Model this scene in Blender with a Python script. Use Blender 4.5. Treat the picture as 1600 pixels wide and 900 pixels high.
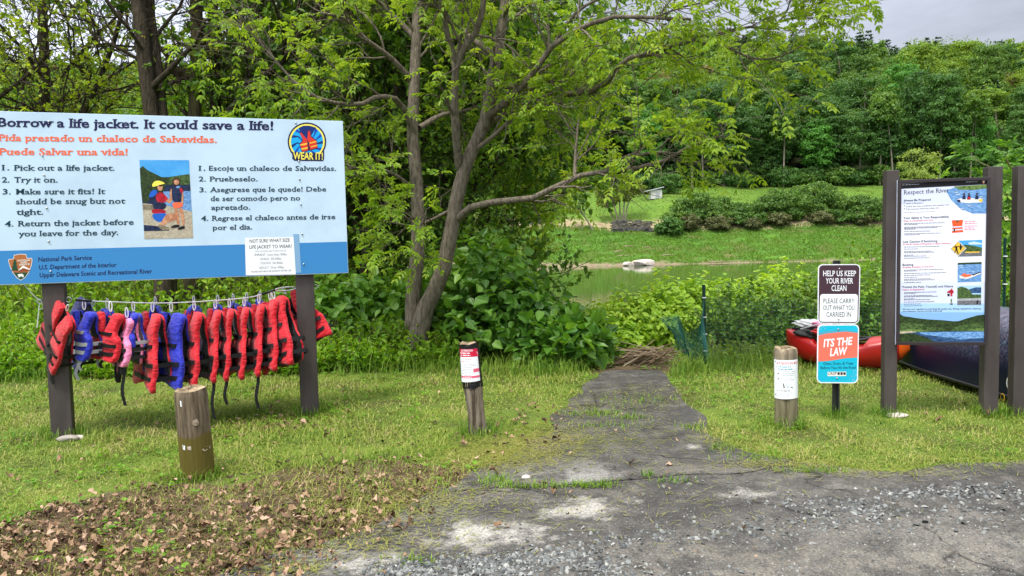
import bpy, bmesh, math, random
import numpy as np
from mathutils import Vector, Matrix

random.seed(11)
rng = np.random.default_rng(11)
S = bpy.context.scene
COL = S.collection
for _o in list(bpy.data.objects):
    bpy.data.objects.remove(_o)

# ------------------------------------------------------------------ camera
EYE = np.array([0.0, 0.0, 1.45])
F = 1155.0
PITCH, ROLL = math.radians(3.7), 0.0225
_u0 = np.array([0, math.sin(PITCH), math.cos(PITCH)])
_r0 = np.array([1.0, 0, 0])
CF = np.array([0, math.cos(PITCH), -math.sin(PITCH)])
CR = _r0 * math.cos(ROLL) - _u0 * math.sin(ROLL)
CU = _u0 * math.cos(ROLL) + _r0 * math.sin(ROLL)
cd = bpy.data.cameras.new("camera")
cd.sensor_width = 36.0
cd.lens = 36.0 * F / 1600.0
cd.clip_start, cd.clip_end = 0.05, 6000
cam = bpy.data.objects.new("camera", cd)
COL.objects.link(cam)
cam.matrix_world = Matrix(((CR[0], CU[0], -CF[0], EYE[0]), (CR[1], CU[1], -CF[1], EYE[1]),
                           (CR[2], CU[2], -CF[2], EYE[2]), (0, 0, 0, 1)))
S.camera = cam

# ------------------------------------------------------------------ world, sun, exposure
SUN_EL, SUN_AZ = math.radians(66), math.radians(-150)     # azimuth from +Y, clockwise seen from above
w = bpy.data.worlds.new("World")
S.world = w
w.use_nodes = True
nt = w.node_tree
nt.nodes.clear()
N = nt.nodes.new
out = N('ShaderNodeOutputWorld'); bg = N('ShaderNodeBackground')
sky = N('ShaderNodeTexSky'); sky.sky_type = 'NISHITA'; sky.sun_disc = False
sky.sun_elevation = SUN_EL; sky.sun_rotation = SUN_AZ
tc = N('ShaderNodeTexCoord'); sep = N('ShaderNodeSeparateXYZ')
nt.links.new(tc.outputs['Generated'], sep.inputs[0])
gr = N('ShaderNodeValToRGB')                                # overcast: dim near the horizon, bright overhead
cr = gr.color_ramp
cr.elements[0].position = 0.0; cr.elements[0].color = (7.2, 7.5, 8.4, 1)
cr.elements[1].position = 1.0; cr.elements[1].color = (21, 21, 21.5, 1)
e = cr.elements.new(0.16); e.color = (6.0, 6.4, 7.5, 1)
e = cr.elements.new(0.38); e.color = (5.0, 5.4, 6.4, 1)
e = cr.elements.new(0.62); e.color = (17, 17.2, 18, 1)
nt.links.new(sep.outputs['Z'], gr.inputs[0])
mp = N('ShaderNodeMapping'); mp.inputs['Scale'].default_value = (1.6, 1.6, 5.5)
nz = N('ShaderNodeTexNoise'); nz.inputs['Scale'].default_value = 1.7; nz.inputs['Detail'].default_value = 7
nz.inputs['Roughness'].default_value = 0.55
nt.links.new(tc.outputs['Generated'], mp.inputs[0]); nt.links.new(mp.outputs[0], nz.inputs['Vector'])
cl = N('ShaderNodeMapRange'); cl.inputs['From Min'].default_value = 0.33; cl.inputs['From Max'].default_value = 0.68
cl.inputs['To Min'].default_value = 0.82; cl.inputs['To Max'].default_value = 1.55
nt.links.new(nz.outputs['Fac'], cl.inputs['Value'])
# the cloud deck is thinner and brighter towards the west (-X)
thin = N('ShaderNodeMapRange'); thin.inputs['From Min'].default_value = 0.35; thin.inputs['From Max'].default_value = -0.45
thin.inputs['To Min'].default_value = 0.9; thin.inputs['To Max'].default_value = 1.5
nt.links.new(sep.outputs['X'], thin.inputs['Value'])
mm = N('ShaderNodeMath'); mm.operation = 'MULTIPLY'
nt.links.new(cl.outputs[0], mm.inputs[0]); nt.links.new(thin.outputs[0], mm.inputs[1])
vm = N('ShaderNodeVectorMath'); vm.operation = 'SCALE'
nt.links.new(gr.outputs['Color'], vm.inputs[0]); nt.links.new(mm.outputs[0], vm.inputs['Scale'])
mx = N('ShaderNodeMix'); mx.data_type = 'RGBA'; mx.inputs['Factor'].default_value = 0.93
nt.links.new(sky.outputs[0], mx.inputs['A']); nt.links.new(vm.outputs[0], mx.inputs['B'])
nt.links.new(mx.outputs['Result'], bg.inputs['Color'])
bg.inputs['Strength'].default_value = 0.085
nt.links.new(bg.outputs[0], out.inputs[0])

ld = bpy.data.lights.new("sun", 'SUN'); ld.energy = 3.0; ld.angle = math.radians(10); ld.color = (1.0, 0.95, 0.86)
sun = bpy.data.objects.new("sun", ld); COL.objects.link(sun)
sd = Vector((math.sin(SUN_AZ) * math.cos(SUN_EL), math.cos(SUN_AZ) * math.cos(SUN_EL), math.sin(SUN_EL)))
sun.rotation_euler = sd.to_track_quat('Z', 'Y').to_euler()
sun.location = (0, 0, 30)
S.view_settings.view_transform = 'Standard'
S.view_settings.look = 'None'
S.view_settings.gamma = 1.0
S.view_settings.use_curve_mapping = False
S.view_settings.exposure = 0.35
S.render.engine = 'CYCLES'
c = S.cycles
c.use_denoising = True
c.max_bounces = 7; c.diffuse_bounces = 3; c.glossy_bounces = 3; c.transmission_bounces = 4; c.transparent_max_bounces = 6
c.caustics_reflective = False; c.caustics_refractive = False

# ------------------------------------------------------------------ helpers
def rays(uv):
    uv = np.atleast_2d(np.asarray(uv, float))
    return CF + (uv[:, :1] - 800) / F * CR - (uv[:, 1:2] - 450) / F * CU

def at(u, v, Y):
    d = rays([(u, v)])[0]
    return EYE + d * (Y / d[1])

def ats(pts):                       # [(u, v, Y), ...] -> points
    return np.array([at(*p) for p in pts])

def gnd(u, v, z=0.0):
    d = rays([(u, v)])[0]
    return EYE + d * ((z - EYE[2]) / d[2])

def hexc(h):
    h = h.lstrip('#')
    r = [int(h[i:i + 2], 16) / 255 for i in (0, 2, 4)]
    return tuple(x / 12.92 if x <= 0.04045 else ((x + 0.055) / 1.055) ** 2.4 for x in r)

def vnoise(x, y, seed=0, n=7, f=1.0):
    r = np.random.default_rng(seed)
    s = 0
    for i in range(n):
        a = r.uniform(0, 6.283); k = f * r.uniform(0.6, 1.8)
        s = s + np.sin((x * math.cos(a) + y * math.sin(a)) * k + r.uniform(0, 6.283))
    return s / math.sqrt(n)

def unit(v):
    return v / np.maximum(np.linalg.norm(v, axis=-1, keepdims=True), 1e-9)

RL = {}                              # world base of a thing and of its parts

def np_mesh(name, V, faces, mats, parent=None, midx=None, smooth=False, world=True):
    """faces: list of int arrays (m, k). One mesh object."""
    V = np.asarray(V, np.float32).reshape(-1, 3)
    off = RL.get(parent.name) if (parent is not None and world) else None
    if off is not None:
        V = V - off.astype(np.float32)
    me = bpy.data.meshes.new(name)
    fl = [np.asarray(f, np.int32) for f in faces if len(f)]
    me.vertices.add(len(V)); me.vertices.foreach_set('co', V.ravel())
    loops = np.concatenate([f.ravel() for f in fl])
    tot = np.concatenate([np.full(len(f), f.shape[1], np.int32) for f in fl])
    start = np.concatenate([[0], np.cumsum(tot)[:-1]]).astype(np.int32)
    me.loops.add(len(loops)); me.loops.foreach_set('vertex_index', loops)
    me.polygons.add(len(tot)); me.polygons.foreach_set('loop_start', start)
    if not isinstance(mats, (list, tuple)):
        mats = [mats]
    for m in mats:
        me.materials.append(m)
    if midx is not None:
        me.polygons.foreach_set('material_index', np.asarray(midx, np.int32))
    me.polygons.foreach_set('use_smooth', np.full(len(tot), smooth, bool))
    me.update(calc_edges=True)
    return link(name, me, parent)

def link(name, me, parent=None):
    o = bpy.data.objects.new(name, me)
    COL.objects.link(o)
    if parent is not None:
        o.parent = parent
        if parent.name in RL:
            RL[o.name] = RL[parent.name]
    return o

def bm_obj(name, bm, mats, parent=None, smooth=False, world=True):
    me = bpy.data.meshes.new(name)
    bm.to_mesh(me); bm.free()
    if parent is not None and world and parent.name in RL:
        me.transform(Matrix.Translation(-Vector(RL[parent.name])))
    for m in (mats if isinstance(mats, (list, tuple)) else [mats]):
        me.materials.append(m)
    for p in me.polygons:
        p.use_smooth = smooth
    return link(name, me, parent)

def tag(o, label=None, cat=None, group=None, kind=None):
    if label: o['label'] = label
    if cat: o['category'] = cat
    if group: o['group'] = group
    if kind: o['kind'] = kind
    return o

def thing(name, base, label, cat, group=None):
    o = bpy.data.objects.new(name, None)
    COL.objects.link(o)
    o.empty_display_size = 0.1
    o.location = tuple(float(x) for x in base)
    RL[o.name] = np.asarray(base, float)
    return tag(o, label, cat, group)

def copy_thing(src, name=None):
    r = src.copy(); COL.objects.link(r)
    for ch in list(src.children):
        k = ch.copy(); COL.objects.link(k); k.parent = r
        for g in list(ch.children):
            q = g.copy(); COL.objects.link(q); q.parent = k
    return r

class MB:                            # collects arrays into one mesh
    def __init__(s): s.V = []; s.F = []; s.n = 0; s.M = []
    def add(s, V, F, m=0):
        V = np.asarray(V, float).reshape(-1, 3)
        for f in (F if isinstance(F, list) else [F]):
            f = np.asarray(f, int)
            if len(f):
                s.F.append(f + s.n); s.M.append(np.full(len(f), m))
        s.V.append(V); s.n += len(V)
    def build(s, name, mats, parent=None, smooth=False, world=True):
        return np_mesh(name, np.concatenate(s.V), s.F, mats, parent, np.concatenate(s.M), smooth, world)

BOXF = np.array([(0, 3, 2, 1), (4, 5, 6, 7), (0, 1, 5, 4), (1, 2, 6, 5), (2, 3, 7, 6), (3, 0, 4, 7)])
def box_pts(c, ex, ey, ez, hx, hy, hz):
    c, ex, ey, ez = (np.asarray(a, float) for a in (c, ex, ey, ez))
    q = [(-1, -1, -1), (1, -1, -1), (1, 1, -1), (-1, 1, -1), (-1, -1, 1), (1, -1, 1), (1, 1, 1), (-1, 1, 1)]
    return np.array([c + ex * hx * a + ey * hy * b + ez * hz * d for a, b, d in q])

def bevel_box(name, c, ex, ey, hx, hy, hz, mat, parent=None, bev=0.006, world=True, ez=(0, 0, 1)):
    bm = bmesh.new()
    vs = [bm.verts.new(p) for p in box_pts(c, ex, ey, ez, hx, hy, hz)]
    for f in BOXF: bm.faces.new([vs[i] for i in f])
    bmesh.ops.recalc_face_normals(bm, faces=bm.faces[:])
    bmesh.ops.bevel(bm, geom=bm.edges[:], offset=bev, segments=2, affect='EDGES', profile=0.6)
    return bm_obj(name, bm, mat, parent, False, world)

def tubes(P, R, sides=5, cap=False):
    """P (n,k,3) polylines, R (n,k) radii -> V, F"""
    P = np.asarray(P, float); R = np.asarray(R, float)
    if P.ndim == 2: P = P[None]; R = R[None]
    n, k, _ = P.shape
    T = unit(np.gradient(P, axis=1))
    mean = unit(T.mean(axis=1))
    ref = np.where(np.abs(mean[:, 2:3]) < 0.8, np.array([[0, 0, 1.0]]), np.array([[1.0, 0.2, 0]]))[:, None, :]
    B = unit(np.cross(T, np.broadcast_to(ref, T.shape)))
    Nn = np.cross(B, T)
    a = np.arange(sides) * 2 * math.pi / sides
    V = P[:, :, None, :] + R[:, :, None, None] * (np.cos(a)[None, None, :, None] * B[:, :, None, :] + np.sin(a)[None, None, :, None] * Nn[:, :, None, :])
    idx = np.arange(n * k * sides).reshape(n, k, sides)
    nx = np.roll(idx, -1, axis=2)
    Fq = np.stack([idx[:, :-1], nx[:, :-1], nx[:, 1:], idx[:, 1:]], axis=-1).reshape(-1, 4)
    F = [Fq]
    if cap:
        F.append(idx[:, 0, ::-1].reshape(n, sides)); F.append(idx[:, -1, :].reshape(n, sides))
    return V.reshape(-1, 3), F

def resample(P, k):
    P = np.asarray(P, float)
    # smooth (Catmull-Rom) resampling
    Q = np.vstack([2 * P[0] - P[1], P, 2 * P[-1] - P[-2]])
    out = []
    for i in range(1, len(Q) - 2):
        t = np.linspace(0, 1, 12, endpoint=(i == len(Q) - 3))[:, None]
        p0, p1, p2, p3 = Q[i - 1], Q[i], Q[i + 1], Q[i + 2]
        out.append(0.5 * (2 * p1 + (p2 - p0) * t + (2 * p0 - 5 * p1 + 4 * p2 - p3) * t ** 2 + (3 * p1 - p0 - 3 * p2 + p3) * t ** 3))
    C = np.vstack(out)
    s = np.concatenate([[0], np.cumsum(np.linalg.norm(np.diff(C, axis=0), axis=1))])
    q = np.linspace(0, s[-1], k)
    return np.stack([np.interp(q, s, C[:, j]) for j in range(C.shape[1])], axis=1)

def spawn(P, R, m, t0, t1, ang, L, k, up=0.15, curve=0.2, wob=0.05, rf=0.6, seed=0, taper=0.35):
    """children on polylines P: returns (n*m, k, 3), radii"""
    r = np.random.default_rng(seed)
    n, kp, _ = P.shape
    t = r.uniform(t0, t1, (n, m)); 
    f = t * (kp - 1); i = np.clip(f.astype(int), 0, kp - 2); fr = (f - i)[..., None]
    ii = np.arange(n)[:, None]
    p0 = P[ii, i] * (1 - fr) + P[ii, i + 1] * fr
    rad = R[ii, i] * (1 - fr[..., 0]) + R[ii, i + 1] * fr[..., 0]
    T = unit(P[ii, i + 1] - P[ii, i])
    rnd = r.normal(size=T.shape); perp = unit(rnd - (rnd * T).sum(-1, keepdims=True) * T)
    a = np.radians(r.uniform(ang[0], ang[1], (n, m, 1)))
    d = unit(T * np.cos(a) + perp * np.sin(a) + np.array([0, 0, up]))
    ln = r.uniform(L[0], L[1], (n, m, 1)) * (1.15 - 0.55 * t[..., None])
    s = np.linspace(0, 1, k)[None, None, :, None]
    bend = r.normal(size=d.shape) * curve; bend[..., 2] += up * 0.5
    ph = r.normal(size=(n, m, k, 3)) * wob * np.linspace(0, 1, k)[None, None, :, None]
    pts = p0[:, :, None, :] + ln[..., None, :] * (d[:, :, None, :] * s + bend[:, :, None, :] * s ** 2 + ph)
    rr = (rad * rf)[..., None] * (1 - (1 - taper) * np.linspace(0, 1, k))
    return pts.reshape(-1, k, 3), rr.reshape(-1, k)

OVAL = (np.array([(0, 0, 0), (.3, .5, .07), (.68, .36, .03), (1, 0, -.1), (.68, -.36, .03), (.3, -.5, .07)]), np.array([(0, 1, 2, 3), (0, 3, 4, 5)]))
HEART = (np.array([(0, 0, 0), (.02, .34, .05), (.32, .5, .08), (.7, .3, .02), (1, 0, -.16), (.7, -.3, .02), (.32, -.5, .08), (.02, -.34, .05)]),
         np.array([(0, 1, 2, 3, 4), (0, 4, 5, 6, 7)]))
DIAM = (np.array([(0, 0, 0), (.45, .5, .07), (1, 0, -.05), (.45, -.5, .07)]), np.array([(0, 1, 2, 3)]))
LANCE = (np.array([(0, 0, 0), (.35, .5, .05), (1, 0, -.12), (.35, -.5, .05)]), np.array([(0, 1, 2, 3)]))

def leaves(P, D, Nr, L, W, shape):
    T, Fc = shape
    D = unit(D); B = unit(np.cross(Nr, D)); Nr = np.cross(D, B)
    L = np.asarray(L)[:, None, None]; W = np.asarray(W)[:, None, None]
    V = P[:, None, :] + T[None, :, 0:1] * L * D[:, None, :] + T[None, :, 1:2] * W * B[:, None, :] + T[None, :, 2:3] * L * Nr[:, None, :]
    n, k = V.shape[:2]
    Fo = (Fc[None] + (np.arange(n) * k)[:, None, None]).reshape(-1, Fc.shape[1])
    return V.reshape(-1, 3), Fo

def along(P, m, t0, t1, r):
    n, k, _ = P.shape
    t = r.uniform(t0, t1, (n, m)); f = t * (k - 1); i = np.clip(f.astype(int), 0, k - 2); fr = (f - i)[..., None]
    ii = np.arange(n)[:, None]
    p = P[ii, i] * (1 - fr) + P[ii, i + 1] * fr
    T = unit(P[ii, i + 1] - P[ii, i])
    return p.reshape(-1, 3), T.reshape(-1, 3)

def simple_leaves(P, m, size, shape, seed, t0=0.15, flat=0.55, aspect=0.6, droop=0.25):
    r = np.random.default_rng(seed)
    p, T = along(P, m, t0, 1.0, r)
    D = unit(T * 0.6 + r.normal(size=T.shape) * 0.7 + np.array([0, 0, -droop]))
    Nr = np.array([0, 0, 1.0]) + r.normal(size=T.shape) * flat
    L = r.uniform(size[0], size[1], len(p))
    return leaves(p, D, Nr, L, L * aspect * r.uniform(.85, 1.15, len(p)), shape)

def pinnate(P, m, seed, rach=(0.12, 0.2), leaf=(0.055, 0.085), pairs=4, t0=0.2):
    r = np.random.default_rng(seed)
    p, T = along(P, m, t0, 1.0, r)
    n = len(p)
    D = unit(T * 0.7 + r.normal(size=T.shape) * 0.55 + np.array([0, 0, 0.1]))
    U = np.array([0, 0, 1.0]) + r.normal(size=T.shape) * 0.35
    B = unit(np.cross(U, D)); U = np.cross(D, B)
    ra = r.uniform(rach[0], rach[1], n)
    PP, DD, NN, LL = [], [], [], []
    for j in range(pairs):
        t = 0.25 + 0.7 * j / (pairs - 1)
        base = p + D * (ra * t)[:, None] - np.array([0, 0, 1.0]) * (ra * t * t * 0.35)[:, None]
        for sgn in (-1, 1):
            PP.append(base); DD.append(D * 0.5 + sgn * B * 0.8 - np.array([0, 0, 0.45]) + r.normal(size=D.shape) * 0.12)
            NN.append(U + r.normal(size=D.shape) * 0.22); LL.append(r.uniform(leaf[0], leaf[1], n) * (1.0 if j else 0.8))
    PP.append(p + D * ra[:, None] - np.array([0, 0, 1.0]) * (ra * 0.35)[:, None]); DD.append(D - np.array([0, 0, 0.5])); NN.append(U); LL.append(r.uniform(leaf[0], leaf[1], n))
    PP, DD, NN, LL = map(np.concatenate, (PP, DD, NN, LL))
    return leaves(PP, DD, NN, LL, LL * 0.42, OVAL)

# ------------------------------------------------------------------ materials
def new_mat(name):
    m = bpy.data.materials.new(name); m.use_nodes = True
    t = m.node_tree; b = t.nodes['Principled BSDF']
    return m, t, b

def mat(name, col, rough=0.6, spec=0.4, metal=0.0, col2=None, scale=8.0, bump=0.0, bscale=40.0, stretch=(1, 1, 1), detail=5, lo=.35, hi=.65, bdist=0.01):
    m, t, b = new_mat(name)
    b.inputs['Base Color'].default_value = (*col, 1); b.inputs['Roughness'].default_value = rough
    b.inputs['Specular IOR Level'].default_value = spec; b.inputs['Metallic'].default_value = metal
    if col2 is not None or bump:
        tcn = t.nodes.new('ShaderNodeTexCoord'); mp = t.nodes.new('ShaderNodeMapping'); mp.inputs['Scale'].default_value = stretch
        t.links.new(tcn.outputs['Object'], mp.inputs[0])
    if col2 is not None:
        nz = t.nodes.new('ShaderNodeTexNoise'); nz.inputs['Scale'].default_value = scale; nz.inputs['Detail'].default_value = detail
        nz.inputs['Roughness'].default_value = 0.62
        t.links.new(mp.outputs[0], nz.inputs['Vector'])
        rp = t.nodes.new('ShaderNodeValToRGB'); rp.color_ramp.elements[0].position = lo; rp.color_ramp.elements[1].position = hi
        rp.color_ramp.elements[0].color = (*col, 1); rp.color_ramp.elements[1].color = (*col2, 1)
        t.links.new(nz.outputs['Fac'], rp.inputs[0]); t.links.new(rp.outputs[0], b.inputs['Base Color'])
    if bump:
        n2 = t.nodes.new('ShaderNodeTexNoise'); n2.inputs['Scale'].default_value = bscale; n2.inputs['Detail'].default_value = 4
        t.links.new(mp.outputs[0], n2.inputs['Vector'])
        bp = t.nodes.new('ShaderNodeBump'); bp.inputs['Strength'].default_value = bump; bp.inputs['Distance'].default_value = bdist
        t.links.new(n2.outputs['Fac'], bp.inputs['Height']); t.links.new(bp.outputs[0], b.inputs['Normal'])
    return m

def leaf_mat(name, c1, c2, c3=None, trans=0.42, rough=0.5, gloss=0.35, nscale=1.5, island=True):
    """green leaf: colour differs leaf by leaf and in soft clumps; part of the light passes through"""
    m, t, b = new_mat(name)
    geo = t.nodes.new('ShaderNodeNewGeometry'); tcn = t.nodes.new('ShaderNodeTexCoord'); oi = t.nodes.new('ShaderNodeObjectInfo')
    nz = t.nodes.new('ShaderNodeTexNoise'); nz.inputs['Scale'].default_value = nscale; nz.inputs['Detail'].default_value = 2
    t.links.new(tcn.outputs['Object'], nz.inputs['Vector'])
    a = t.nodes.new('ShaderNodeMath'); a.operation = 'MULTIPLY_ADD'; a.inputs[1].default_value = 0.55; 
    t.links.new(geo.outputs['Random Per Island'], a.inputs[0]); t.links.new(nz.outputs['Fac'], a.inputs[2])
    a2 = t.nodes.new('ShaderNodeMath'); a2.operation = 'MULTIPLY_ADD'; a2.inputs[1].default_value = 0.35
    t.links.new(oi.outputs['Random'], a2.inputs[0]); t.links.new(a.outputs[0], a2.inputs[2])
    rp = t.nodes.new('ShaderNodeValToRGB'); e = rp.color_ramp.elements
    e[0].position = 0.45; e[0].color = (*c1, 1); e[1].position = 1.25 if c3 is None else 1.0; e[1].color = (*(c2 if c3 is None else c3), 1)
    if c3 is not None:
        q = rp.color_ramp.elements.new(0.75); q.color = (*c2, 1)
    mrn = t.nodes.new('ShaderNodeMath'); mrn.operation = 'MULTIPLY'; mrn.inputs[1].default_value = 0.78
    t.links.new(a2.outputs[0], mrn.inputs[0]); t.links.new(mrn.outputs[0], rp.inputs[0])
    t.links.new(rp.outputs[0], b.inputs['Base Color']); b.inputs['Roughness'].default_value = rough; b.inputs['Specular IOR Level'].default_value = gloss
    tr = t.nodes.new('ShaderNodeBsdfTranslucent')
    br = t.nodes.new('ShaderNodeMix'); br.data_type = 'RGBA'; br.blend_type = 'MULTIPLY'; br.inputs['Factor'].default_value = 1
    t.links.new(rp.outputs[0], br.inputs['A']); br.inputs['B'].default_value = (1.5, 1.35, 0.55, 1)
    t.links.new(br.outputs['Result'], tr.inputs['Color'])
    ms = t.nodes.new('ShaderNodeMixShader'); ms.inputs[0].default_value = trans
    t.links.new(b.outputs[0], ms.inputs[1]); t.links.new(tr.outputs[0], ms.inputs[2])
    t.links.new(ms.outputs[0], t.nodes['Material Output'].inputs[0])
    return m

M = {}
M['ash_leaf'] = leaf_mat('ash_leaf', (.14, .275, .02), (.245, .39, .03), (.34, .46, .05), trans=.48)
M['mid_leaf'] = leaf_mat('mid_leaf', (.065, .155, .02), (.12, .25, .026), (.20, .34, .035))
M['dark_leaf'] = leaf_mat('dark_leaf', (.04, .10, .018), (.075, .17, .024), (.12, .23, .03))
M['maple_leaf'] = leaf_mat('maple_leaf', (.18, .31, .02), (.30, .42, .028), (.40, .48, .045))
M['pale_leaf'] = leaf_mat('pale_leaf', (.20, .26, .03), (.30, .33, .04), (.38, .38, .06))
M['knot_leaf'] = leaf_mat('knot_leaf', (.06, .17, .022), (.12, .28, .03), (.20, .38, .05), gloss=0.5, rough=0.42)
M['bright_leaf'] = leaf_mat('bright_leaf', (.16, .33, .022), (.26, .44, .03), (.36, .51, .055))
M['herb_leaf'] = leaf_mat('herb_leaf', (.10, .24, .018), (.17, .35, .022), (.26, .43, .035))
M['brush_leaf'] = leaf_mat('brush_leaf', (.065, .15, .02), (.12, .23, .03), (.21, .31, .05))
FAR = {}
FAR['mid'] = leaf_mat('far_mid', (.058, .135, .022), (.10, .20, .027), (.14, .26, .036), trans=.35, nscale=.25)
FAR['dark'] = leaf_mat('far_dark', (.042, .115, .024), (.065, .16, .028), (.09, .20, .034), trans=.35, nscale=.25)
FAR['bright'] = leaf_mat('far_bright', (.095, .195, .018), (.16, .275, .024), (.22, .33, .033), trans=.35, nscale=.25)
FAR['rust'] = leaf_mat('far_rust', (.13, .135, .04), (.18, .155, .045), (.21, .18, .06), trans=.35, nscale=.25)
FAR['conifer'] = leaf_mat('far_conifer', (.03, .07, .03), (.045, .10, .038), (.06, .12, .045), trans=.15, nscale=.25)
FAR['emerald'] = leaf_mat('far_emerald', (.045, .16, .022), (.07, .22, .026), (.10, .28, .035), trans=.35, nscale=.25)
M['bark'] = mat('bark', (.095, .078, .058), .9, .2, col2=(.235, .20, .155), scale=11, bump=1.0, bscale=26, stretch=(3, 3, .7), bdist=.02)
M['bark_dark'] = mat('bark_dark', (.035, .028, .02), .95, .15, col2=(.10, .08, .058), scale=10, bump=.8, bscale=22, stretch=(4, 4, .8), bdist=.03)
M['bark_moss'] = mat('bark_moss', (.075, .06, .04), .95, .15, col2=(.14, .13, .06), scale=7, bump=.9, bscale=22, stretch=(4, 4, .8), bdist=.03)
M['twig'] = mat('twig', (.10, .075, .05), .9, .2, col2=(.17, .14, .10), scale=30)
M['twig_dark'] = mat('twig_dark', (.05, .04, .03), .9, .2)
M['far_bark'] = mat('far_bark', (.16, .13, .10), .95, .1, col2=(.28, .25, .21), scale=.6)
M['stem'] = mat('stem', (.09, .13, .035), .7, .3, col2=(.16, .10, .05), scale=6)
# ------------------------------------------------------------------ terrain
TY = [-60, 8.3, 8.9, 10, 14, 20, 26, 60, 122, 128, 130, 136, 146, 150, 156, 165, 192, 250, 330, 450, 520, 700, 1600]
TZ = [0, 0, -.09, -.42, -1.5, -2.9, -4.2, -5.2, -5.2, -4.1, -3.5, -1.7, 2.2, 4.2, 7.8, 9.6, 14.5, 33, 58, 95, 102, 90, 40]
def height(x, y):
    x = np.asarray(x, float); y = np.asarray(y, float)
    ys = y + np.clip((y - 100) / 30, 0, 1) * 2.2 * vnoise(x, y * 0, 5, 6, .05)
    z = np.interp(ys, TY, TZ)
    a = np.clip((y - 9) / 10, 0, 1)
    z = z + a * 0.10 * vnoise(x, y, 3, 8, .9)
    b = np.clip((y - 132) / 30, 0, 1)
    z = z + b * .45 * vnoise(x, y, 4, 8, .16)
    c2 = np.clip((y - 200) / 150, 0, 1)
    return z + c2 * 7 * vnoise(x, y, 8, 6, .02)

xs = np.concatenate([-np.geomspace(8, 1500, 110)[::-1], np.linspace(-7.5, 7.5, 61), np.geomspace(8, 1500, 110)])
ys = np.concatenate([[-60, -30, -12], np.linspace(-6, 30, 120), np.linspace(31, 122, 40), np.linspace(122.6, 170, 95), np.linspace(172, 600, 80), np.geomspace(620, 3000, 16)])
GX, GY = np.meshgrid(xs, ys)
GZ = height(GX, GY)
nyy, nxx = GX.shape
idx = np.arange(nyy * nxx).reshape(nyy, nxx)
Fg = np.stack([idx[:-1, :-1], idx[:-1, 1:], idx[1:, 1:], idx[1:, :-1]], -1).reshape(-1, 4)

m, t, b = new_mat('ground_soil_and_turf')
tcn = t.nodes.new('ShaderNodeTexCoord'); sp = t.nodes.new('ShaderNodeSeparateXYZ'); t.links.new(tcn.outputs['Object'], sp.inputs[0])
nz = t.nodes.new('ShaderNodeTexNoise'); nz.inputs['Scale'].default_value = 2.2; nz.inputs['Detail'].default_value = 8; t.links.new(tcn.outputs['Object'], nz.inputs['Vector'])
nz2 = t.nodes.new('ShaderNodeTexNoise'); nz2.inputs['Scale'].default_value = .22; nz2.inputs['Detail'].default_value = 7; nz2.inputs['Roughness'].default_value = .68; t.links.new(tcn.outputs['Object'], nz2.inputs['Vector'])
nz3 = t.nodes.new('ShaderNodeTexNoise'); nz3.inputs['Scale'].default_value = 1.1; nz3.inputs['Detail'].default_value = 6; t.links.new(tcn.outputs['Object'], nz3.inputs['Vector'])
def ramp(src, stops):
    r = t.nodes.new('ShaderNodeValToRGB'); el = r.color_ramp.elements
    el[0].position, el[0].color = stops[0][0], (*stops[0][1], 1); el[1].position, el[1].color = stops[-1][0], (*stops[-1][1], 1)
    for p, cc in stops[1:-1]:
        q = el.new(p); q.color = (*cc, 1)
    t.links.new(src, r.inputs[0]); return r.outputs[0]
turf = ramp(nz.outputs['Fac'], [(.3, (.06, .06, .022)), (.5, (.085, .13, .022)), (.7, (.13, .18, .03))])
bank = ramp(nz2.outputs['Fac'], [(.32, (.15, .125, .06)), (.42, (.09, .12, .03)), (.52, (.06, .145, .02)), (.68, (.095, .19, .025))])
lawn = ramp(nz2.outputs['Fac'], [(.3, (.08, .15, .024)), (.5, (.10, .185, .026)), (.7, (.135, .215, .035))])
wood = ramp(nz2.outputs['Fac'], [(.3, (.02, .03, .012)), (.7, (.04, .05, .02))])
shore = ramp(nz3.outputs['Fac'], [(.3, (.16, .115, .07)), (.5, (.22, .18, .12)), (.65, (.09, .13, .03))])
def stepmix(a, bb, y0, y1, wob):
    ad = t.nodes.new('ShaderNodeMath'); ad.operation = 'MULTIPLY_ADD'; ad.inputs[1].default_value = wob; t.links.new(nz2.outputs['Fac'], ad.inputs[0]); t.links.new(sp.outputs['Y'], ad.inputs[2])
    mr = t.nodes.new('ShaderNodeMapRange'); mr.inputs['From Min'].default_value = y0 + wob * .5; mr.inputs['From Max'].default_value = y1 + wob * .5; t.links.new(ad.outputs[0], mr.inputs['Value'])
    mxn = t.nodes.new('ShaderNodeMix'); mxn.data_type = 'RGBA'; t.links.new(mr.outputs[0], mxn.inputs['Factor']); t.links.new(a, mxn.inputs['A']); t.links.new(bb, mxn.inputs['B'])
    return mxn.outputs['Result']
colr = stepmix(turf, shore, 60, 100, 1)
colr = stepmix(colr, bank, 131.6, 134, 3)
scar = ramp(nz3.outputs['Fac'], [(.3, (.17, .13, .07)), (.5, (.34, .27, .17)), (.66, (.10, .14, .03))])
colr = stepmix(colr, scar, 148.2, 149.4, 6)
colr = stepmix(colr, lawn, 151.5, 153.5, 4)
colr = stepmix(colr, wood, 186, 191, 7)
t.links.new(colr, b.inputs['Base Color']); b.inputs['Roughness'].default_value = .95; b.inputs['Specular IOR Level'].default_value = .1
bp = t.nodes.new('ShaderNodeBump'); bp.inputs['Strength'].default_value = .8; bp.inputs['Distance'].default_value = .05; t.links.new(nz.outputs['Fac'], bp.inputs['Height']); t.links.new(bp.outputs[0], b.inputs['Normal'])
tag(np_mesh('ground', np.stack([GX, GY, GZ], -1), [Fg], m, smooth=True), kind='structure')

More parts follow.
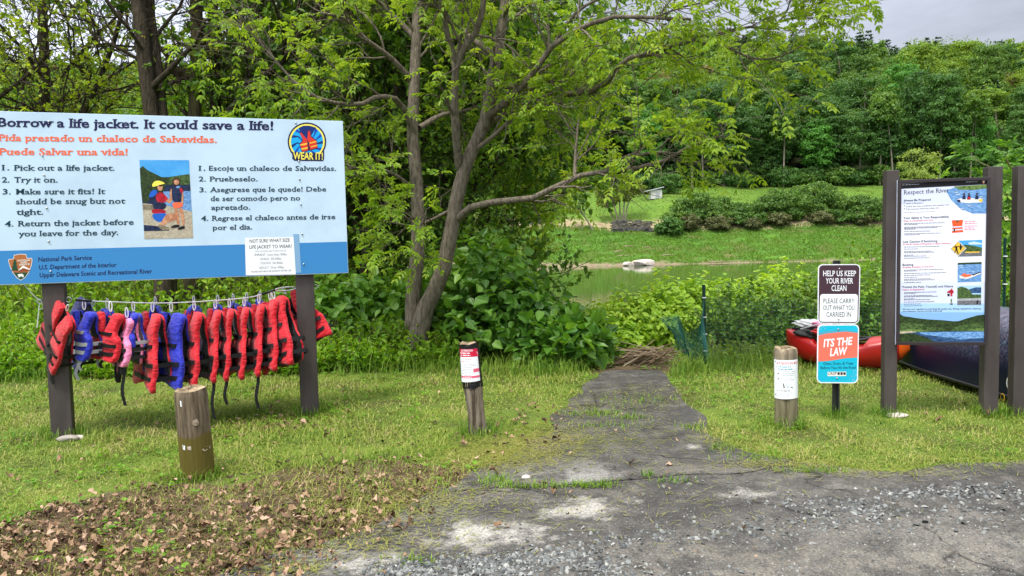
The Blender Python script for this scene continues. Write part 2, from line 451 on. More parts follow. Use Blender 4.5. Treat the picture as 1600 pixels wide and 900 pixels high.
# river
m, t, b = new_mat('river_water')
b.inputs['Base Color'].default_value = (.035, .055, .012, 1); b.inputs['Roughness'].default_value = .035; b.inputs['IOR'].default_value = 1.33
tcn = t.nodes.new('ShaderNodeTexCoord'); mp = t.nodes.new('ShaderNodeMapping'); mp.inputs['Scale'].default_value = (.16, .75, 1); t.links.new(tcn.outputs['Object'], mp.inputs[0])
nz = t.nodes.new('ShaderNodeTexNoise'); nz.inputs['Scale'].default_value = 1.6; nz.inputs['Detail'].default_value = 4; t.links.new(mp.outputs[0], nz.inputs['Vector'])
bp = t.nodes.new('ShaderNodeBump'); bp.inputs['Strength'].default_value = .12; bp.inputs['Distance'].default_value = .07; t.links.new(nz.outputs['Fac'], bp.inputs['Height']); t.links.new(bp.outputs[0], b.inputs['Normal'])
tag(np_mesh('river', [(-1500, 18, -3.5), (1500, 18, -3.5), (1500, 140, -3.5), (-1500, 140, -3.5)], [[(0, 1, 2, 3)]], m), kind='structure')

# ------------------------------------------------------------------ road and path (asphalt sheets)
def wx(u, v):
    p = gnd(u, v); return (p[0], p[1])
PATH_L = [wx(*p) for p in [(700, 770), (770, 728), (812, 706), (850, 678), (878, 640), (904, 612), (928, 593), (938, 584), (952, 579)]]
PATH_R = [wx(*p) for p in [(1030, 579), (1040, 586), (1046, 596), (1062, 612), (1088, 640), (1120, 678), (1165, 704), (1240, 722)]]
EDGE = [(-30, 0.6), (-6, 1.2), (-3.4, 2.2)] + [wx(*p) for p in [(340, 900), (440, 868), (560, 822), (650, 790), (705, 768), (840, 752), (980, 742), (1240, 724), (1400, 735), (1600, 722)]] + [(9, 4.9), (30, 6.0)]
EDGE = np.array(EDGE)
PATHP = np.array(PATH_L + PATH_R)

def wobble(P, step, amp, seed, closed=False):
    P = np.asarray(P, float)
    if closed: P = np.vstack([P, P[:1]])
    s = np.concatenate([[0], np.cumsum(np.linalg.norm(np.diff(P, axis=0), axis=1))])
    q = np.arange(0, s[-1], step)
    Q = np.stack([np.interp(q, s, P[:, 0]), np.interp(q, s, P[:, 1])], 1)
    Q[:, 0] += amp * vnoise(Q[:, 0], Q[:, 1], seed, 9, 7); Q[:, 1] += amp * vnoise(Q[:, 0], Q[:, 1], seed + 1, 9, 7)
    return Q

def inpoly(x, y, P):
    x = np.asarray(x); y = np.asarray(y); ins = np.zeros(x.shape, bool)
    j = len(P) - 1
    for i in range(len(P)):
        xi, yi = P[i]; xj, yj = P[j]
        cnd = ((yi > y) != (yj > y)) & (x < (xj - xi) * (y - yi) / (yj - yi + 1e-12) + xi)
        ins ^= cnd; j = i
    return ins

def paved(x, y, grow=0.0):
    n = .05 * vnoise(x, y, 21, 8, 6)
    return (y + n - grow < np.interp(x, EDGE[:, 0], EDGE[:, 1])) | inpoly(x + n, y + n, PATHW)

pe = wobble(EDGE[2:-2], .03, .045, 31)
EDGEW = np.vstack([EDGE[:2], pe, EDGE[-2:]])
PATHW = np.vstack([wobble(PATH_L, .03, .045, 33), wobble(PATH_R, .03, .045, 35), wobble([PATH_R[-1], wx(1130, 742), wx(1000, 752), wx(850, 760), PATH_L[0]], .03, .035, 36)])

def asphalt(name, patches, base=((.045, .043, .041), (.105, .10, .094)), tan=None):
    m, t, b = new_mat(name)
    L = t.links.new; nd = t.nodes.new
    tcn = nd('ShaderNodeTexCoord')
    def noise(sc, det, ro=.6):
        n = nd('ShaderNodeTexNoise'); n.inputs['Scale'].default_value = sc; n.inputs['Detail'].default_value = det; n.inputs['Roughness'].default_value = ro
        L(tcn.outputs['Object'], n.inputs['Vector']); return n.outputs['Fac']
    big, mid, fine, grain, mid2 = noise(.9, 8, .68), noise(5, 8, .7), noise(90, 3), noise(260, 2), noise(3.2, 9, .72)
    def rmp(src, stops):
        r = nd('ShaderNodeValToRGB'); el = r.color_ramp.elements
        el[0].position, el[0].color = stops[0][0], (*stops[0][1], 1); el[1].position, el[1].color = stops[-1][0], (*stops[-1][1], 1)
        for p, cc in stops[1:-1]: el.new(p).color = (*cc, 1)
        L(src, r.inputs[0]); return r.outputs[0]
    def mixc(f, a, bb, mode='MIX'):
        x = nd('ShaderNodeMix'); x.data_type = 'RGBA'; x.blend_type = mode
        if isinstance(f, float): x.inputs['Factor'].default_value = f
        else: L(f, x.inputs['Factor'])
        L(a, x.inputs['A']); L(bb, x.inputs['B']) if not isinstance(bb, tuple) else setattr(x.inputs['B'], 'default_value', (*bb, 1))
        return x.outputs['Result']
    col = rmp(big, [(.40, base[0]), (.60, base[1])])
    col = mixc(.55, col, rmp(mid, [(.35, (.035, .034, .032)), (.5, (.09, .086, .08)), (.68, (.21, .195, .17))]))
    for (cx, cy, rx, ry, cc, amt) in patches:          # worn, silted patches
        sb = nd('ShaderNodeMapping'); sb.vector_type = 'TEXTURE'; sb.inputs['Location'].default_value = (cx, cy, 0); sb.inputs['Scale'].default_value = (rx, ry, 1)
        L(tcn.outputs['Object'], sb.inputs[0])
        ln = nd('ShaderNodeVectorMath'); ln.operation = 'LENGTH'; L(sb.outputs[0], ln.inputs[0])
        ad = nd('ShaderNodeMath'); ad.operation = 'MULTIPLY_ADD'; ad.inputs[1].default_value = 7.0; L(mid2, ad.inputs[0]); L(ln.outputs['Value'], ad.inputs[2])
        mr = nd('ShaderNodeMapRange'); mr.inputs['From Min'].default_value = 4.35; mr.inputs['From Max'].default_value = 3.35; mr.inputs['To Max'].default_value = amt; L(ad.outputs[0], mr.inputs['Value'])
        col = mixc(mr.outputs[0], col, cc)
    vo = nd('ShaderNodeTexVoronoi'); vo.feature = 'DISTANCE_TO_EDGE'; vo.inputs['Scale'].default_value = .95          # long cracks, broken by noise
    wv = nd('ShaderNodeVectorMath'); wv.operation = 'MULTIPLY_ADD'; wv.inputs[1].default_value = (.5, .5, .5); nv = nd('ShaderNodeTexNoise'); nv.inputs['Scale'].default_value = 3; nv.inputs['Detail'].default_value = 6
    L(tcn.outputs['Object'], nv.inputs['Vector']); L(nv.outputs['Color'], wv.inputs[0]); L(tcn.outputs['Object'], wv.inputs[2]); L(wv.outputs[0], vo.inputs['Vector'])
    ck = nd('ShaderNodeMapRange'); ck.inputs['From Min'].default_value = .016; ck.inputs['From Max'].default_value = .004; ck.inputs['To Max'].default_value = .8; L(vo.outputs['Distance'], ck.inputs['Value'])
    km = nd('ShaderNodeMath'); km.operation = 'MULTIPLY'; kr_ = nd('ShaderNodeMapRange'); kr_.inputs['From Min'].default_value = .46; kr_.inputs['From Max'].default_value = .56; L(big, kr_.inputs['Value']); L(ck.outputs[0], km.inputs[0]); L(kr_.outputs[0], km.inputs[1])
    col = mixc(km.outputs[0], col, (.02, .019, .017))
    col = mixc(.75, col, rmp(fine, [(.3, (.45, .45, .45)), (.5, (.95, .95, .95)), (.72, (1.75, 1.7, 1.6))]), 'MULTIPLY')
    col = mixc(.6, col, rmp(grain, [(.3, (.55, .55, .55)), (.7, (1.5, 1.5, 1.5))]), 'MULTIPLY')
    L(col, b.inputs['Base Color']); b.inputs['Roughness'].default_value = .9; b.inputs['Specular IOR Level'].default_value = .2
    hs = nd('ShaderNodeMath'); hs.operation = 'MULTIPLY_ADD'; hs.inputs[1].default_value = 3; L(mid, hs.inputs[0]); L(fine, hs.inputs[2])
    bp = nd('ShaderNodeBump'); bp.inputs['Strength'].default_value = .8; bp.inputs['Distance'].default_value = .012; L(hs.outputs[0], bp.inputs['Height']); L(bp.outputs[0], b.inputs['Normal'])
    return m

def patch(u, v, du, dv, cc, amt):
    a = gnd(u, v); bx = gnd(u + du, v); by = gnd(u, v - dv)
    return (a[0], a[1], abs(bx[0] - a[0]), abs(by[1] - a[1]), cc, amt)
SILT = (.37, .355, .325); SAND = (.185, .17, .145); DARK = (.05, .049, .047)
rp_ = [patch(1250, 875, 420, 60, SAND, .75), patch(1480, 840, 260, 70, (.16, .15, .135), .8), patch(1500, 880, 120, 30, SAND, .8), patch(1050, 800, 300, 40, DARK, .6),
       patch(750, 838, 130, 24, SILT, .9), patch(530, 880, 110, 22, SILT, .75), patch(920, 796, 80, 22, SILT, .85), patch(640, 812, 90, 14, (.2, .19, .17), .7),
       patch(1160, 772, 60, 10, SILT, .6), patch(1350, 735, 160, 9, SAND, .75), patch(600, 850, 60, 14, DARK, .7), patch(820, 870, 90, 16, (.17, .16, .14), .6)]
pp_ = [patch(900, 745, 120, 18, (.25, .243, .23), .9), patch(850, 728, 110, 9, (.17, .165, .15), .8), patch(1010, 735, 70, 9, (.22, .2, .175), .6), patch(1000, 640, 120, 60, (.045, .044, .043), .6), patch(1085, 700, 22, 5, SILT, .8), patch(870, 715, 60, 14, (.15, .145, .12), .6),
       patch(1150, 735, 90, 12, SAND, .6), patch(960, 690, 80, 14, (.07, .075, .05), .5)]
def sheet(name, P2, z, mtl):
    bm = bmesh.new(); vs = [bm.verts.new((p[0], p[1], z)) for p in P2]
    f = bm.faces.new(vs); f.normal_update()
    if f.normal.z < 0: f.normal_flip()
    bmesh.ops.triangulate(bm, faces=bm.faces[:])
    return tag(bm_obj(name, bm, mtl), kind='structure')
sheet('road', np.vstack([EDGEW, [(30, -40), (-30, -40)]]), .004, asphalt('road_asphalt', rp_))
sheet('path', np.vstack([PATHW]), .008, asphalt('path_asphalt', pp_, ((.036, .035, .033), (.085, .082, .077))))

LIT = [wx(*p) for p in [(-140, 905), (-60, 830), (60, 800), (180, 768), (300, 752), (420, 742), (560, 722), (690, 722), (745, 742), (660, 788), (520, 846), (400, 900), (380, 960), (-200, 960)]]
sheet('soil', wobble(LIT, .03, .10, 37, True), .002, mat('leaf_mould', (.05, .034, .02), .95, .1, col2=(.13, .095, .055), scale=9, bump=.8, bscale=30, bdist=.03))
sheet('soil', wobble([(.85, 7.85), (1.95, 7.85), (2.0, 8.28), (.8, 8.28)], .04, .03, 39, True), .002, bpy.data.materials['leaf_mould'])
# ------------------------------------------------------------------ far forest
def crown_arrays(r, R, H, base, nclump, nleaf, size, conifer=False):
    """clumps of leaf sprays spread over an uneven crown"""
    if conifer:
        z = r.uniform(0, 1, nclump * nleaf); rad = R * (1 - z) ** .85 * np.sqrt(r.uniform(.25, 1, len(z))); a = r.uniform(0, 6.283, len(z))
        lay = np.floor(z * 13) / 13
        P = np.stack([rad * np.cos(a), rad * np.sin(a), base + (H - base) * (lay * .96 + .02) - .22 * rad + .5 * r.uniform(0, 1, len(z))], 1)
        D = np.stack([np.cos(a), np.sin(a), np.full(len(z), -.25)], 1) + r.normal(size=P.shape) * .25
        Nr = np.array([0, 0, 1.0]) + r.normal(size=P.shape) * .35
        L = r.uniform(size[0], size[1], len(z)); return leaves(P, D, Nr, L, L * .6, DIAM)
    a = r.uniform(0, 6.283, nclump); cz = r.uniform(-.75, 1, nclump); rr = np.sqrt(1 - np.clip(cz, -1, 1) ** 2 * .85) * np.sqrt(r.uniform(.2, 1, nclump))
    C = np.stack([R * rr * np.cos(a), R * rr * np.sin(a), base + (H - base) * (.5 + .42 * cz)], 1)
    cs = R * r.uniform(.14, .42, nclump)
    d = unit(r.normal(size=(nclump, nleaf, 3))); d[..., 2] = np.abs(d[..., 2]) * 1.0 - .25
    rad = cs[:, None, None] * (r.uniform(.5, 1, (nclump, nleaf, 1)) ** .6)
    P = (C[:, None, :] + d * rad * np.array([1.15, 1.15, .75])).reshape(-1, 3)
    dd = d.reshape(-1, 3)
    D = np.cross(dd, r.normal(size=dd.shape)) + np.array([0, 0, -.3])
    Nr = dd * .9 + np.array([0, 0, .4]) + r.normal(size=dd.shape) * .45
    L = r.uniform(size[0], size[1], len(P))
    k = r.random(len(P)) < .16                              # stray sprays loosen the outline of the clumps
    q = unit(r.normal(size=(int(k.sum()), 3))) * r.uniform(.5, 1.06, (int(k.sum()), 1)); P[k] = q * np.array([R, R, (H - base) * .5]) + np.array([0, 0, base + (H - base) * .52])
    return leaves(P, D, Nr, L, L * .75, DIAM)

def far_trunk(r, H, base):
    mb = MB()
    k = resample(np.array([(0, 0, -1.5), (r.normal() * .2, r.normal() * .2, base * .6), (r.normal() * .6, r.normal() * .6, H * .8)]), 7)
    V, Fq = tubes(k, np.linspace(.30, .08, 7), 6); mb.add(V, Fq)
    P, R2 = spawn(k[None], np.linspace(.26, .08, 7)[None], 9, .35, .95, (35, 65), (2.5, 5), 4, .3, rf=.5, seed=int(r.integers(1e6)))
    V, Fq = tubes(P, R2, 4); mb.add(V, Fq)
    return mb

def mesh_only(o):
    me = o.data; bpy.data.objects.remove(o); return me

VAR = []
for i in range(9):
    r = np.random.default_rng(100 + i)
    H = 17 + 1.3 * (i * 5 % 9); R = r.uniform(3.6, 6.4); base = r.uniform(.5, 4.5)
    V, Fq = crown_arrays(r, R, H, base, 80, 130, (.32, .68))
    c_ = mesh_only(np_mesh('crown', V, [Fq], FAR['mid'])); t_ = mesh_only(far_trunk(r, H, base + 3).build('trunk', M['far_bark'], smooth=True))
    VAR.append((c_, t_, False))
for i in range(3):
    r = np.random.default_rng(200 + i)
    V, Fq = crown_arrays(r, 3.6, 20 + 2 * i, 2.0, 44, 100, (.5, 1.1), True)
    c_ = mesh_only(np_mesh('crown', V, [Fq], FAR['conifer'])); t_ = mesh_only(far_trunk(r, 19, 8).build('trunk', M['far_bark'], smooth=True))
    VAR.append((c_, t_, True))
CROWN_MATS = {}
def crown_of(i, kind):
    if (i, kind) not in CROWN_MATS:
        me = VAR[i][0]
        if kind not in ('mid', 'conifer'):
            me = me.copy(); me.materials[0] = FAR[kind]
        CROWN_MATS[(i, kind)] = me
    return CROWN_MATS[(i, kind)]
FAR_LABEL = {'mid': 'green broadleaf tree in the forest on the far hillside',
             'dark': 'deep green broadleaf tree in the shaded front of the far forest',
             'bright': 'yellow green broadleaf tree in the forest on the far hillside',
             'rust': 'rusty brown tinged broadleaf tree in the far forest',
             'conifer': 'dark conifer tree standing in the far hillside forest',
             'emerald': 'vivid emerald green broadleaf tree at the front of the far forest'}
def far_tree(x, y, kind, vi, sc, label=None, zoff=0):
    z = float(height(x, y))
    root = thing('conifer_tree' if kind == 'conifer' else 'broadleaf_tree', (x, y, z + zoff), label or FAR_LABEL[kind], 'tree', None if label else 'trees in the far hillside forest: ' + kind)
    link('trunk', VAR[vi][1], root); link('crown', crown_of(vi, kind), root)
    root.scale = (sc * random.uniform(.85, 1.25), sc * random.uniform(.85, 1.25), sc * random.uniform(.9, 1.1)); root.rotation_euler.x = random.uniform(-.05, .05)
    root.rotation_euler.z = random.uniform(0, 6.28)
    return root
cand = []
r = np.random.default_rng(77)
for row, y0 in enumerate(np.concatenate([np.arange(190, 300, 7.5), np.arange(300, 480, 11)])):
    half = y0 * .78
    for x0 in np.arange(-half, half, 7.0 + (y0 - 190) * .012):
        x1, y1 = x0 + r.normal() * 2.0, y0 + r.normal() * 2.2
        if y0 < 205 and -60 < x1 < 34 and r.random() < .5: continue
        cand.append((x1, y1, row))
for yy_, st_ in ((452, 5.5), (466, 5.0)):
    cand += [(q_ + r.normal() * 1.6, yy_ + r.normal() * 3, 99) for q_ in np.arange(-60, 345, st_)]
cand = np.array(cand)
uvx = 800 + cand[:, 0] / cand[:, 1] * 1155
vis = (uvx > 840) & (uvx < 1640)
order = np.argsort(cand[:, 1] + np.where(vis, 0, 160) )
near_ids = set(order[:270].tolist())
rest_V, rest = [], MB()
for i, (x, y, row) in enumerate(cand):
    q = r.random(); top = y > 415
    if row == 99: kind = 'conifer' if x < 270 or q < .3 else 'bright'
    elif top: kind = 'conifer' if q < .6 else ('mid' if q < .86 else 'bright')
    elif row < 2: kind = 'dark' if q < .6 else ('emerald' if q < .75 else ('mid' if q < .9 else 'conifer'))
    elif row < 5: kind = 'mid' if q < .5 else ('dark' if q < .72 else ('bright' if q < .87 else ('rust' if q < .93 else 'emerald')))
    else: kind = 'mid' if q < .48 else ('bright' if q < .80 else ('rust' if q < .86 else ('dark' if q < .95 else 'conifer')))
    vi = int(r.integers(9, 12)) if kind == 'conifer' else int(r.integers(0, 9))
    sc = r.uniform(.72, 1.15) * ((r.uniform(.8, 1.2) if top else .92) if kind == 'conifer' else 1)
    if i in near_ids:
        far_tree(x, y, kind, vi, sc)
    else:
        mi = ['mid', 'dark', 'bright', 'rust', 'conifer', 'emerald'].index(kind)
        V, Fq = crown_arrays(r, 4.4 * sc, 21 * sc, 4 if kind != 'conifer' else 2, 24, 16, (1.2, 2.2), kind == 'conifer')
        rest.add(V + np.array([x, y, float(height(x, y))]), Fq, mi)
tag(rest.build('forest', [FAR[k] for k in ('mid', 'dark', 'bright', 'rust', 'conifer', 'emerald')]), kind='stuff')

# single trees and shrubs of the far bank
def bank_tree(base, stems, crown_c, crown_r, n, leafsz, lm, name, label, bark='far_bark', cat='tree'):
    r = np.random.default_rng(int(abs(base[0] * 100)) + 5)
    root = thing(name, base, label, cat)
    mb = MB(); tips = []
    for st in stems:
        k = resample(np.array(st), 8) + np.asarray(base); V, Fq = tubes(k, np.linspace(.2, .06, 8), 6); mb.add(V, Fq)
        P, R2 = spawn(k[None], np.linspace(.16, .05, 8)[None], 12, .4, 1, (25, 65), (1.5, 3.2), 5, .25, rf=.5, seed=int(r.integers(1e6)))
        V, Fq = tubes(P, R2, 4); mb.add(V, Fq)
        P2, R3 = spawn(P, R2, 5, .3, 1, (25, 70), (.8, 1.8), 4, .1, rf=.55, seed=int(r.integers(1e6))); V, Fq = tubes(P2, R3, 3); mb.add(V, Fq); tips.append(P2)
    mb.build('trunk', M[bark], root, True)
    if n:
        V, Fq = simple_leaves(np.concatenate(tips), n, leafsz, DIAM, 9, aspect=.8)
        np_mesh('crown', V, [Fq], lm, root)
    return root
bz = lambda x, y: np.array([x, y, float(height(x, y))])
def bpos(u, y): return bz((u - 800) / 1155 * y, y)
bank_tree(bpos(968, 151.5), [[(0, 0, -.5), (-.6, 0, 3), (-2.2, .2, 8.5)], [(0.4, 0, -.5), (.3, .1, 4), (-.2, 0, 10)], [(.9, 0, -.5), (1.2, 0, 4), (2.4, .3, 10)], [(-.4, 0, -.5), (-1.6, .2, 2.5), (-3.6, 0, 6.5)], [(1.2, 0, -.5), (2.0, 0, 4), (4.2, 0, 7.5)]],
          None, None, 24, (.28, .5), leaf_mat('bank_pale_leaf', (.16, .24, .04), (.24, .31, .06), trans=.3), 'multi_stem_tree', 'pale leaved tree with several grey stems on the far stone wall')
bank_tree(bpos(924, 148), [[(0.6, 0, -.5), (-.6, 0, 2), (-2.0, 0, 4.2), (-2.2, 0, 7)]], None, None, 14, (.25, .45), FAR['mid'], 'leaning_tree', 'small crooked tree leaning over the far green bank')
bank_tree(bpos(1556, 188), [[(0, 0, 0), (.3, 0, 8), (-.6, 0, 17)], [(.4, 0, 2), (3, 0, 9), (5, 0, 15)], [(0, 0, 3), (-3, 0, 9), (-5, 0, 13)]], None, None, 0, None, None, 'dead_tree', 'bare grey dead tree at the front of the far forest')
for (u, y, hh, lean) in ((1083, 186.5, 15, .3), (1100, 187, 13, -.2), (1396, 186, 17, -1.8), (1375, 187, 18, .2), (1515, 186.5, 17, .6), (1524, 187, 16, -.5), (1225, 187, 14, .3), (1490, 187, 15, .2)):
    b0 = bpos(u, y); root = thing('tall_slender_tree', b0, 'pale slender bare trunk of a tall tree at the edge of the far forest', 'tree', 'pale slender trees at the forest edge')
    k = resample(np.array([(0, 0, -.6), (lean * .4, 0, hh * .5), (lean, 0, hh)]), 8) + b0
    V, Fq = tubes(k, np.linspace(.26, .12, 8), 7); mb = MB(); mb.add(V, Fq); mb.build('trunk', M['far_bark'], root, True)
    V, Fq = crown_arrays(np.random.default_rng(int(u)), 3.2, 8.5, 0, 20, 60, (.5, .9)); np_mesh('crown', V + b0 + np.array([lean, 0, hh - 3.5]), [Fq], FAR['mid'], root)

def shrub_far(u, y, R, H, kind, label, group=None, name='shrub'):
    b0 = bpos(u, y); r = np.random.default_rng(int(u * 7 + y))
    root = thing(name, b0, label, 'shrub', group)
    mb = MB(); k = np.zeros((7, 4, 3))
    for i in range(7):
        a = r.uniform(0, 6.28); k[i] = [(0, 0, -.3), (.2 * R * math.cos(a), .2 * R * math.sin(a), H * .3), (.4 * R * math.cos(a), .4 * R * math.sin(a), H * .55), (.55 * R * math.cos(a), .55 * R * math.sin(a), H * .8)]
    V, Fq = tubes(k + b0, np.full((7, 4), .05), 4); mb.add(V, Fq); mb.build('stem', M['twig_dark'], root)
    V, Fq = crown_arrays(r, R, H, .0, 34, 70, (.3, .6)); np_mesh('crown', V + b0 - np.array([0, 0, H * .08]), [Fq], kind, root)
FARB = leaf_mat('far_bank_leaf', (.055, .13, .022), (.09, .19, .03), (.14, .25, .04), trans=.35, nscale=.4)
BROWNB = leaf_mat('far_brown_leaf', (.07, .09, .03), (.11, .125, .045), (.15, .16, .06), trans=.3, nscale=.4)
for i, (u, y, R, H) in enumerate([(1070, 153.5, 2.6, 5.2), (1098, 152.5, 3.2, 6.0), (1130, 153, 2.8, 4.6), (1162, 152.5, 2.6, 4.0), (1195, 152.5, 2.8, 4.2), (1228, 153, 2.9, 4.4), (1262, 153, 2.7, 4.8), (1278, 153.5, 2.8, 6.3), (1305, 153, 2.6, 4.4), (1335, 153.5, 2.8, 4.2), (1362, 153, 2.8, 4.4), (1395, 153, 2.8, 4.0), (1430, 153, 3, 4), (1470, 153, 3, 4)]):
    shrub_far(u + random.uniform(-9, 9), y + random.uniform(-1, 1.2), R * random.uniform(1.0, 1.6), H * random.uniform(.8, 1.45), FARB, 'dense green shrub on the crest of the far river bank', 'shrubs along the far bank crest')
for i in range(15):
    shrub_far(1058 + i * 27 + random.uniform(-9, 9), 151.2 + random.uniform(-.8, .6), random.uniform(1.9, 3.0), random.uniform(1.8, 3.6), FARB, 'dense green shrub on the crest of the far river bank', 'shrubs along the far bank crest')
for i, (u, y, R, H) in enumerate([(1085, 149.5, 1.9, 2.6), (1112, 149.5, 2.0, 2.4), (1152, 150, 2.0, 2.6), (1215, 149.5, 1.7, 2.0), (1318, 150, 1.6, 2.2), (1062, 150, 2.2, 3), (1128, 150.4, 2.2, 2.8), (1180, 150.2, 2.0, 2.2), (1250, 150.4, 2.2, 2.4), (1285, 150, 1.9, 2.0), (1350, 150.2, 1.8, 1.8)]):
    if i % 3 == 2: continue
    shrub_far(u + random.uniform(-12, 12), y + random.uniform(-1, .8), R * random.uniform(.7, 1.25), H * random.uniform(.6, 1.3), BROWNB, 'brownish scrubby bush on the eroded slope below the far shrubs', 'brown bushes on the far slope')
shrub_far(1048, 146.5, 2.6, 3.6, FAR['dark'], 'dark green bush beside the far stone wall')
shrub_far(1435, 172, 4.8, 10.5, leaf_mat('round_bush_leaf', (.15, .23, .04), (.21, .30, .05), (.27, .35, .07), trans=.3), 'round yellow green bush on the far lawn above the river poster')
for u in (1000, 1020, 1045): shrub_far(u, 178 + (u % 7), 3.5, 5.5, FAR['dark'], 'dark bush at the forest edge behind the far shed', 'bushes behind the shed')
for i, (u, y, R, H) in enumerate([(700, 147, 3.4, 4), (740, 149, 3.5, 5), (780, 150, 3.2, 4.2), (830, 152, 2.6, 3.2), (860, 152, 2.2, 3), (660, 148, 3.4, 5)]):
    shrub_far(u, y, R, H, FARB, 'green bush on the far bank seen past the forked tree', 'far bank bushes behind the forked tree')
for i in range(34):
    u = 850 + i * 22 + random.uniform(-6, 6); shrub_far(u, 187 + random.uniform(0, 6), random.uniform(2.4, 4.4), random.uniform(3.5, 8.5), FAR['dark'] if i % 3 else FAR['mid'], 'dark leafy bush filling the foot of the far forest', 'bushes at the foot of the far forest')
# low growth on the bank: tussocks
r = np.random.default_rng(5)
n = 52000; x = r.uniform(-25, 95, n); y = r.uniform(131.9, 149.5, n)
P = np.stack([x, y, height(x, y)], 1); D = r.normal(size=P.shape) * .6 + np.array([0, 0, .8]); L = r.uniform(.22, .48, n)
keep = vnoise(x, y, 91, 8, 1.1) + r.normal(size=n) * .5 > -1.1
V, Fq = leaves(P[keep], D[keep], r.normal(size=P[keep].shape) + np.array([0, -1, .6]), L[keep], L[keep] * .5, LANCE)
tag(np_mesh('bank_herbs', V, [Fq], leaf_mat('bank_herb', (.07, .17, .02), (.11, .23, .026), (.15, .27, .035), nscale=.15)), kind='stuff')

n = 26000; y = r.uniform(152, 188, n); x = r.uniform(-22, 100, n); P = np.stack([x, y, height(x, y)], 1); D = r.normal(size=P.shape) * .5 + np.array([0, 0, .7]); L = r.uniform(.12, .34, n)
V, Fq = leaves(P, D, r.normal(size=P.shape) + np.array([0, -1, .6]), L, L * .6, LANCE)
tag(np_mesh('far_lawn_grass', V, [Fq], leaf_mat('far_lawn_blade', (.085, .165, .024), (.125, .21, .03), (.17, .24, .045), nscale=.12)), kind='stuff')

# rocks
ROCK = mat('rock', (.20, .18, .16), .9, .2, col2=(.36, .33, .29), scale=5, bump=.6, bscale=14, bdist=.03)
ROCKP = mat('pale_rock', (.42, .36, .32), .9, .2, col2=(.58, .52, .47), scale=2, bump=.4, bscale=9, bdist=.03)
SLATE = mat('slate', (.05, .05, .052), .85, .3, col2=(.16, .15, .145), scale=1.4, bump=.5, bscale=4, bdist=.1)
def rock(name, c, size, mtl, label, seed, parent=None, cat='rock'):
    bm = bmesh.new(); bmesh.ops.create_icosphere(bm, subdivisions=3, radius=1)
    r = np.random.default_rng(seed)
    cut = unit(r.normal(size=(9, 3))); dd = r.uniform(.62, .92, 9)
    for v in bm.verts:
        p = np.array(v.co)
        for q, d in zip(cut, dd):
            ex = p @ q - d
            if ex > 0: p = p - q * ex * .9
        v.co = Vector(p * np.asarray(size)) + Vector(c)
    return (bm, label)
def rock_obj(name, c, size, mtl, label, seed, group=None):
    bm, _ = rock(name, c, size, mtl, label, seed)
    return tag(bm_obj(name, bm, mtl, None, False), label, 'rock', group)
p = at(1000, 412, 130.5); rock_obj('boulder', (p[0] + .6, 130.2, -3.2), (2.3, 1.2, .85), ROCKP, 'large pale boulder at the far waterline', 3)
p = at(985, 412, 130.5); rock_obj('boulder', (p[0] - .4, 130.2, -3.3), (1.1, .8, .6), ROCKP, 'smaller pale boulder beside the large one at the waterline', 4)
def stone_wall(u0, u1, y, h0, h1, zb, label):
    r = np.random.default_rng(int(u0)); b0 = bpos((u0 + u1) / 2, y)
    mb = MB(); x0, x1 = (u0 - 800) / 1155 * y, (u1 - 800) / 1155 * y
    z = 0
    while z < max(h0, h1):
        hh = r.uniform(.18, .35); x = x0 + r.uniform(-.3, .3)
        while x < x1:
            ww = r.uniform(.5, 1.3); f = (x - x0) / (x1 - x0)
            if z < h0 * (1 - f) + h1 * f + r.normal() * .2:
                a = r.normal() * .06
                mb.add(box_pts((x + ww / 2, y + r.normal() * .1, zb + z + hh / 2), (math.cos(a), 0, math.sin(a)), (0, 1, 0), (-math.sin(a), 0, math.cos(a)), ww / 2 - .03, .5, hh / 2 - .02), BOXF)
            x += ww
        z += hh
    tag(mb.build('stone_wall', SLATE), label, 'wall')
stone_wall(957, 1016, 148.6, 2.6, 2.6, float(height((985 - 800) / 1155 * 148, 148)) - .6, 'tumbled dark dry stone wall under the multi stem tree')
stone_wall(822, 852, 150.4, 1.5, 1.3, float(height((840 - 800) / 1155 * 150, 150)) - .6, 'short low dark stone wall on the far bank by the crooked tree')
r = np.random.default_rng(8)
for i, (u, v, yy, l) in enumerate([(885, 402, 133, 3.2), (970, 385, 138, 2), (985, 380, 140, 2.4), (1010, 378, 140, 1.6), (975, 394, 136, 2.2), (1045, 395, 136, 2.4), (1130, 404, 132, 4.5)]):
    b0 = bpos(u, yy); k = resample(np.array([(-l / 2, 0, .05), (0, .2, .18), (l / 2, .1, .1)]), 6) + b0
    V, Fq = tubes(k, np.linspace(.16, .06, 6), 6, True); mb = MB(); mb.add(V, Fq)
    tag(mb.build('driftwood', mat('driftwood', (.30, .24, .17), .9, .1)), 'pale driftwood log washed up on the far bank grass', 'log', 'driftwood on the far bank')

# shed on the far lawn
b0 = bpos(1024, 166); root = thing('shed', b0, 'small white lean-to shed with flat slanted roof on the far lawn', 'shed')
WHITEP = mat('white_boards', (.62, .62, .6), .8, .3, col2=(.45, .45, .44), scale=3)
bevel_box('wall', b0 + np.array([.3, 0, .9]), (1, 0, 0), (0, 1, 0), 1.25, 1.2, 1.0, WHITEP, root, .02)
a = math.radians(12)
bevel_box('roof', b0 + np.array([-.1, 0, 2.05]), (math.cos(a), 0, math.sin(a)), (0, 1, 0), 2.1, 1.5, .08, mat('tin_roof', (.55, .57, .6), .5, .4), root, .02, ez=(-math.sin(a), 0, math.cos(a)))
bevel_box('door', b0 + np.array([.55, -1.22, .75]), (1, 0, 0), (0, 1, 0), .4, .03, .75, mat('shed_door', (.35, .36, .38), .7, .3), root, .01)
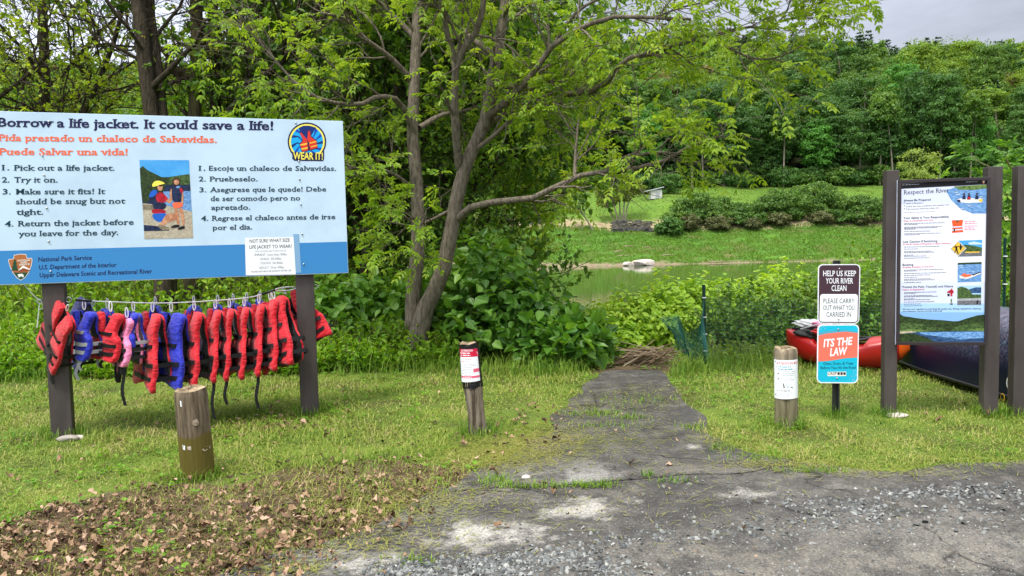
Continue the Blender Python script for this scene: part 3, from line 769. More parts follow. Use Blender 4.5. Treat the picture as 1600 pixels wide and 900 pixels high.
# ------------------------------------------------------------------ near trees
def poly_tube(mb, pts, r0, r1, k=14, sides=9, m=0, flare=0.0):
    P = resample(np.array(pts), k); R = np.linspace(r0, r1, k)
    if flare: R = R * (1 + flare * np.exp(-np.arange(k) / 1.2))
    V, Fq = tubes(P, R, sides); mb.add(V, Fq, m)
    return P, R

# the forked tree in front of the river: limbs follow the photograph, each at its own distance
root = thing('forked_tree', at(650, 532, 8.9) * np.array([1, 1, 0]) + np.array([0, 0, -.08]), 'large forked tree with two smooth grey brown trunks at the lawn edge', 'tree')
mb = MB(); LB = []
A = poly_tube(mb, ats([(647, 548, 8.95), (645, 470, 9.0), (652, 400, 9.0), (652, 300, 9.1), (645, 215, 9.2), (648, 120, 9.3), (652, 30, 9.4), (655, -120, 9.5), (650, -300, 9.6)]), .092, .045, 22, 12, flare=.3)
Bq = poly_tube(mb, ats([(652, 545, 8.8), (662, 490, 8.8), (690, 430, 8.75), (703, 370, 8.7), (716, 300, 8.7), (733, 245, 8.7), (758, 190, 8.7), (770, 120, 8.7), (784, 40, 8.7), (800, -60, 8.7), (830, -240, 8.7)]), .102, .04, 24, 12, flare=.45)
limbs = [
    ([(718, 262, 8.7), (712, 205, 8.5), (710, 140, 8.4), (716, 90, 8.3), (744, 50, 8.2), (756, 0, 8.1), (760, -90, 8)], .055, .025),
    ([(712, 95, 8.3), (698, 50, 8.2), (690, 0, 8.1), (680, -80, 8)], .035, .02),
    ([(712, 345, 8.7), (740, 322, 8.5), (790, 314, 8.2), (830, 310, 8.0), (862, 296, 7.9), (890, 278, 7.8), (915, 273, 7.7), (960, 265, 7.6), (1000, 262, 7.5), (1040, 250, 7.4), (1085, 225, 7.3), (1130, 212, 7.2)], .047, .012),
    ([(898, 277, 7.8), (899, 245, 7.9), (902, 205, 8.0), (905, 180, 8.1)], .022, .01),
    ([(960, 266, 7.6), (990, 245, 7.5), (1030, 238, 7.4), (1060, 240, 7.3)], .018, .008),
    ([(760, 185, 8.7), (790, 160, 8.4), (830, 120, 8.1), (860, 75, 7.9), (905, 45, 7.7), (960, 26, 7.5), (1020, 28, 7.4), (1080, 30, 7.3)], .045, .014),
    ([(735, 240, 8.7), (780, 205, 8.5), (820, 165, 8.3), (850, 150, 8.1), (880, 140, 8)], .03, .012),
    ([(728, 262, 8.7), (770, 190, 8.8), (820, 170, 8.9), (870, 163, 8.9), (905, 152, 9)], .04, .014),
    ([(905, 145, 8.5), (940, 136, 8.3), (962, 110, 8.1), (972, 92, 8.0), (1005, 88, 7.9), (1040, 75, 7.8), (1085, 62, 7.7), (1130, 50, 7.6), (1170, 42, 7.5), (1205, 45, 7.4)], .034, .012),
    ([(770, 130, 8.7), (830, 140, 8.6), (880, 147, 8.6), (905, 145, 8.5)], .04, .034),
    ([(1090, 66, 7.7), (1130, 72, 7.5), (1180, 92, 7.4), (1220, 88, 7.3), (1255, 70, 7.2)], .016, .006),
    ([(700, 330, 8.7), (670, 345, 8.5), (640, 352, 8.3), (600, 345, 8.1)], .02, .008),
    ([(650, 215, 9.2), (625, 160, 9.0), (590, 152, 8.7), (560, 164, 8.5), (520, 160, 8.3), (490, 150, 8.2), (450, 120, 8.1)], .045, .014),
    ([(650, 300, 9.1), (620, 275, 8.9), (585, 262, 8.7), (550, 262, 8.5), (530, 250, 8.4)], .03, .01),
    ([(648, 130, 9.3), (610, 90, 9.1), (570, 60, 8.9), (540, 30, 8.8), (500, 20, 8.7)], .04, .014),
    ([(655, 200, 9.2), (690, 180, 9.5), (730, 172, 9.8), (770, 160, 10)], .04, .014),
    ([(650, 60, 9.4), (600, 10, 9.6), (540, -40, 9.8)], .04, .016),
    ([(790, 10, 8.7), (850, -20, 8.4), (930, -30, 8.2), (1020, -35, 8)], .035, .012),
    ([(775, 90, 8.7), (720, 40, 9.2), (690, -40, 9.6)], .035, .014),
    ([(1205, 45, 7.4), (1222, 28, 7.3), (1232, 10, 7.2), (1238, -20, 7.1)], .011, .005),
    ([(1225, 30, 7.3), (1262, 24, 7.2), (1290, 6, 7.1), (1306, -10, 7.0)], .008, .004),
    ([(862, 75, 7.9), (900, 20, 7.8), (960, -10, 7.7), (1060, -20, 7.5)], .02, .008),
    ([(1020, 28, 7.4), (1070, 10, 7.3), (1110, 2, 7.2), (1150, -12, 7.1)], .012, .006),
    ([(452, 120, 8.1), (400, 60, 8.0), (370, 30, 7.9)], .014, .006),
]
for pts, r0, r1 in limbs:
    LB.append(poly_tube(mb, ats(pts), r0, r1, 12, 7))
LP = np.stack([p for p, _ in LB]); LR = np.stack([q for _, q in LB])
B2, R2 = spawn(LP, LR, 11, .22, 1.0, (25, 70), (.45, 1.1), 6, .12, .22, .03, .5, 1); V, Fq = tubes(B2, R2, 5); mb.add(V, Fq)
top = np.stack([resample(A[0], 12), resample(Bq[0], 12)]); topr = np.full((2, 12), .05)
B2b, R2b = spawn(top, topr, 16, .5, 1.0, (40, 75), (.8, 1.6), 6, .1, .2, .03, .4, 2); V, Fq = tubes(B2b, R2b, 5); mb.add(V, Fq)
B2 = np.concatenate([B2, B2b]); R2 = np.concatenate([R2, R2b])
B3, R3 = spawn(B2, R2, 6, .2, 1.0, (25, 65), (.2, .5), 5, .02, .25, .04, .6, 3); V, Fq = tubes(B3, np.maximum(R3, .0022), 4); mb.add(V, Fq)
mb.build('trunk', M['bark'], root, True)
kp_ = lambda B: np.interp(B[:, -1, 0], [-3.6, -2.6, -1.8, .3, 1.0], [.28, .4, .66, .6, .42])
kk = rng.random(len(B3)) < kp_(B3); B3 = B3[kk]
kk = rng.random(len(B2)) < kp_(B2); B2 = B2[kk]
V1, F1 = pinnate(B3, 3, 4, leaf=(.05, .08), t0=.35)
V2, F2 = pinnate(B2, 3, 5, leaf=(.05, .078), t0=.5)
mb = MB(); mb.add(V1, F1); mb.add(V2, F2)
mb.build('crown', M['ash_leaf'], root)

def gen_tree(name, label, stems, mats, seed, nl=(9, 6, 5), L1=(1.6, 3.0), L2=(.8, 1.6), L3=(.35, .8), t0=.3, leaf=4, lsz=(.06, .1), up=.25, comp=False, shape=OVAL, group=None, flare=.2, aspect=.6, sparse=None, mid=None):
    """a tree: traced stems, generated limbs, twigs and leaves"""
    P0 = [ats(s[0]) for s in stems]
    base = P0[0][0].copy(); base[2] = float(height(base[0], base[1]))
    root = thing(name, base, label, 'tree', group)
    mb = MB(); PP, RR = [], []
    for (pts, r0, r1), p in zip(stems, P0):
        q = poly_tube(mb, p, r0, r1, 14, 9, 0, flare); PP.append(q[0]); RR.append(q[1])
    PP = np.stack(PP); RR = np.stack(RR)
    a, ar = spawn(PP, RR, nl[0], t0, 1, (40, 80), L1, 7, up, .25, .05, .45, seed); V, Fq = tubes(a, ar, 6); mb.add(V, Fq)
    b_, br = spawn(a, ar, nl[1], .2, 1, (25, 65), L2, 6, up * .4, .25, .05, .55, seed + 1); V, Fq = tubes(b_, br, 4); mb.add(V, Fq)
    c_, cr_ = spawn(b_, br, nl[2], .2, 1, (25, 65), L3, 4, 0, .25, .04, .6, seed + 2); V, Fq = tubes(c_, np.maximum(cr_, .003), 3); mb.add(V, Fq)
    mb.build('trunk', mats[0], root, True)
    if sparse is not None:
        keep = np.random.default_rng(seed).random(len(c_)) < sparse; c_ = c_[keep]
    if comp: V, Fq = pinnate(c_, leaf, seed + 3, leaf=lsz)
    else: V, Fq = simple_leaves(c_, leaf, lsz, shape, seed + 3, aspect=aspect)
    np_mesh('crown', V, [Fq], mats[1], root)
    return root

gen_tree('twin_trunk_tree', 'thick dark twin trunk tree rising behind the life jacket sign', [
    ([(258, 560, 10.6), (256, 470, 10.6), (250, 330, 10.7), (237, 180, 10.8), (224, 80, 10.8), (215, -20, 10.9), (205, -260, 11)], .13, .085),
    ([(268, 520, 10.7), (264, 330, 10.8), (254, 175, 10.9), (243, 80, 11), (235, 20, 11.1), (232, -200, 11.2)], .085, .055)],
    (M['bark_dark'], M['pale_leaf']), 21, (10, 6, 4), (1.2, 2.8), t0=.45, leaf=6, lsz=(.03, .055), sparse=.4)
gen_tree('mossy_trunk_tree', 'dark mossy trunk tree with speckled bark behind the sign', [
    ([(296, 560, 11.2), (298, 400, 11.3), (303, 250, 11.4), (304, 160, 11.4), (308, 70, 11.5), (305, -30, 11.6), (300, -250, 11.8)], .105, .085)],
    (M['bark_moss'], M['pale_leaf']), 31, (8, 6, 4), (1.2, 2.6), t0=.5, leaf=6, lsz=(.03, .055), sparse=.4)
gen_tree('black_trunk_tree', 'straight nearly black trunk tree with a low slanting limb behind the sign', [
    ([(352, 540, 11.7), (345, 400, 11.8), (338, 250, 11.9), (336, 150, 11.9), (333, 40, 12), (330, -50, 12.1), (325, -260, 12.3)], .10, .075),
    ([(345, 200, 11.8), (372, 160, 11.4), (425, 110, 11.0), (455, 78, 10.8), (480, 35, 10.6), (505, 0, 10.4), (525, -40, 10.2)], .07, .04),
    ([(372, 165, 11.4), (392, 110, 11.3), (398, 60, 11.3), (408, 5, 11.3), (410, -40, 11.3)], .05, .03)],
    (M['bark_dark'], M['mid_leaf']), 41, (11, 7, 5), (1.0, 2.4), t0=.3, leaf=9, lsz=(.045, .08), sparse=.16)
gen_tree('maple_tree', 'yellow green maple with fine dark branches behind the sign', [
    ([(60, 560, 12.5), (62, 300, 12.6), (70, 120, 12.6), (60, -100, 12.7), (60, -260, 12.7)], .12, .05),
    ([(64, 330, 12.6), (120, 200, 12.2), (165, 100, 11.9), (190, 20, 11.7), (200, -80, 11.6)], .06, .025)],
    (M['bark_dark'], M['maple_leaf']), 51, (18, 8, 6), (1.4, 3.0), t0=.2, leaf=9, lsz=(.04, .075), sparse=.5, shape=OVAL, aspect=.85, up=.15)
gen_tree('maple_tree', 'yellow green maple partly cut off by the picture edge', [
    ([(-130, 560, 11.5), (-120, 300, 11.6), (-90, 100, 11.6), (-70, -200, 11.7)], .12, .05),
    ([(-115, 300, 11.6), (-30, 180, 11.2), (40, 120, 11), (80, 80, 10.8)], .05, .02)],
    (M['bark_dark'], M['maple_leaf']), 61, (14, 8, 6), (1.2, 2.6), t0=.25, leaf=9, lsz=(.04, .075), sparse=.55, aspect=.85, up=.1)
gen_tree('understory_tree', 'thin dark crooked tree in the shade between the sign and forked tree', [
    ([(562, 520, 11.3), (570, 440, 11.3), (574, 390, 11.3), (582, 345, 11.3), (600, 300, 11.2), (615, 230, 11.1), (620, 100, 11)], .10, .04),
    ([(578, 370, 11.3), (610, 338, 11.1), (628, 320, 11), (660, 270, 10.8)], .04, .015),
    ([(573, 400, 11.3), (555, 350, 11.5), (530, 300, 11.7), (520, 230, 11.8)], .035, .015)],
    (M['bark_dark'], M['mid_leaf']), 71, (10, 7, 5), (.8, 2.0), t0=.25, leaf=8, lsz=(.06, .10))
BACK = [(465, 14.2, .11, 81, 'mid_leaf', 'leafy green tree filling the gap above the sign top corner'), (500, 15.5, .12, 84, 'mid_leaf', 'tall leafy tree behind the thin crooked understory tree'),
        (600, 14.6, .10, 87, 'dark_leaf', 'dark leafy tree directly behind the straight stem of the forked tree'), (690, 16.5, .12, 90, 'mid_leaf', 'tall leafy tree seen between the two stems of the forked tree'),
        (760, 18.5, .10, 93, 'ash_leaf', 'light green leafy tree behind the leaning stem of the forked tree'), (100, 17, .12, 96, 'mid_leaf', 'dense green tree far behind the yellow green maples'), (560, 12.8, .07, 99, 'mid_leaf', 'slim leafy tree right behind the sign post and crooked tree'),
        (735, 13.2, .07, 108, 'mid_leaf', 'slim leafy tree just behind the leaning stem of the forked tree')]
for u, Y, r0, sd_, lm, lab in BACK:
    vt = {100: 170, 465: 120, 500: 40}.get(u, -150) if u != 760 else 60
    bz_ = float(height((u - 800) / 1155 * Y, Y)); vb = 450 - ((bz_ - .2 - 1.45) / Y * 1155) - 75
    gen_tree('leafy_tree', lab, [([(u, vb, Y), (u + 6, vb * .8 + vt * .2, Y), (u - 4, (vb + vt) * .5, Y), (u + 8, vb * .25 + vt * .75, Y), (u + 15, vt, Y + .2)], r0, .04),
                                 ([(u - 2, vb * .6 + vt * .4, Y), (u + 45, vb * .4 + vt * .6, Y - .5), (u + 80, vb * .22 + vt * .78, Y - .7), (u + 90, vb * .1 + vt * .9, Y - .8)], r0 * .5, .02),
                                 ([(u, vb * .7 + vt * .3, Y), (u - 55, vb * .5 + vt * .5, Y - .3), (u - 90, vb * .35 + vt * .65, Y - .6), (u - 110, vb * .2 + vt * .8, Y - .7)], r0 * .5, .02)],
             (M['bark_dark'], M[lm]), sd_, (16, 8, 5), (1.2, 2.8), (.8, 1.6), (.4, .9), t0=.06, leaf=11, lsz=(.085, .14), up=.1)

# ------------------------------------------------------------------ shrubs
def shrub(name, label, u, Y, R, H, lm, seed, nst=16, lsz=(.08, .13), shape=HEART, nl=5, kids=8, group=None, aspect=.8, squash=1.0, X=None, dome=0, cat='shrub', L2=(.25, .6), hollow=0.0):
    x = (u - 800) / 1155 * Y if X is None else X
    b0 = bz(x, Y); r = np.random.default_rng(seed)
    root = thing(name, b0, label, cat, group)
    k = 8; a = r.uniform(0, 6.283, nst); q = np.sqrt(r.uniform(.02, 1, nst)); s = np.linspace(0, 1, k)[None, :]
    hh = H * r.uniform(.6, 1.02, nst) * (1 - .35 * q ** 2)
    rx = q * R
    P = np.stack([(rx * .35 * np.cos(a))[:, None] + (rx * .65 * np.cos(a))[:, None] * s ** 1.6, ((rx * .35 * np.sin(a))[:, None] + (rx * .65 * np.sin(a))[:, None] * s ** 1.6) * squash,
                  hh[:, None] * (s * 1.12 - .12 * s ** 3 - .03)], -1) + r.normal(size=(nst, k, 3)) * .02 * np.linspace(0, 1, k)[None, :, None]
    P = P + b0
    Rr = np.full((nst, 1), .011) * np.linspace(1, .35, k)[None]
    mb = MB(); V, Fq = tubes(P, Rr, 5); mb.add(V, Fq)
    c_, cr_ = spawn(P, Rr, kids, .15 + hollow, 1, (40, 80), L2, 5, .12, .2, .03, .5, seed + 1); V, Fq = tubes(c_, cr_, 3); mb.add(V, Fq)
    mb.build('stem', M['stem'], root, True)
    V, Fq = simple_leaves(c_, nl, lsz, shape, seed + 2, t0=.25, aspect=aspect, flat=.5, droop=.15)
    V2, F2 = simple_leaves(P, nl * 2, lsz, shape, seed + 3, t0=.35 + hollow * .5, aspect=aspect, flat=.5)
    mb = MB(); mb.add(V, Fq); mb.add(V2, F2)
    if dome:                      # leaves crowd the lit outside of the bush
        th = r.uniform(0, 6.283, dome); cz = r.uniform(-.25, 1, dome); d3 = np.stack([np.sqrt(1 - cz * cz) * np.cos(th), np.sqrt(1 - cz * cz) * np.sin(th), cz], 1)
        rad = r.uniform(.72, 1.0, dome) * (1 + .13 * np.sin(3 * th + seed) * np.cos(4 * cz + seed) + .10 * np.sin(7 * th + 5 * cz + seed) + .06 * np.sin(13 * th - 9 * cz))
        Pd = b0 + np.array([0, 0, H * .42]) + d3 * rad[:, None] * np.array([R * 1.05, R * 1.05 * squash, H * .58])
        Dd = np.cross(d3, r.normal(size=d3.shape)) + d3 * .5 - np.array([0, 0, .25]); L_ = r.uniform(lsz[0], lsz[1], dome)
        V3, F3 = leaves(Pd, Dd, d3 * .6 + np.array([0, 0, .7]) + r.normal(size=d3.shape) * .35, L_, L_ * aspect, shape); mb.add(V3, F3)
    mb.build('foliage', lm, root)
    return root
KN = M['knot_leaf']
for u, Y, R, H, sd_, lab in [
    (690, 9.7, .75, 1.35, 301, 'dark green large leaved bush rooted beside the forked trunk'),
    (755, 9.3, .75, 1.75, 302, 'tallest dark green large leaved bush behind the taped post'),
    (802, 9.2, .60, 1.2, 303, 'large leaved green bush between the taped post and path'),
    (848, 8.9, .46, .78, 304, 'rounded large leaved bush hanging over the path edge'),
    (900, 8.45, .38, .55, 305, 'low large leaved bush at the very edge of the path'),
    (612, 10.0, .8, 1.5, 306, 'large leaved bush in the shade just before the forked trunk'),
    (545, 9.9, .8, 1.45, 307, 'large leaved bush beside the sign post by the thin dark tree'),
    (730, 10.8, .9, 2.3, 308, 'tall dim large leaved bush behind the leaning trunk'),
    (500, 10.6, .8, 1.75, 309, 'tall large leaved bush right behind the sign post'),
    (775, 10.4, .7, 1.75, 310, 'tall loose large leaved bush at the river edge behind the others')]:
    shrub('knotweed_bush', lab, u, Y, R, H, KN, sd_, nst=20, lsz=(.10, .165), kids=9, nl=4, dome=420)
BR = M['bright_leaf']
for u, Y, R, H, sd_, lab in [
    (945, 13.2, .75, 1.12, 321, 'bright yellow green bush nearest the end of the path'),
    (998, 13.8, 1.0, 1.70, 322, 'bright yellow green bush behind the pile of dead stalks'),
    (1058, 14.0, 1.0, 1.88, 323, 'bright yellow green bush behind the loose green netting'),
    (1115, 14.2, 1.0, 1.92, 324, 'bright yellow green bush directly behind the green fence stake'),
    (1172, 14.4, 1.0, 1.92, 325, 'bright yellow green bush past the fence beyond the stake'),
    (1230, 14.6, 1.0, 2.2, 326, 'bright yellow green bush behind the paper wrapped post')]:
    shrub('bright_bush', lab, u, Y - 1.2, R, H * .98, BR, sd_, nst=30, lsz=(.07, .125), dome=3000, kids=8, nl=5, aspect=.7, shape=OVAL, L2=(.2, .5))
BL = M['brush_leaf']
for u, Y, R, H, sd_, lab, lm in [
    (1150, 10.2, .6, 1.15, 331, 'twiggy grey green bush behind the wire fence beside the stake', BL),
    (1205, 10.0, .6, 1.1, 332, 'twiggy bush behind the wire fence above the paper wrapped post', M['mid_leaf']),
    (1250, 10.2, .6, 1.3, 333, 'leafy bush over the red kayak stern', BL),
    (1300, 10.5, .65, 1.35, 334, 'leafy bush behind the brown river sign', M['brush_leaf']),
    (1350, 10.3, .65, 1.45, 335, 'leafy bush between the river sign and the poster post', M['herb_leaf']),
    (1400, 10.6, .7, 1.5, 336, 'leafy bush hidden mostly behind the river poster', BL),
    (1580, 9.6, .6, 1.9, 338, 'tall leafy bush seen between the two brown posts', M['herb_leaf']),
    (1540, 10.2, .7, 1.9, 339, 'leafy bush behind the river poster post', M['knot_leaf']),
    (1370, 12.5, .7, 2.3, 340, 'tall shoots of green brush beside the poster above the river', M['mid_leaf'])]:
    shrub('brush_bush', lab, u, Y, R * 1.15, H * 1.15, lm, sd_, nst=24, lsz=(.05, .095), kids=11, nl=6, dome=500, aspect=.55, shape=OVAL, L2=(.2, .5))
# large compound leaved saplings at the frame edge, beyond the poster
for u, Y, top, sd_, lab in [(1520, 12.5, 262, 345, 'young sumac like tree with broad sprays above the river poster'), (1585, 11.5, 228, 346, 'tall sumac like tree behind the edge post'), (1650, 11.0, 205, 347, 'sumac like tree beyond the edge post')]:
    x = (u - 800) / 1155 * Y; b0 = bz(x, Y); zt = at(u, top + 40, Y)[2] - b0[2]; r = np.random.default_rng(sd_)
    root = thing('sumac_tree', b0, lab, 'tree'); mb = MB(); ks = []
    for i in range(4):
        q = resample(np.array([(0, 0, -.1), (r.normal() * .15, r.normal() * .15, zt * .5), (r.normal() * .4, r.normal() * .4, zt * r.uniform(.8, 1))]), 10) + b0
        ks.append(q)
    ks = np.stack(ks); rr = np.full((4, 10), 1.0) * np.linspace(.03, .012, 10); V, Fq = tubes(ks, rr, 6); mb.add(V, Fq)
    c_, cr_ = spawn(ks, rr, 13, .35, 1, (40, 75), (.4, .8), 6, .15, .2, .03, .5, sd_); V, Fq = tubes(c_, cr_, 4); mb.add(V, Fq)
    mb.build('trunk', M['stem'], root, True)
    V, Fq = pinnate(c_, 4, sd_, (.22, .34), (.09, .14), 6, .4); np_mesh('crown', V, [Fq], M['knot_leaf'] if u != 1520 else M['herb_leaf'], root)

# undergrowth under and behind the sign (ground cover)
def herbs(name, n, xr, yr, hfun, lm, seed, lsz, shape=OVAL, per=14, aspect=.55, reject=None):
    r = np.random.default_rng(seed)
    x = r.uniform(*xr, n); y = r.uniform(*yr, n)
    if reject is not None:
        k = ~reject(x, y); x, y = x[k], y[k]
    n = len(x); h = hfun(x, y) * r.uniform(.55, 1.1, n); z = height(x, y)
    s = np.linspace(0, 1, 4)[None, :, None]
    lean = r.normal(size=(n, 1, 3)) * .22 * h[:, None, None]; lean[..., 2] = 0
    P = np.stack([x, y, z - .02], 1)[:, None, :] + np.array([0, 0, 1.0]) * h[:, None, None] * s + lean * s ** 2
    V, Fq = tubes(P, np.full((n, 4), .0035), 3)
    V2, F2 = simple_leaves(P, per, lsz, shape, seed + 1, t0=.2, aspect=aspect, flat=.45, droop=.1)
    mb = MB(); mb.add(V, Fq, 0); mb.add(V2, F2, 1)
    return tag(mb.build(name, [M['stem'], lm]), kind='stuff')
notpath = lambda x, y: inpoly(x, y, PATHW) | ((x > .2) & (y < 8.9))
herbs('undergrowth', 3600, (-8.5, -.5), (8.1, 9.6), lambda x, y: np.clip(.16 + (y - 8.1) * .5, .12, .75), M['herb_leaf'], 401, (.05, .085), per=15, reject=lambda x, y: y < 8.2 + .12 * vnoise(x, y, 44, 8, 2.5))
herbs('undergrowth', 3400, (-9.5, -1.2), (9.4, 13), lambda x, y: np.clip(.75 + (y - 9.4) * .55, .7, 2.5), M['herb_leaf'], 411, (.07, .12), per=22)
herbs('undergrowth', 1300, (-9.5, -3.0), (10.5, 13), lambda x, y: 1.7 + (y - 10.5) * .35, M['bright_leaf'], 421, (.07, .11), per=20)
herbs('undergrowth', 900, (2.3, 6.5), (8.15, 9.6), lambda x, y: .12 + (y - 8.15) * .2, M['brush_leaf'], 431, (.04, .07), per=12, reject=lambda x, y: inpoly(x, y, PATHW))
herbs('undergrowth', 420, (1.2, 4.5), (9.9, 14), lambda x, y: .4 + 0 * x, M['herb_leaf'], 441, (.06, .1), per=12)

# ------------------------------------------------------------------ heap of dead stalks by the end of the path
r = np.random.default_rng(52); mb = MB()
for i in range(300):
    u = 1000 + r.normal() * 22; Y = 8.42 + r.uniform(0, 1.9)
    p = bz((u - 800) / 1155 * Y, Y) + np.array([0, 0, r.uniform(0, .21) * math.exp(-((u - 1005) / 38) ** 2)])
    a = r.normal() * .55 + .25; l = r.uniform(.25, .75); d = np.array([math.cos(a), math.sin(a) * .6, r.normal() * .18 + .1])
    k = np.stack([p - d * l / 2, p + r.normal(size=3) * .015, p + d * l / 2]); V, Fq = tubes(resample(k, 5), np.full(5, r.uniform(.004, .010)), 5); mb.add(V, Fq, int(r.integers(0, 3)))
b0 = bz(1.7, 10)
o = mb.build('dead_stalk_heap', [mat('dead_stalk_tan', (.25, .185, .115), .8, .2), mat('dead_stalk_brown', (.20, .13, .075), .85, .2), mat('dead_stalk_pale', (.36, .29, .20), .8, .2)])
tag(o, 'heap of pale dead stalks at the end of the path', 'brush pile')
# ------------------------------------------------------------------ lettering and print on flat and round surfaces
from mathutils.geometry import tessellate_polygon
_FM = {}
def text_raw(body, bold=0.0, slab=0.0, shear=0.0):
    cu = bpy.data.curves.new('t', 'FONT'); cu.body = body; cu.offset = bold; cu.shear = shear; cu.resolution_u = 2
    ob = bpy.data.objects.new('t', cu); COL.objects.link(ob)
    dg = bpy.context.evaluated_depsgraph_get()
    me = bpy.data.meshes.new_from_object(ob.evaluated_get(dg))
    bpy.data.objects.remove(ob); bpy.data.curves.remove(cu)
    bm = bmesh.new(); bm.from_mesh(me); bpy.data.meshes.remove(me)
    bmesh.ops.remove_doubles(bm, verts=bm.verts[:], dist=1e-5)
    bm.verts.index_update()
    V = [tuple(v.co[:2]) for v in bm.verts]; Fc = [[v.index for v in f.verts] for f in bm.faces]; nf = len(Fc)
    if slab:
        met = _FM['lv']
        seen = set(); small = set()
        for v0 in bm.verts:
            if v0.index in seen: continue
            st = [v0]; isl = []
            seen.add(v0.index)
            while st:
                q = st.pop(); isl.append(q)
                for e_ in q.link_edges:
                    o_ = e_.other_vert(q)
                    if o_.index not in seen: seen.add(o_.index); st.append(o_)
            zz = [q.co.y for q in isl]
            if max(zz) - min(zz) < .3: small.update(q.index for q in isl)
        for e_ in bm.edges:
            a_, b_ = e_.verts
            if len(e_.link_faces) != 1 or a_.index in small or abs(a_.co.y - b_.co.y) > 2e-3: continue
            l = abs(a_.co.x - b_.co.x); y_ = a_.co.y; cy_ = e_.link_faces[0].calc_center_median().y
            if not .06 < l < .26: continue
            for lv, top in met:
                yy = lv + (bold if top else -bold)
                if abs(y_ - yy) < .012 and ((cy_ < y_) == top):
                    x0, x1 = min(a_.co.x, b_.co.x) - slab, max(a_.co.x, b_.co.x) + slab; h_ = .085
                    i = len(V); ya, yb = (y_ - h_, y_) if top else (y_, y_ + h_)
                    V += [(x0, ya), (x1, ya), (x1, yb), (x0, yb)]; Fc.append([i, i + 1, i + 2, i + 3])
    bm.free()
    return np.array(V), Fc, nf
def _levels():
    g = lambda ch: text_raw(ch)[0][:, 1].max()
    _FM['lv'] = [(0.0, False), (g('x'), True), (g('H'), True), (g('l'), True)]; _FM['cap'] = g('H')
_levels()

class Plane:
    """flat face of a board: picture pixels are carried along their sight line onto the board"""
    def __init__(s, O, ex):
        s.O = np.asarray(O, float); s.ex = unit(np.asarray(ex, float)); s.n = np.array([s.ex[1], -s.ex[0], 0])
    def P(s, uv, lay=0):
        d = rays(uv); t = ((s.O - EYE) @ s.n) / (d @ s.n)
        return EYE + d * t[:, None] + s.n * (lay * .0006)
    def loc(s, u, v):
        p = s.P([(u, v)])[0]; return (p - s.O) @ s.ex, p[2]
    def at(s, a, z, off=0.0):
        q = s.O + s.ex * a + s.n * off; return np.array([q[0], q[1], z])
class Round:
    """front of a post of radius r about an axis through base (leaning axis ax)"""
    def __init__(s, base, ax, r):
        s.b = np.asarray(base, float); s.ax = unit(np.asarray(ax, float)); s.r = r
        v = EYE - s.b; v = v - s.ax * (v @ s.ax); s.n = unit(v); s.ex = np.cross(s.ax, s.n); s.ex = -s.ex if (s.ex @ CR) < 0 else s.ex
    def P(s, uv, lay=0):
        d = rays(uv); t = ((s.b - EYE) @ s.n) / (d @ s.n); p = EYE + d * t[:, None] - s.b
        x = p @ s.ex; h = p @ s.ax; R = s.r + .003 + lay * .0006; x = np.clip(x, -R * .999, R * .999)
        return s.b + s.ax * h[:, None] + s.ex * x[:, None] + s.n * np.sqrt(R * R - x * x)[:, None]

class Print:
    def __init__(s, surf): s.s = surf; s.mb = MB(); s.mats = []
    def mi(s, m):
        if m not in s.mats: s.mats.append(m)
        return s.mats.index(m)
    def faces(s, uv, Fc, m, lay):
        V = s.s.P(np.asarray(uv, float), lay); g = {}
        for f in Fc: g.setdefault(len(f), []).append(f)
        s.mb.add(V, [np.array(x) for x in g.values()], s.mi(m))
    def text(s, body, p0, p1, cap, m, lay=2, bold=0.0, slab=0.0, shear=0.0):
        V, Fc, nf = text_raw(body, bold, slab, shear)
        x = (V[:, 0] - V[:, 0].min()) / (V[:, 0].max() - V[:, 0].min()); y = V[:, 1] / _FM['cap']
        p0 = np.array(p0, float); p1 = np.array(p1, float)
        uv = p0 + (p1 - p0) * x[:, None] + np.array([.012, -1.0]) * (cap * y)[:, None]
        s.faces(uv, Fc[:nf], m, lay)
        if len(Fc) > nf: s.faces(uv, Fc[nf:], m, lay + .35)
    def poly(s, pts, m, lay=1, sub=0):
        pts = [tuple(p) for p in pts]
        tri = tessellate_polygon([[Vector((p[0], p[1], 0)) for p in pts]])
        s.faces(pts, [list(t) for t in tri], m, lay)
    def quad(s, tl, tr, br, bl, m, lay=1, n=1):
        tl, tr, br, bl = (np.array(q, float) for q in (tl, tr, br, bl)); a = np.linspace(0, 1, n + 1)[:, None]
        top = tl + (tr - tl) * a; bot = bl + (br - bl) * a
        uv = np.vstack([top, bot]); s.faces(uv, [[i, i + n + 1, i + n + 2, i + 1] for i in range(n)], m, lay)
    def disc(s, c, r, m, lay=1, n=36, ry=None):
        a = np.linspace(0, 2 * math.pi, n, endpoint=False)
        uv = np.stack([c[0] + r * np.cos(a), c[1] + (ry or r) * np.sin(a)], 1)
        s.faces(uv, [list(range(n))], m, lay)
    def words(s, x0, x1, y, h, m, lay=2, seed=0, slope=0.0, n=1, gap=0):
        r = random.Random(seed)
        for i in range(n):
            x = x0; e = x1 if i < n - 1 else x0 + (x1 - x0) * r.uniform(.55, .95)
            while x < e:
                w_ = min(r.uniform(1.5, 5) * max(h, .8) * 1.1, e - x); yy = y + i * gap + slope * (x - x0)
                s.quad((x, yy - h), (x + w_, yy - h + slope * w_), (x + w_, yy + slope * w_), (x, yy), m, lay, max(1, int(w_ / 3))); x += w_ + h * .8
    def build(s, name, parent): return s.mb.build(name, s.mats, parent)

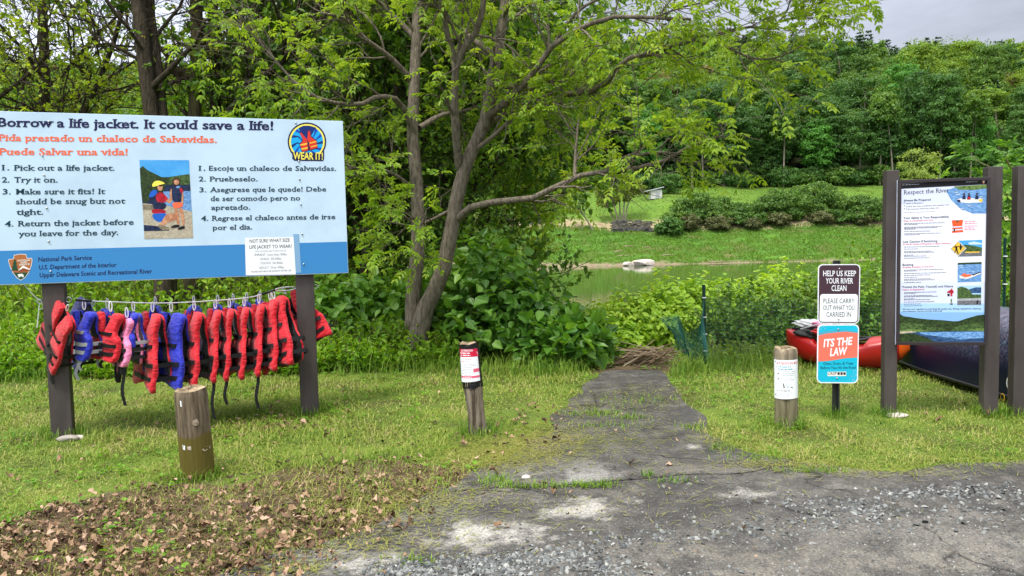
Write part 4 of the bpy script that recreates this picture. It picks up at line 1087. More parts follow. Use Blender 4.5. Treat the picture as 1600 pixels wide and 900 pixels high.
def flat(name, h, rough=.55, spec=.3): return mat(name, hexc(h), rough, spec)
def printmat(k, h):
    tex = {'hill': ('#18240f', '#3a5026', 55), 'hill2': ('#22331a', '#57743c', 60), 'hill3': ('#3f5c2c', '#7c9650', 50), 'water': ('#1c3354', '#3f6796', 40), 'waterl': ('#4377b4', '#86b2e0', 45), 'sand': ('#a0947e', '#c4bba8', 50), 'sandd': ('#6c644e', '#988e76', 60), 'vest': ('#0b1228', '#24345c', 40), 'rtee': ('#8c0f20', '#d0283a', 30), 'skin': ('#a5694a', '#d8a27e', 35), 'grey': ('#4c4e54', '#84868c', 60), 'greyl': ('#8c9096', '#b8bcc2', 60), 'skyb': ('#3c98e2', '#5cb4f0', 6)}.get(k)
    if not tex: return flat('print_' + k, h)
    return mat('print_' + k, hexc(tex[0]), .5, .3, col2=hexc(tex[1]), scale=tex[2], stretch=(1, 1, 2.2) if k.startswith('water') or k in ('grey', 'greyl') else (1, 1, 1))
INK = {k: printmat(k, h) for k, h in dict(navy='#1c1d4c', coral='#f2704a', teal_ink='#123848', blue='#3a86c6', pale='#c6def0', white='#eef2f6', yellow='#f6e85c', gold='#eec03a', black='#17161a', red='#d8382c', orange='#ee5a2a', cyan='#10a8e8', royal='#1544b0', deep='#0c2a74',
     brown='#8a4a2a', rust='#b06a3a', forest='#1f4a34', snow='#f0ede6', skyb='#4aa6ea', skyl='#a8cef2', hill='#1f3a22', hill2='#34552c', hill3='#50703a', water='#20406e', waterl='#5a92d0', lilac='#d4dcf4', sand='#b9ad94', sandd='#8c836f', skin='#c48a68', shorts='#1d62c8', vest='#121c4c', rtee='#c01c30', hairb='#4a3024', pink='#e0607e', grey='#6a6c74', greyl='#a4a6ac', crimson='#d01c40', plum='#46303a', teal='#14b8d8', tealm='#56a0b8', salmon='#fa7460', slate='#1c4a60', foam='#c4d8ee', rose='#e88898').items()}
POSTM = mat('post_brown_paint', (.052, .042, .040), .62, .35, col2=(.075, .062, .058), scale=5, bump=.25, bscale=60, stretch=(2, 2, .6), bdist=.003)
STEEL = mat('galvanised_steel', (.55, .56, .58), .35, .5, 1.0)
WHITEM = mat('white_plastic', (.78, .79, .80), .35, .5)
FEET = []
def postpx(u, v): return gnd(u, v)

# ------------------------------------------------------------------ the life jacket sign
pl, pr = gnd(97, 684), gnd(485, 648)
exL = unit(pr - pl)
LS = Plane(pl + np.array([exL[1], -exL[0], 0]) * .03, exL)
sign = thing('notice_board', [*(pl + pr)[:2] / 2, 0], 'large pale blue sign asking people to borrow a life jacket, on two brown posts', 'sign')
aR = (LS.loc(534, 186)[0] + LS.loc(546, 424)[0]) / 2; aL = LS.loc(-14, 300)[0]
zT = (LS.loc(534, 186)[1] + LS.loc(0, 177)[1]) / 2; zB = (LS.loc(546, 424.5)[1] + LS.loc(0, 448)[1]) / 2
BOARD = mat('board_pale_blue', hexc('#c6dff2'), .36, .45, col2=hexc('#b2cbe0'), scale=2.2, detail=9, lo=.42, hi=.78, bump=.12, bscale=3)
ey = np.array([-exL[1], exL[0], 0])
bevel_box('panel', LS.at((aL + aR) / 2, (zT + zB) / 2, -.011), LS.ex, ey, (aR - aL) / 2, .0105, (zT - zB) / 2, BOARD, sign, .003)
for p in (pl, pr):
    FEET.append((p[0] + ey[0] * .05, p[1] + ey[1] * .05, .10))
    bevel_box('post', np.array([p[0], p[1], .6]) + ey * .05 , LS.ex, ey, .074, .05, .86 if p is pl else .84, POSTM, sign, .006)
    bevel_box('post_top', np.array([p[0], p[1], 1.9]) + ey * .06, LS.ex, ey, .07, .045, .44, POSTM, sign, .006)
pn = Print(LS)
zb_ = lambda a: None
band = [LS.at(aL + .004, LS.loc(0, 392)[1], 0), LS.at(aR - .004, LS.loc(545, 377.5)[1], 0), LS.at(aR - .004, zB + .006, 0), LS.at(aL + .004, zB + .006, 0)]
bm_ = MB(); bm_.add(np.array(band) + LS.n * .0008, [[(0, 3, 2, 1)]]); bm_.build('blue_band', INK['blue'], sign)
h1 = Print(LS)
h1.text('Borrow a life jacket. It could save a life!', (-5, 197.6), (427, 203.2), 13.4, INK['navy'], 2, .024, .06)
h1.build('headline_lettering', sign)
h2 = Print(LS)
h2.text('Pida prestado un chaleco de Salvavidas.', (-3, 220), (339, 223), 10, INK['coral'], 2, .02, .06)
h2.text('Puede Salvar una vida!', (-2, 241.8), (199.5, 242.4), 10, INK['coral'], 2, .02, .06)
h2.build('spanish_lettering', sign)
h3 = Print(LS); T = INK['teal_ink']
for body, p0, p1 in [('1.', (2.5, 266), (14.5, 266)), ('Pick out a life jacket.', (21.7, 266.3), (179, 266.5)), ('2.', (2.8, 285), (15, 285)), ('Try it on.', (22, 285), (90, 285)), ('3.', (4, 303.6), (17, 303.6)), ('Make sure it fits! It', (24.5, 303.6), (164.5, 303)),
                     ('should be snug but not', (24.7, 319), (196, 318)), ('tight.', (25.5, 335.6), (67.5, 335.2)), ('4.', (7.5, 354), (21, 353.6)), ('Return the jacket before', (28, 353.6), (209, 351)), ('you leave for the day.', (28.7, 369.4), (185, 367))]:
    h3.text(body, p0, p1, 8.3, T, 2, .014, .05)
for body, p0, p1 in [('1.', (310, 266.5), (321, 266.5)), ('Escoje un chaleco de Salvavidas.', (326.5, 266.5), (525, 266.8)), ('2.', (310.5, 283.3), (321.5, 283.3)), ('Pruebeselo.', (327.5, 283.3), (402.5, 283.2)), ('3.', (311.5, 300.3), (322.5, 300.3)), ('Asegurese que le quede! Debe', (328, 300.2), (509.6, 299)),
                     ('de ser comodo pero no', (329, 314), (469, 313)), ('apretado.', (330, 328), (391, 327.4)), ('4.', (314, 345), (325.5, 344.8)), ('Regrese el chaleco antes de irse', (331, 344.8), (524, 342.2)), ('por el dia.', (332, 359.4), (394, 358.2))]:
    h3.text(body, p0, p1, 7.4, T, 2, .014, .05)
h3.build('instruction_lettering', sign)
for body, p0, p1 in [('National Park Service', (60, 408.6), (143.5, 405.6)), ('U.S. Department of the Interior', (61, 421), (182, 416.8)), ('Upper Delaware Scenic and Recreational River', (62, 433.2), (237.5, 426.8))]:
    h4 = Print(LS); h4.text(body, p0, p1, 6.6, INK['navy'], 3, .014); h4.build('agency_lettering', sign)
# arrowhead emblem of the agency, from a 236 x 270 drawing
em = Print(LS)
def E(pts): return [(13 + (x - 85) * 37.5 / 236, 397.6 + (y - 48) * 41.5 / 268 - (x - 85) * .006) for x, y in pts]
em.poly(E([(140, 56), (200, 46), (262, 52), (266, 80), (272, 92), (318, 92), (322, 118), (312, 175), (288, 240), (250, 290), (208, 316), (170, 290), (128, 235), (100, 170), (85, 110), (90, 95), (130, 95), (140, 80)]), INK['snow'], 3)
em.poly(E([(144, 60), (200, 51), (258, 57), (262, 84), (270, 97), (313, 97), (316, 118), (306, 172), (283, 236), (210, 236), (132, 232), (105, 168), (90, 112), (95, 100), (134, 98), (144, 84)]), INK['rust'], 4)
em.poly(E([(132, 232), (283, 236), (248, 284), (208, 309), (173, 285)]), INK['forest'], 4)
em.poly(E([(148, 100), (136, 118), (142, 118), (126, 150), (136, 150), (118, 185), (132, 185), (112, 212), (190, 215), (168, 185), (178, 185), (164, 150), (172, 150), (160, 118), (164, 118), (156, 100)]), INK['forest'], 5)
em.poly(E([(182, 212), (215, 178), (236, 164), (262, 182), (300, 206), (298, 214)]), INK['snow'], 5.2)
em.poly(E([(190, 215), (232, 190), (300, 214), (298, 222), (190, 226)]), INK['brown'], 5.6)
em.poly(E([(176, 256), (196, 248), (222, 248), (238, 262), (238, 282), (228, 284), (222, 274), (200, 276), (196, 284), (188, 282), (184, 268)]), INK['snow'], 5)
for i, (tx, x0, x1, y) in enumerate([('NATIONAL', 176, 304, 122), ('PARK', 210, 274, 143), ('SERVICE', 194, 296, 164)]):
    q = E([(x0, y), (x1, y - 2)]); em.text(tx, q[0], q[1], 2.6, INK['snow'], 6, .02)
em.build('agency_emblem', sign)
# WEAR IT! roundel, from a 1100 x 900 drawing
lg = Print(LS)
def G(pts): return [(430 + x * .1, 180 + y * .1) for x, y in pts]
c0 = (479.6, 221.5)
lg.disc(c0, 30.2, INK['navy'], 1); lg.poly(G([(265, 540), (765, 560), (760, 700), (740, 718), (300, 712), (268, 680)]), INK['navy'], 1.2)
lg.disc(c0, 27.8, INK['yellow'], 1.8); lg.disc(c0, 25.2, INK['cyan'], 2.4)
lg.poly(G([(265, 575), (765, 590), (760, 690), (280, 690)]), INK['navy'], 3.8)
for k in range(13):
    a = -2.9 + k * .47; a2 = a + .2
    R_ = 25.0; lg.poly([(c0[0], c0[1] + 6), (c0[0] + R_ * .62 * math.cos(a + .22), c0[1] + R_ * .62 * math.sin(a + .22)), (c0[0] + R_ * math.cos(a), c0[1] + R_ * math.sin(a)), (c0[0] + R_ * math.cos(a2), c0[1] + R_ * math.sin(a2)), (c0[0] + R_ * .6 * math.cos(a + .36), c0[1] + R_ * .6 * math.sin(a + .36))], INK['royal' if k % 3 else 'deep'], 2.9)
lg.poly(G([(365, 200), (440, 165), (540, 165), (640, 195), (560, 320), (500, 420), (420, 320)]), INK['deep'], 3.3)
lg.poly(G([(375, 270), (410, 258), (430, 290), (505, 400), (500, 250), (525, 232), (550, 245), (565, 330), (650, 395), (668, 520), (540, 552), (420, 578), (376, 455), (420, 395), (415, 350)]), INK['navy'], 4)
lg.poly(G([(384, 280), (406, 272), (500, 385), (508, 530), (530, 545), (430, 570), (385, 460), (432, 400), (425, 360)]), INK['red'], 4.6)
lg.poly(G([(512, 252), (526, 242), (542, 252), (556, 340), (640, 400), (660, 505), (545, 542), (508, 400), (500, 390)]), INK['red'], 4.7)
for q in [[(390, 455), (500, 432), (504, 452), (470, 468), (395, 476)], [(406, 520), (510, 496), (512, 516), (480, 532), (412, 540)], [(530, 430), (640, 402), (645, 420), (540, 448)], [(548, 492), (655, 462), (660, 480), (552, 504)]]: lg.poly(G(q), INK['gold'], 5.4)
lg.poly(G([(498, 392), (512, 392), (528, 540), (512, 545)]), INK['navy'], 5.2)
lg.disc((481.8, 224), 1.7, INK['navy'], 5.8, 10); lg.disc((483, 230.5), 1.7, INK['navy'], 5.8, 10)
lg.text('WEAR IT!', (458, 248.8), (504.3, 249.6), 11, INK['yellow'], 5, .02)
lg.build('life_jacket_logo', sign)
def chaikin2(P, n):
    P = np.asarray(P, float); Q = np.roll(P, -1, 0); a = .12 if n < 8 else .22
    return np.stack([(1 - a) * P + a * Q, a * P + (1 - a) * Q], 1).reshape(-1, 2)
# the printed photograph of two people, from an 836 x 900 enlargement
ph = Print(LS)
def H(pts): return [(190 + x * .1555, 240 + y * .1555) for x, y in pts]
for q, k in [([(180, 64), (678, 66), (686, 260), (188, 260)], 'skyb'), ([(183, 150), (212, 124), (260, 165), (330, 200), (400, 235), (470, 236), (560, 222), (683, 204), (690, 330), (192, 330)], 'hill'), ([(560, 224), (683, 204), (690, 318), (470, 310), (480, 240)], 'hill2'),
             ([(192, 322), (690, 312), (706, 590), (212, 530)], 'vest'), ([(420, 380), (693, 376), (706, 590), (400, 590)], 'waterl'), ([(194, 322), (440, 318), (420, 380), (330, 430), (240, 500), (206, 470)], 'hill'),
             ([(212, 500), (440, 520), (706, 582), (720, 848), (230, 858), (216, 600)], 'sand'), ([(212, 510), (420, 520), (420, 566), (214, 566)], 'sandd'), ([(222, 716), (470, 740), (480, 775), (226, 780)], 'vest'),
             # kneeling adult
             ([(305, 312), (330, 277), (376, 270), (425, 290), (438, 302), (400, 310), (312, 338)], 'yellow'), ([(356, 328), (384, 310), (416, 316), (412, 350), (400, 374), (366, 370)], 'skin'), ([(372, 318), (416, 312), (416, 326), (376, 334)], 'black'),
             ([(268, 440), (300, 378), (345, 358), (375, 385), (410, 480), (452, 510), (440, 560), (330, 570), (305, 500)], 'vest'), ([(268, 436), (300, 372), (350, 360), (360, 400), (310, 440)], 'shorts'),
             ([(338, 430), (370, 388), (410, 390), (462, 440), (470, 470), (440, 490), (360, 492)], 'rtee'), ([(300, 556), (440, 562), (450, 604), (305, 604)], 'rtee'), ([(440, 470), (486, 455), (482, 380), (500, 350), (520, 365), (506, 490), (470, 502)], 'skin'),
             ([(303, 602), (460, 596), (440, 660), (380, 692), (320, 660)], 'shorts'), ([(445, 606), (560, 596), (588, 630), (570, 660), (460, 690), (420, 735), (370, 730), (400, 690)], 'skin'), ([(360, 720), (420, 715), (478, 750), (470, 770), (400, 770)], 'sandd'),
             # standing child
             ([(508, 300), (512, 260), (550, 234), (586, 256), (590, 300), (560, 318), (520, 318)], 'hairb'), ([(524, 272), (556, 258), (580, 276), (576, 304), (552, 318), (530, 306)], 'skin'), ([(500, 340), (545, 318), (590, 326), (606, 400), (604, 490), (510, 492)], 'vest'), ([(545, 330), (590, 322), (585, 345), (555, 350)], 'waterl'),
             ([(580, 344), (606, 346), (624, 380), (604, 400), (592, 392)], 'rtee'), ([(606, 396), (622, 388), (622, 500), (606, 540), (598, 530)], 'skin'), ([(506, 490), (604, 488), (622, 530), (560, 552), (520, 546)], 'coral'), ([(526, 546), (566, 552), (580, 640), (582, 716), (560, 716), (545, 640)], 'skin'), ([(574, 550), (612, 544), (632, 640), (634, 724), (612, 728), (600, 640)], 'skin'),
             ([(484, 740), (540, 712), (584, 716), (580, 740), (520, 748)], 'black'), ([(556, 762), (600, 728), (638, 730), (634, 752), (590, 766)], 'black')]:
    o_ = H(q); n_ = len(ph.mb.F); ph.poly(o_ if n_ < 9 else [tuple(x) for x in chaikin2(chaikin2(o_, n_), n_)], INK[k], 1.2 + .16 * n_)
ph.build('photo_print', sign)
# taped paper notice and its plastic sleeve
pp = Print(LS)
pp.poly([(458, 366), (467, 365.6), (470.6, 426), (461, 426.6)], mat('plastic_sleeve', hexc('#7eaad0'), .12, .6), 3.2)
pp.poly([(382.6, 371.5), (458.6, 370), (462.2, 428.6), (384.2, 430.2)], INK['white'], 4)
pp.text('NOT SURE WHAT SIZE', (390, 379.3), (452.6, 377.6), 5.1, INK['black'], 5, .004)
pp.text('LIFE JACKET TO WEAR?', (389.8, 388.6), (455.8, 387.2), 5.1, INK['black'], 5, .004)
pp.text('CHECK THE INSIDE LABEL TO FIND YOUR SIZE', (398, 393.6), (447, 392.6), 1.7, INK['grey'], 5)
for body, x0, x1, y in [('INFANT  Less than 30lbs', 398, 448, 399.8), ('CHILD  30-50lbs', 406.5, 439.6, 406.4), ('YOUTH  50-90lbs', 406.6, 441.6, 413), ('ADULT  Over 90lbs', 405, 443.8, 420)]: pp.text(body, (x0, y), (x1, y - .9), 3.3, INK['grey'], 5)
pp.text('PLEASE RETURN LIFE JACKETS AFTER USE', (393, 425.8), (455, 423.6), 2.3, INK['grey'], 5, .004)
pp.build('paper_notice', sign)
for u, v in [(66, 243), (69, 274), (73, 325), (76, 377), (79, 424), (467, 252), (468, 280), (470, 319.5), (472, 365.6), (474.5, 412.6), (76, 190), (462, 192)]:
    bm = bmesh.new(); bmesh.ops.create_uvsphere(bm, u_segments=10, v_segments=6, radius=.008); p = LS.P([(u, v)], 3)[0]
    for vv in bm.verts: vv.co = Vector(p) + vv.co * 1.0
    bm_obj('screw', bm, STEEL, sign, True)

# ------------------------------------------------------------------ cable with its eye bolts and turnbuckle
CP = Plane(pl + ey * .05, exL)
def ring(mb, c, ax, ay, r, t, k=18, m=0, sy=1.0, sides=6):
    a = np.linspace(0, 2 * math.pi, k + 1); P = c + r * np.cos(a)[:, None] * ax + r * sy * np.sin(a)[:, None] * ay
    V, Fq = tubes(P, np.full(k + 1, t), sides); mb.add(V, Fq, m)
up3 = np.array([0, 0, 1.0])
cab = thing('steel_cable', CP.P([(300, 474)])[0], 'thin white steel cable strung between the two posts of the life jacket sign', 'cable')
cpx = [(118, 469), (160, 471), (250, 473.5), (330, 470), (390, 464.5), (418, 457), (430, 453)]
cpt = resample(np.array([CP.P([p])[0] for p in cpx]), 40)
mb = MB(); V, Fq = tubes(cpt, np.full(40, .0045), 6); mb.add(V, Fq); mb.build('wire', WHITEM, cab, True)
for seg in (cpt[:4], cpt[-4:]):
    mb = MB(); V, Fq = tubes(seg, np.full(4, .010), 6); mb.add(V, Fq); mb.build('wire_clamp', INK['black'], cab, True)
mb = MB(); t0, t1 = CP.P([(430, 453)])[0], CP.P([(463, 450)])[0]
ring(mb, (t0 + t1) / 2, unit(t1 - t0), up3, np.linalg.norm(t1 - t0) / 2, .006, 24, 0, .17); mb.build('turnbuckle', STEEL, cab, True)
for u, v in ((107, 468.5), (471, 449)):
    mb = MB(); p = CP.P([(u, v)])[0]; ring(mb, p, CP.ex, up3, .020, .005); mb.build('eye_bolt', STEEL, cab, True)
for u, v in ((493, 448), (62, 471)):
    mb = MB(); p = CP.P([(u, v)])[0]; ring(mb, p, CP.ex, up3, .017, .0045); mb.build('eye_bolt', STEEL, cab, True)
mb = MB()
for pts in ([(64, 470), (55, 464), (44, 452), (38, 446)], [(62, 473), (60, 492), (58, 512)], [(62, 484), (68, 480), (66, 476)]):
    k = resample(np.array([CP.P([p])[0] for p in pts]), 8); V, Fq = tubes(k, np.full(8, .0035), 5); mb.add(V, Fq)
tag(mb.build('cord', WHITEM), 'thin white cord hanging loose beside the outer post of the sign', 'cord')

# ------------------------------------------------------------------ life jackets
def fabric(name, col, col2):
    m, t, b = new_mat(name); L = t.links.new; nd = t.nodes.new
    tcn = nd('ShaderNodeTexCoord'); n1 = nd('ShaderNodeTexNoise'); n1.inputs['Scale'].default_value = 7; n1.inputs['Detail'].default_value = 5; L(tcn.outputs['Object'], n1.inputs['Vector'])
    mp = nd('ShaderNodeMapping'); mp.inputs['Scale'].default_value = (14, 14, 34); L(tcn.outputs['Object'], mp.inputs[0])
    n2 = nd('ShaderNodeTexNoise'); n2.inputs['Scale'].default_value = .8; n2.inputs['Detail'].default_value = 5; n2.inputs['Distortion'].default_value = 1.2; L(mp.outputs[0], n2.inputs['Vector'])
    rp = nd('ShaderNodeValToRGB'); rp.color_ramp.elements[0].position = .35; rp.color_ramp.elements[1].position = .7; rp.color_ramp.elements[0].color = (*col, 1); rp.color_ramp.elements[1].color = (*col2, 1)
    L(n1.outputs['Fac'], rp.inputs[0]); L(rp.outputs[0], b.inputs['Base Color'])
    b.inputs['Roughness'].default_value = .55; b.inputs['Specular IOR Level'].default_value = .3; b.inputs['Sheen Weight'].default_value = .2
    bp = nd('ShaderNodeBump'); bp.inputs['Strength'].default_value = .8; bp.inputs['Distance'].default_value = .025; L(n2.outputs['Fac'], bp.inputs['Height']); L(bp.outputs[0], b.inputs['Normal'])
    return m
NY = {'red': fabric('nylon_red', (.50, .003, .012), (.62, .006, .020)), 'blue': fabric('nylon_blue', (.008, .016, .36), (.012, .026, .46)), 'navy': fabric('nylon_navy', (.006, .01, .11), (.01, .016, .16)),
      'black': fabric('nylon_black', (.003, .003, .004), (.007, .007, .009)), 'pink': fabric('nylon_pink', (.72, .16, .34), (.82, .28, .46)), 'grey': fabric('nylon_grey', (.22, .23, .25), (.32, .33, .35)), 'webblack': mat('webbing_black', (.008, .008, .009), .6, .3), 'webgrey': mat('webbing_grey', (.36, .37, .39), .6, .3)}

def chaikin(P):
    P = np.asarray(P, float); Q = np.roll(P, -1, 0)
    return np.stack([.75 * P + .25 * Q, .25 * P + .75 * Q], 1).reshape(-1, 2)
def pad(outline, th, y0, Ht, side, straps, zcut=.05, puff=.9):
    """padded panel: outline in (x, z); outer face towards side; index 0 shell, 1 lining"""
    P = np.asarray(outline, float); P = np.stack([.86 * P + .14 * np.roll(P, -1, 0), .14 * P + .86 * np.roll(P, -1, 0)], 1).reshape(-1, 2)
    a = sum(P[i][0] * P[(i + 1) % len(P)][1] - P[(i + 1) % len(P)][0] * P[i][1] for i in range(len(P)))
    if a < 0: P = P[::-1]
    n = len(P); T = np.roll(P, -1, 0) - np.roll(P, 1, 0); T /= np.maximum(np.linalg.norm(T, axis=1, keepdims=True), 1e-9); inn = np.stack([-T[:, 1], T[:, 0]], 1)
    bm = bmesh.new(); rings = []
    for ins, d in [(th * .30, -1), (th * .09, -.82), (0, -.4), (0, .4), (th * .09, .82), (th * .30, 1)]:
        rings.append([bm.verts.new((q[0] + i[0] * ins, d * th / 2, q[1] + i[1] * ins)) for q, i in zip(P, inn)])
    for r0, r1 in zip(rings[:-1], rings[1:]):
        for i in range(n): bm.faces.new([r0[i], r0[(i + 1) % n], r1[(i + 1) % n], r1[i]])
    bm.faces.new(rings[0][::-1]); bm.faces.new(rings[-1])
    bmesh.ops.recalc_face_normals(bm, faces=bm.faces[:])
    zs = P[:, 1]
    for z in np.arange(zs.min() + zcut, zs.max(), zcut):
        bmesh.ops.bisect_plane(bm, geom=bm.verts[:] + bm.edges[:] + bm.faces[:], plane_co=(0, 0, z), plane_no=(0, 0, 1))
    for f in bm.faces:
        f.material_index = 0 if f.normal.y * side > -.55 else 1; f.smooth = True
    xm = (P[:, 0].min() + P[:, 0].max()) / 2; xw = max((P[:, 0].max() - P[:, 0].min()) / 2, .01)
    for v in bm.verts:
        z = v.co.z; s = 1.0
        for zs_ in straps: s *= 1 - .2 * math.exp(-((z - zs_) / .022) ** 2)
        dome = .005 * (1 - min(1, ((v.co.x - xm) / xw) ** 2)) * side
        v.co.y = v.co.y * s + dome * s
        q = min(1, max(0, 1 + z / Ht)); bend = 1 - .82 * q ** 2.2
        v.co.y += y0 * (bend + (.35 * max(0, -z / Ht - .45) if side < 0 else 0)) + .006 * math.sin(z * 31 + y0 * 50) + .008 * math.sin(v.co.x * 17 + z * 9)
        v.co.z -= .078
    return bm
def band_loop(z, hx, yf, yb, wd, th, rnd=.05, tilt=0.0):
    pts = []
    for cx, cy, a0 in ((hx - rnd, yb - rnd, 0), (-hx + rnd, yb - rnd, 90), (-hx + rnd, yf + rnd, 180), (hx - rnd, yf + rnd, 270)):
        for a in np.radians(np.linspace(a0, a0 + 90, 6)): pts.append((cx + rnd * math.cos(a), cy + rnd * math.sin(a)))
    pts = np.array(pts); n = len(pts); mb = MB()
    T = np.roll(pts, -1, 0) - np.roll(pts, 1, 0); T /= np.linalg.norm(T, axis=1, keepdims=True); o = np.stack([T[:, 1], -T[:, 0]], 1)
    zz = z - .078 + tilt * pts[:, 0]
    R = [np.stack([pts[:, 0] + o[:, 0] * k, pts[:, 1] + o[:, 1] * k, zz + dz], 1) for k, dz in ((0, -wd / 2), (th, -wd / 2), (th, wd / 2), (0, wd / 2))]
    V = np.concatenate(R); i = np.arange(n); j = (i + 1) % n
    F_ = np.concatenate([np.stack([a * n + i, a * n + j, b_ * n + j, b_ * n + i], 1) for a, b_ in ((0, 1), (1, 2), (2, 3), (3, 0))])
    mb.add(V, F_); return mb
def ribbon(pts, wd, th=.003, ax=(1, 0, 0)):
    P = resample(np.array(pts, float), 12); ax = unit(np.array(ax, float)); T = unit(np.gradient(P, axis=0)); nn = unit(np.cross(T, ax))
    V = np.concatenate([P - ax * wd / 2 - nn * th / 2, P + ax * wd / 2 - nn * th / 2, P + ax * wd / 2 + nn * th / 2, P - ax * wd / 2 + nn * th / 2]); n = 12; i = np.arange(n - 1)
    F_ = np.concatenate([np.stack([a * n + i, b_ * n + i, b_ * n + i + 1, a * n + i + 1], 1) for a, b_ in ((0, 1), (1, 2), (2, 3), (3, 0))])
    mb = MB(); mb.add(V, F_); return mb
def life_jacket(shell, lining, web, label, group='life jackets hanging from the cable', tails=(), child=False, stripe=None):
    t = thing('life_jacket', (0, 0, 0), label, 'life jacket', group); del RL[t.name]
    if not child:
        Ht = .6; back = [(0, -.05), (.04, -.04), (.06, -.003), (.16, -.012), (.185, -.05), (.165, -.14), (.162, -.24), (.185, -.31), (.222, -.36), (.226, -.44), (.224, -.53), (.2, -.57), (.1, -.575)]
        back = back + [(-x, z) for x, z in back[::-1][0:]][:-1]
        fr = [(.045, -.002), (.10, .006), (.165, -.012), (.185, -.05), (.172, -.15), (.176, -.24), (.188, -.29), (.212, -.34), (.226, -.38), (.224, -.46), (.228, -.56), (.222, -.61), (.12, -.58), (.014, -.55), (.01, -.42), (.012, -.30), (.024, -.17), (.034, -.06)]
        st = (-.25, -.39, -.505); y0, yb, th = -.068, .062, .042; hx = .226; wd = .034
    else:
        Ht = .38; back = [(0, -.05), (.05, -.04), (.07, -.003), (.12, -.01), (.135, -.04), (.12, -.10), (.12, -.15), (.15, -.19), (.16, -.25), (.158, -.33), (.14, -.36), (.07, -.362)]
        back = back + [(-x, z) for x, z in back[::-1]][:-1]
        fr = [(.055, -.002), (.09, .004), (.125, -.012), (.135, -.04), (.115, -.10), (.115, -.15), (.15, -.19), (.16, -.25), (.158, -.33), (.14, -.365), (.07, -.36), (.01, -.355), (.008, -.25), (.01, -.18), (.025, -.10)]
        st = (-.15, -.235, -.30); y0, yb, th = -.058, .05, .05; hx = .16; wd = .028
    fr = [(x * 1.13, z) for x, z in fr]; back = [(x * .92, z) for x, z in back]
    bm_obj('back_panel', pad(back, th * .5, yb, Ht, 1, st), [NY[shell], NY[lining]], t, True, False)
    for s in (1, -1):
        bm_obj('front_panel', pad([(x * s, z) for x, z in fr], th, y0, Ht, -1, st), [NY[stripe] if (stripe and s == 1) else NY[shell], NY[lining]], t, True, False)
    for k, z in enumerate(st):
        yf = y0 - th / 2 - .014; ybk = yb + th / 2 + .014
        if k == 0:
            q = 1 - .82 * (1 + z / Ht) ** 2.2
            band_loop(z, hx * .72, y0 * q - th / 2 - .012, y0 * q + th / 2 + .004, wd * .9, .004, .02).build('strap', NY[web], t, False, False)
        else:
            band_loop(z, hx + .006, yf, ybk, wd, .004, .045, .03 * (k - 1.5)).build('strap', NY[web], t, False, False)
            bevel_box('buckle', (.02, yf - .008, z - .078), (1, 0, 0), (0, 1, 0), .026, .007, .018, INK['black'] if web == 'webblack' else WHITEM, t, .003, False)
    for x0, zt, l in ():
        ribbon([(x0, y0 - .02, zt - .078), (x0 + .012, y0 - .035, zt - .078 - l * .4), (x0 - .006, y0 - .02, zt - .078 - l * .75), (x0 + .004, y0 - .02, zt - .078 - l)], .026, ax=(.75, .66, 0)).build('strap_tail', NY[web], t, False, False)
    mb = MB(); ring(mb, np.array([0, 0, -.032]), np.array([.45, .9, 0]), up3, .010, .0048, 18, 0, 4.0); mb.build('clip', WHITEM, t, True, False)
    t['tails'] = 0; TAILS[t.name] = (tails, y0, web); return t
TAILS = {}
CA = math.degrees(math.atan2(exL[1], exL[0]))
def hang(t, u, rot, tilt=0.0, sc=1.0, back=0.0, drop=0.0, pitch=0.0, tails=()):
    us = np.array([800 + 1155 * ((p - EYE) @ CR) / ((p - EYE) @ CF) for p in cpt])
    p = np.array([np.interp(u, us, cpt[:, j]) for j in range(3)]) + np.array([0, back, -drop])
    t.location = tuple(p); t.rotation_mode = 'XYZ'
    t.rotation_euler = (math.radians(pitch), math.radians(tilt), math.radians(rot)); t.scale = (sc, sc, sc)
    R_ = t.rotation_euler.to_matrix(); dn = np.array(R_.transposed() @ Vector((0, 0, -1))); sx_ = np.array(R_.transposed() @ Vector((.5, .05, 0)))
    tl, y0, web = TAILS.get(t.name, (tails, -.068, 'webblack'))
    for x0, zt, ln in list(tl) + (list(tails) if t.name in TAILS else []):      # loose strap ends hang straight down
        p = np.array([x0, y0 - .03, zt - .078]); ribbon([p, p + dn * ln * .4 + sx_ * .03, p + dn * ln * .75 - sx_ * .02, p + dn * ln + sx_ * .015], .032, ax=np.array(R_.transposed() @ Vector((.93, -.35, 0)))).build('strap_tail', NY[web], t, False, False)
    if 'tails' in t: del t['tails']
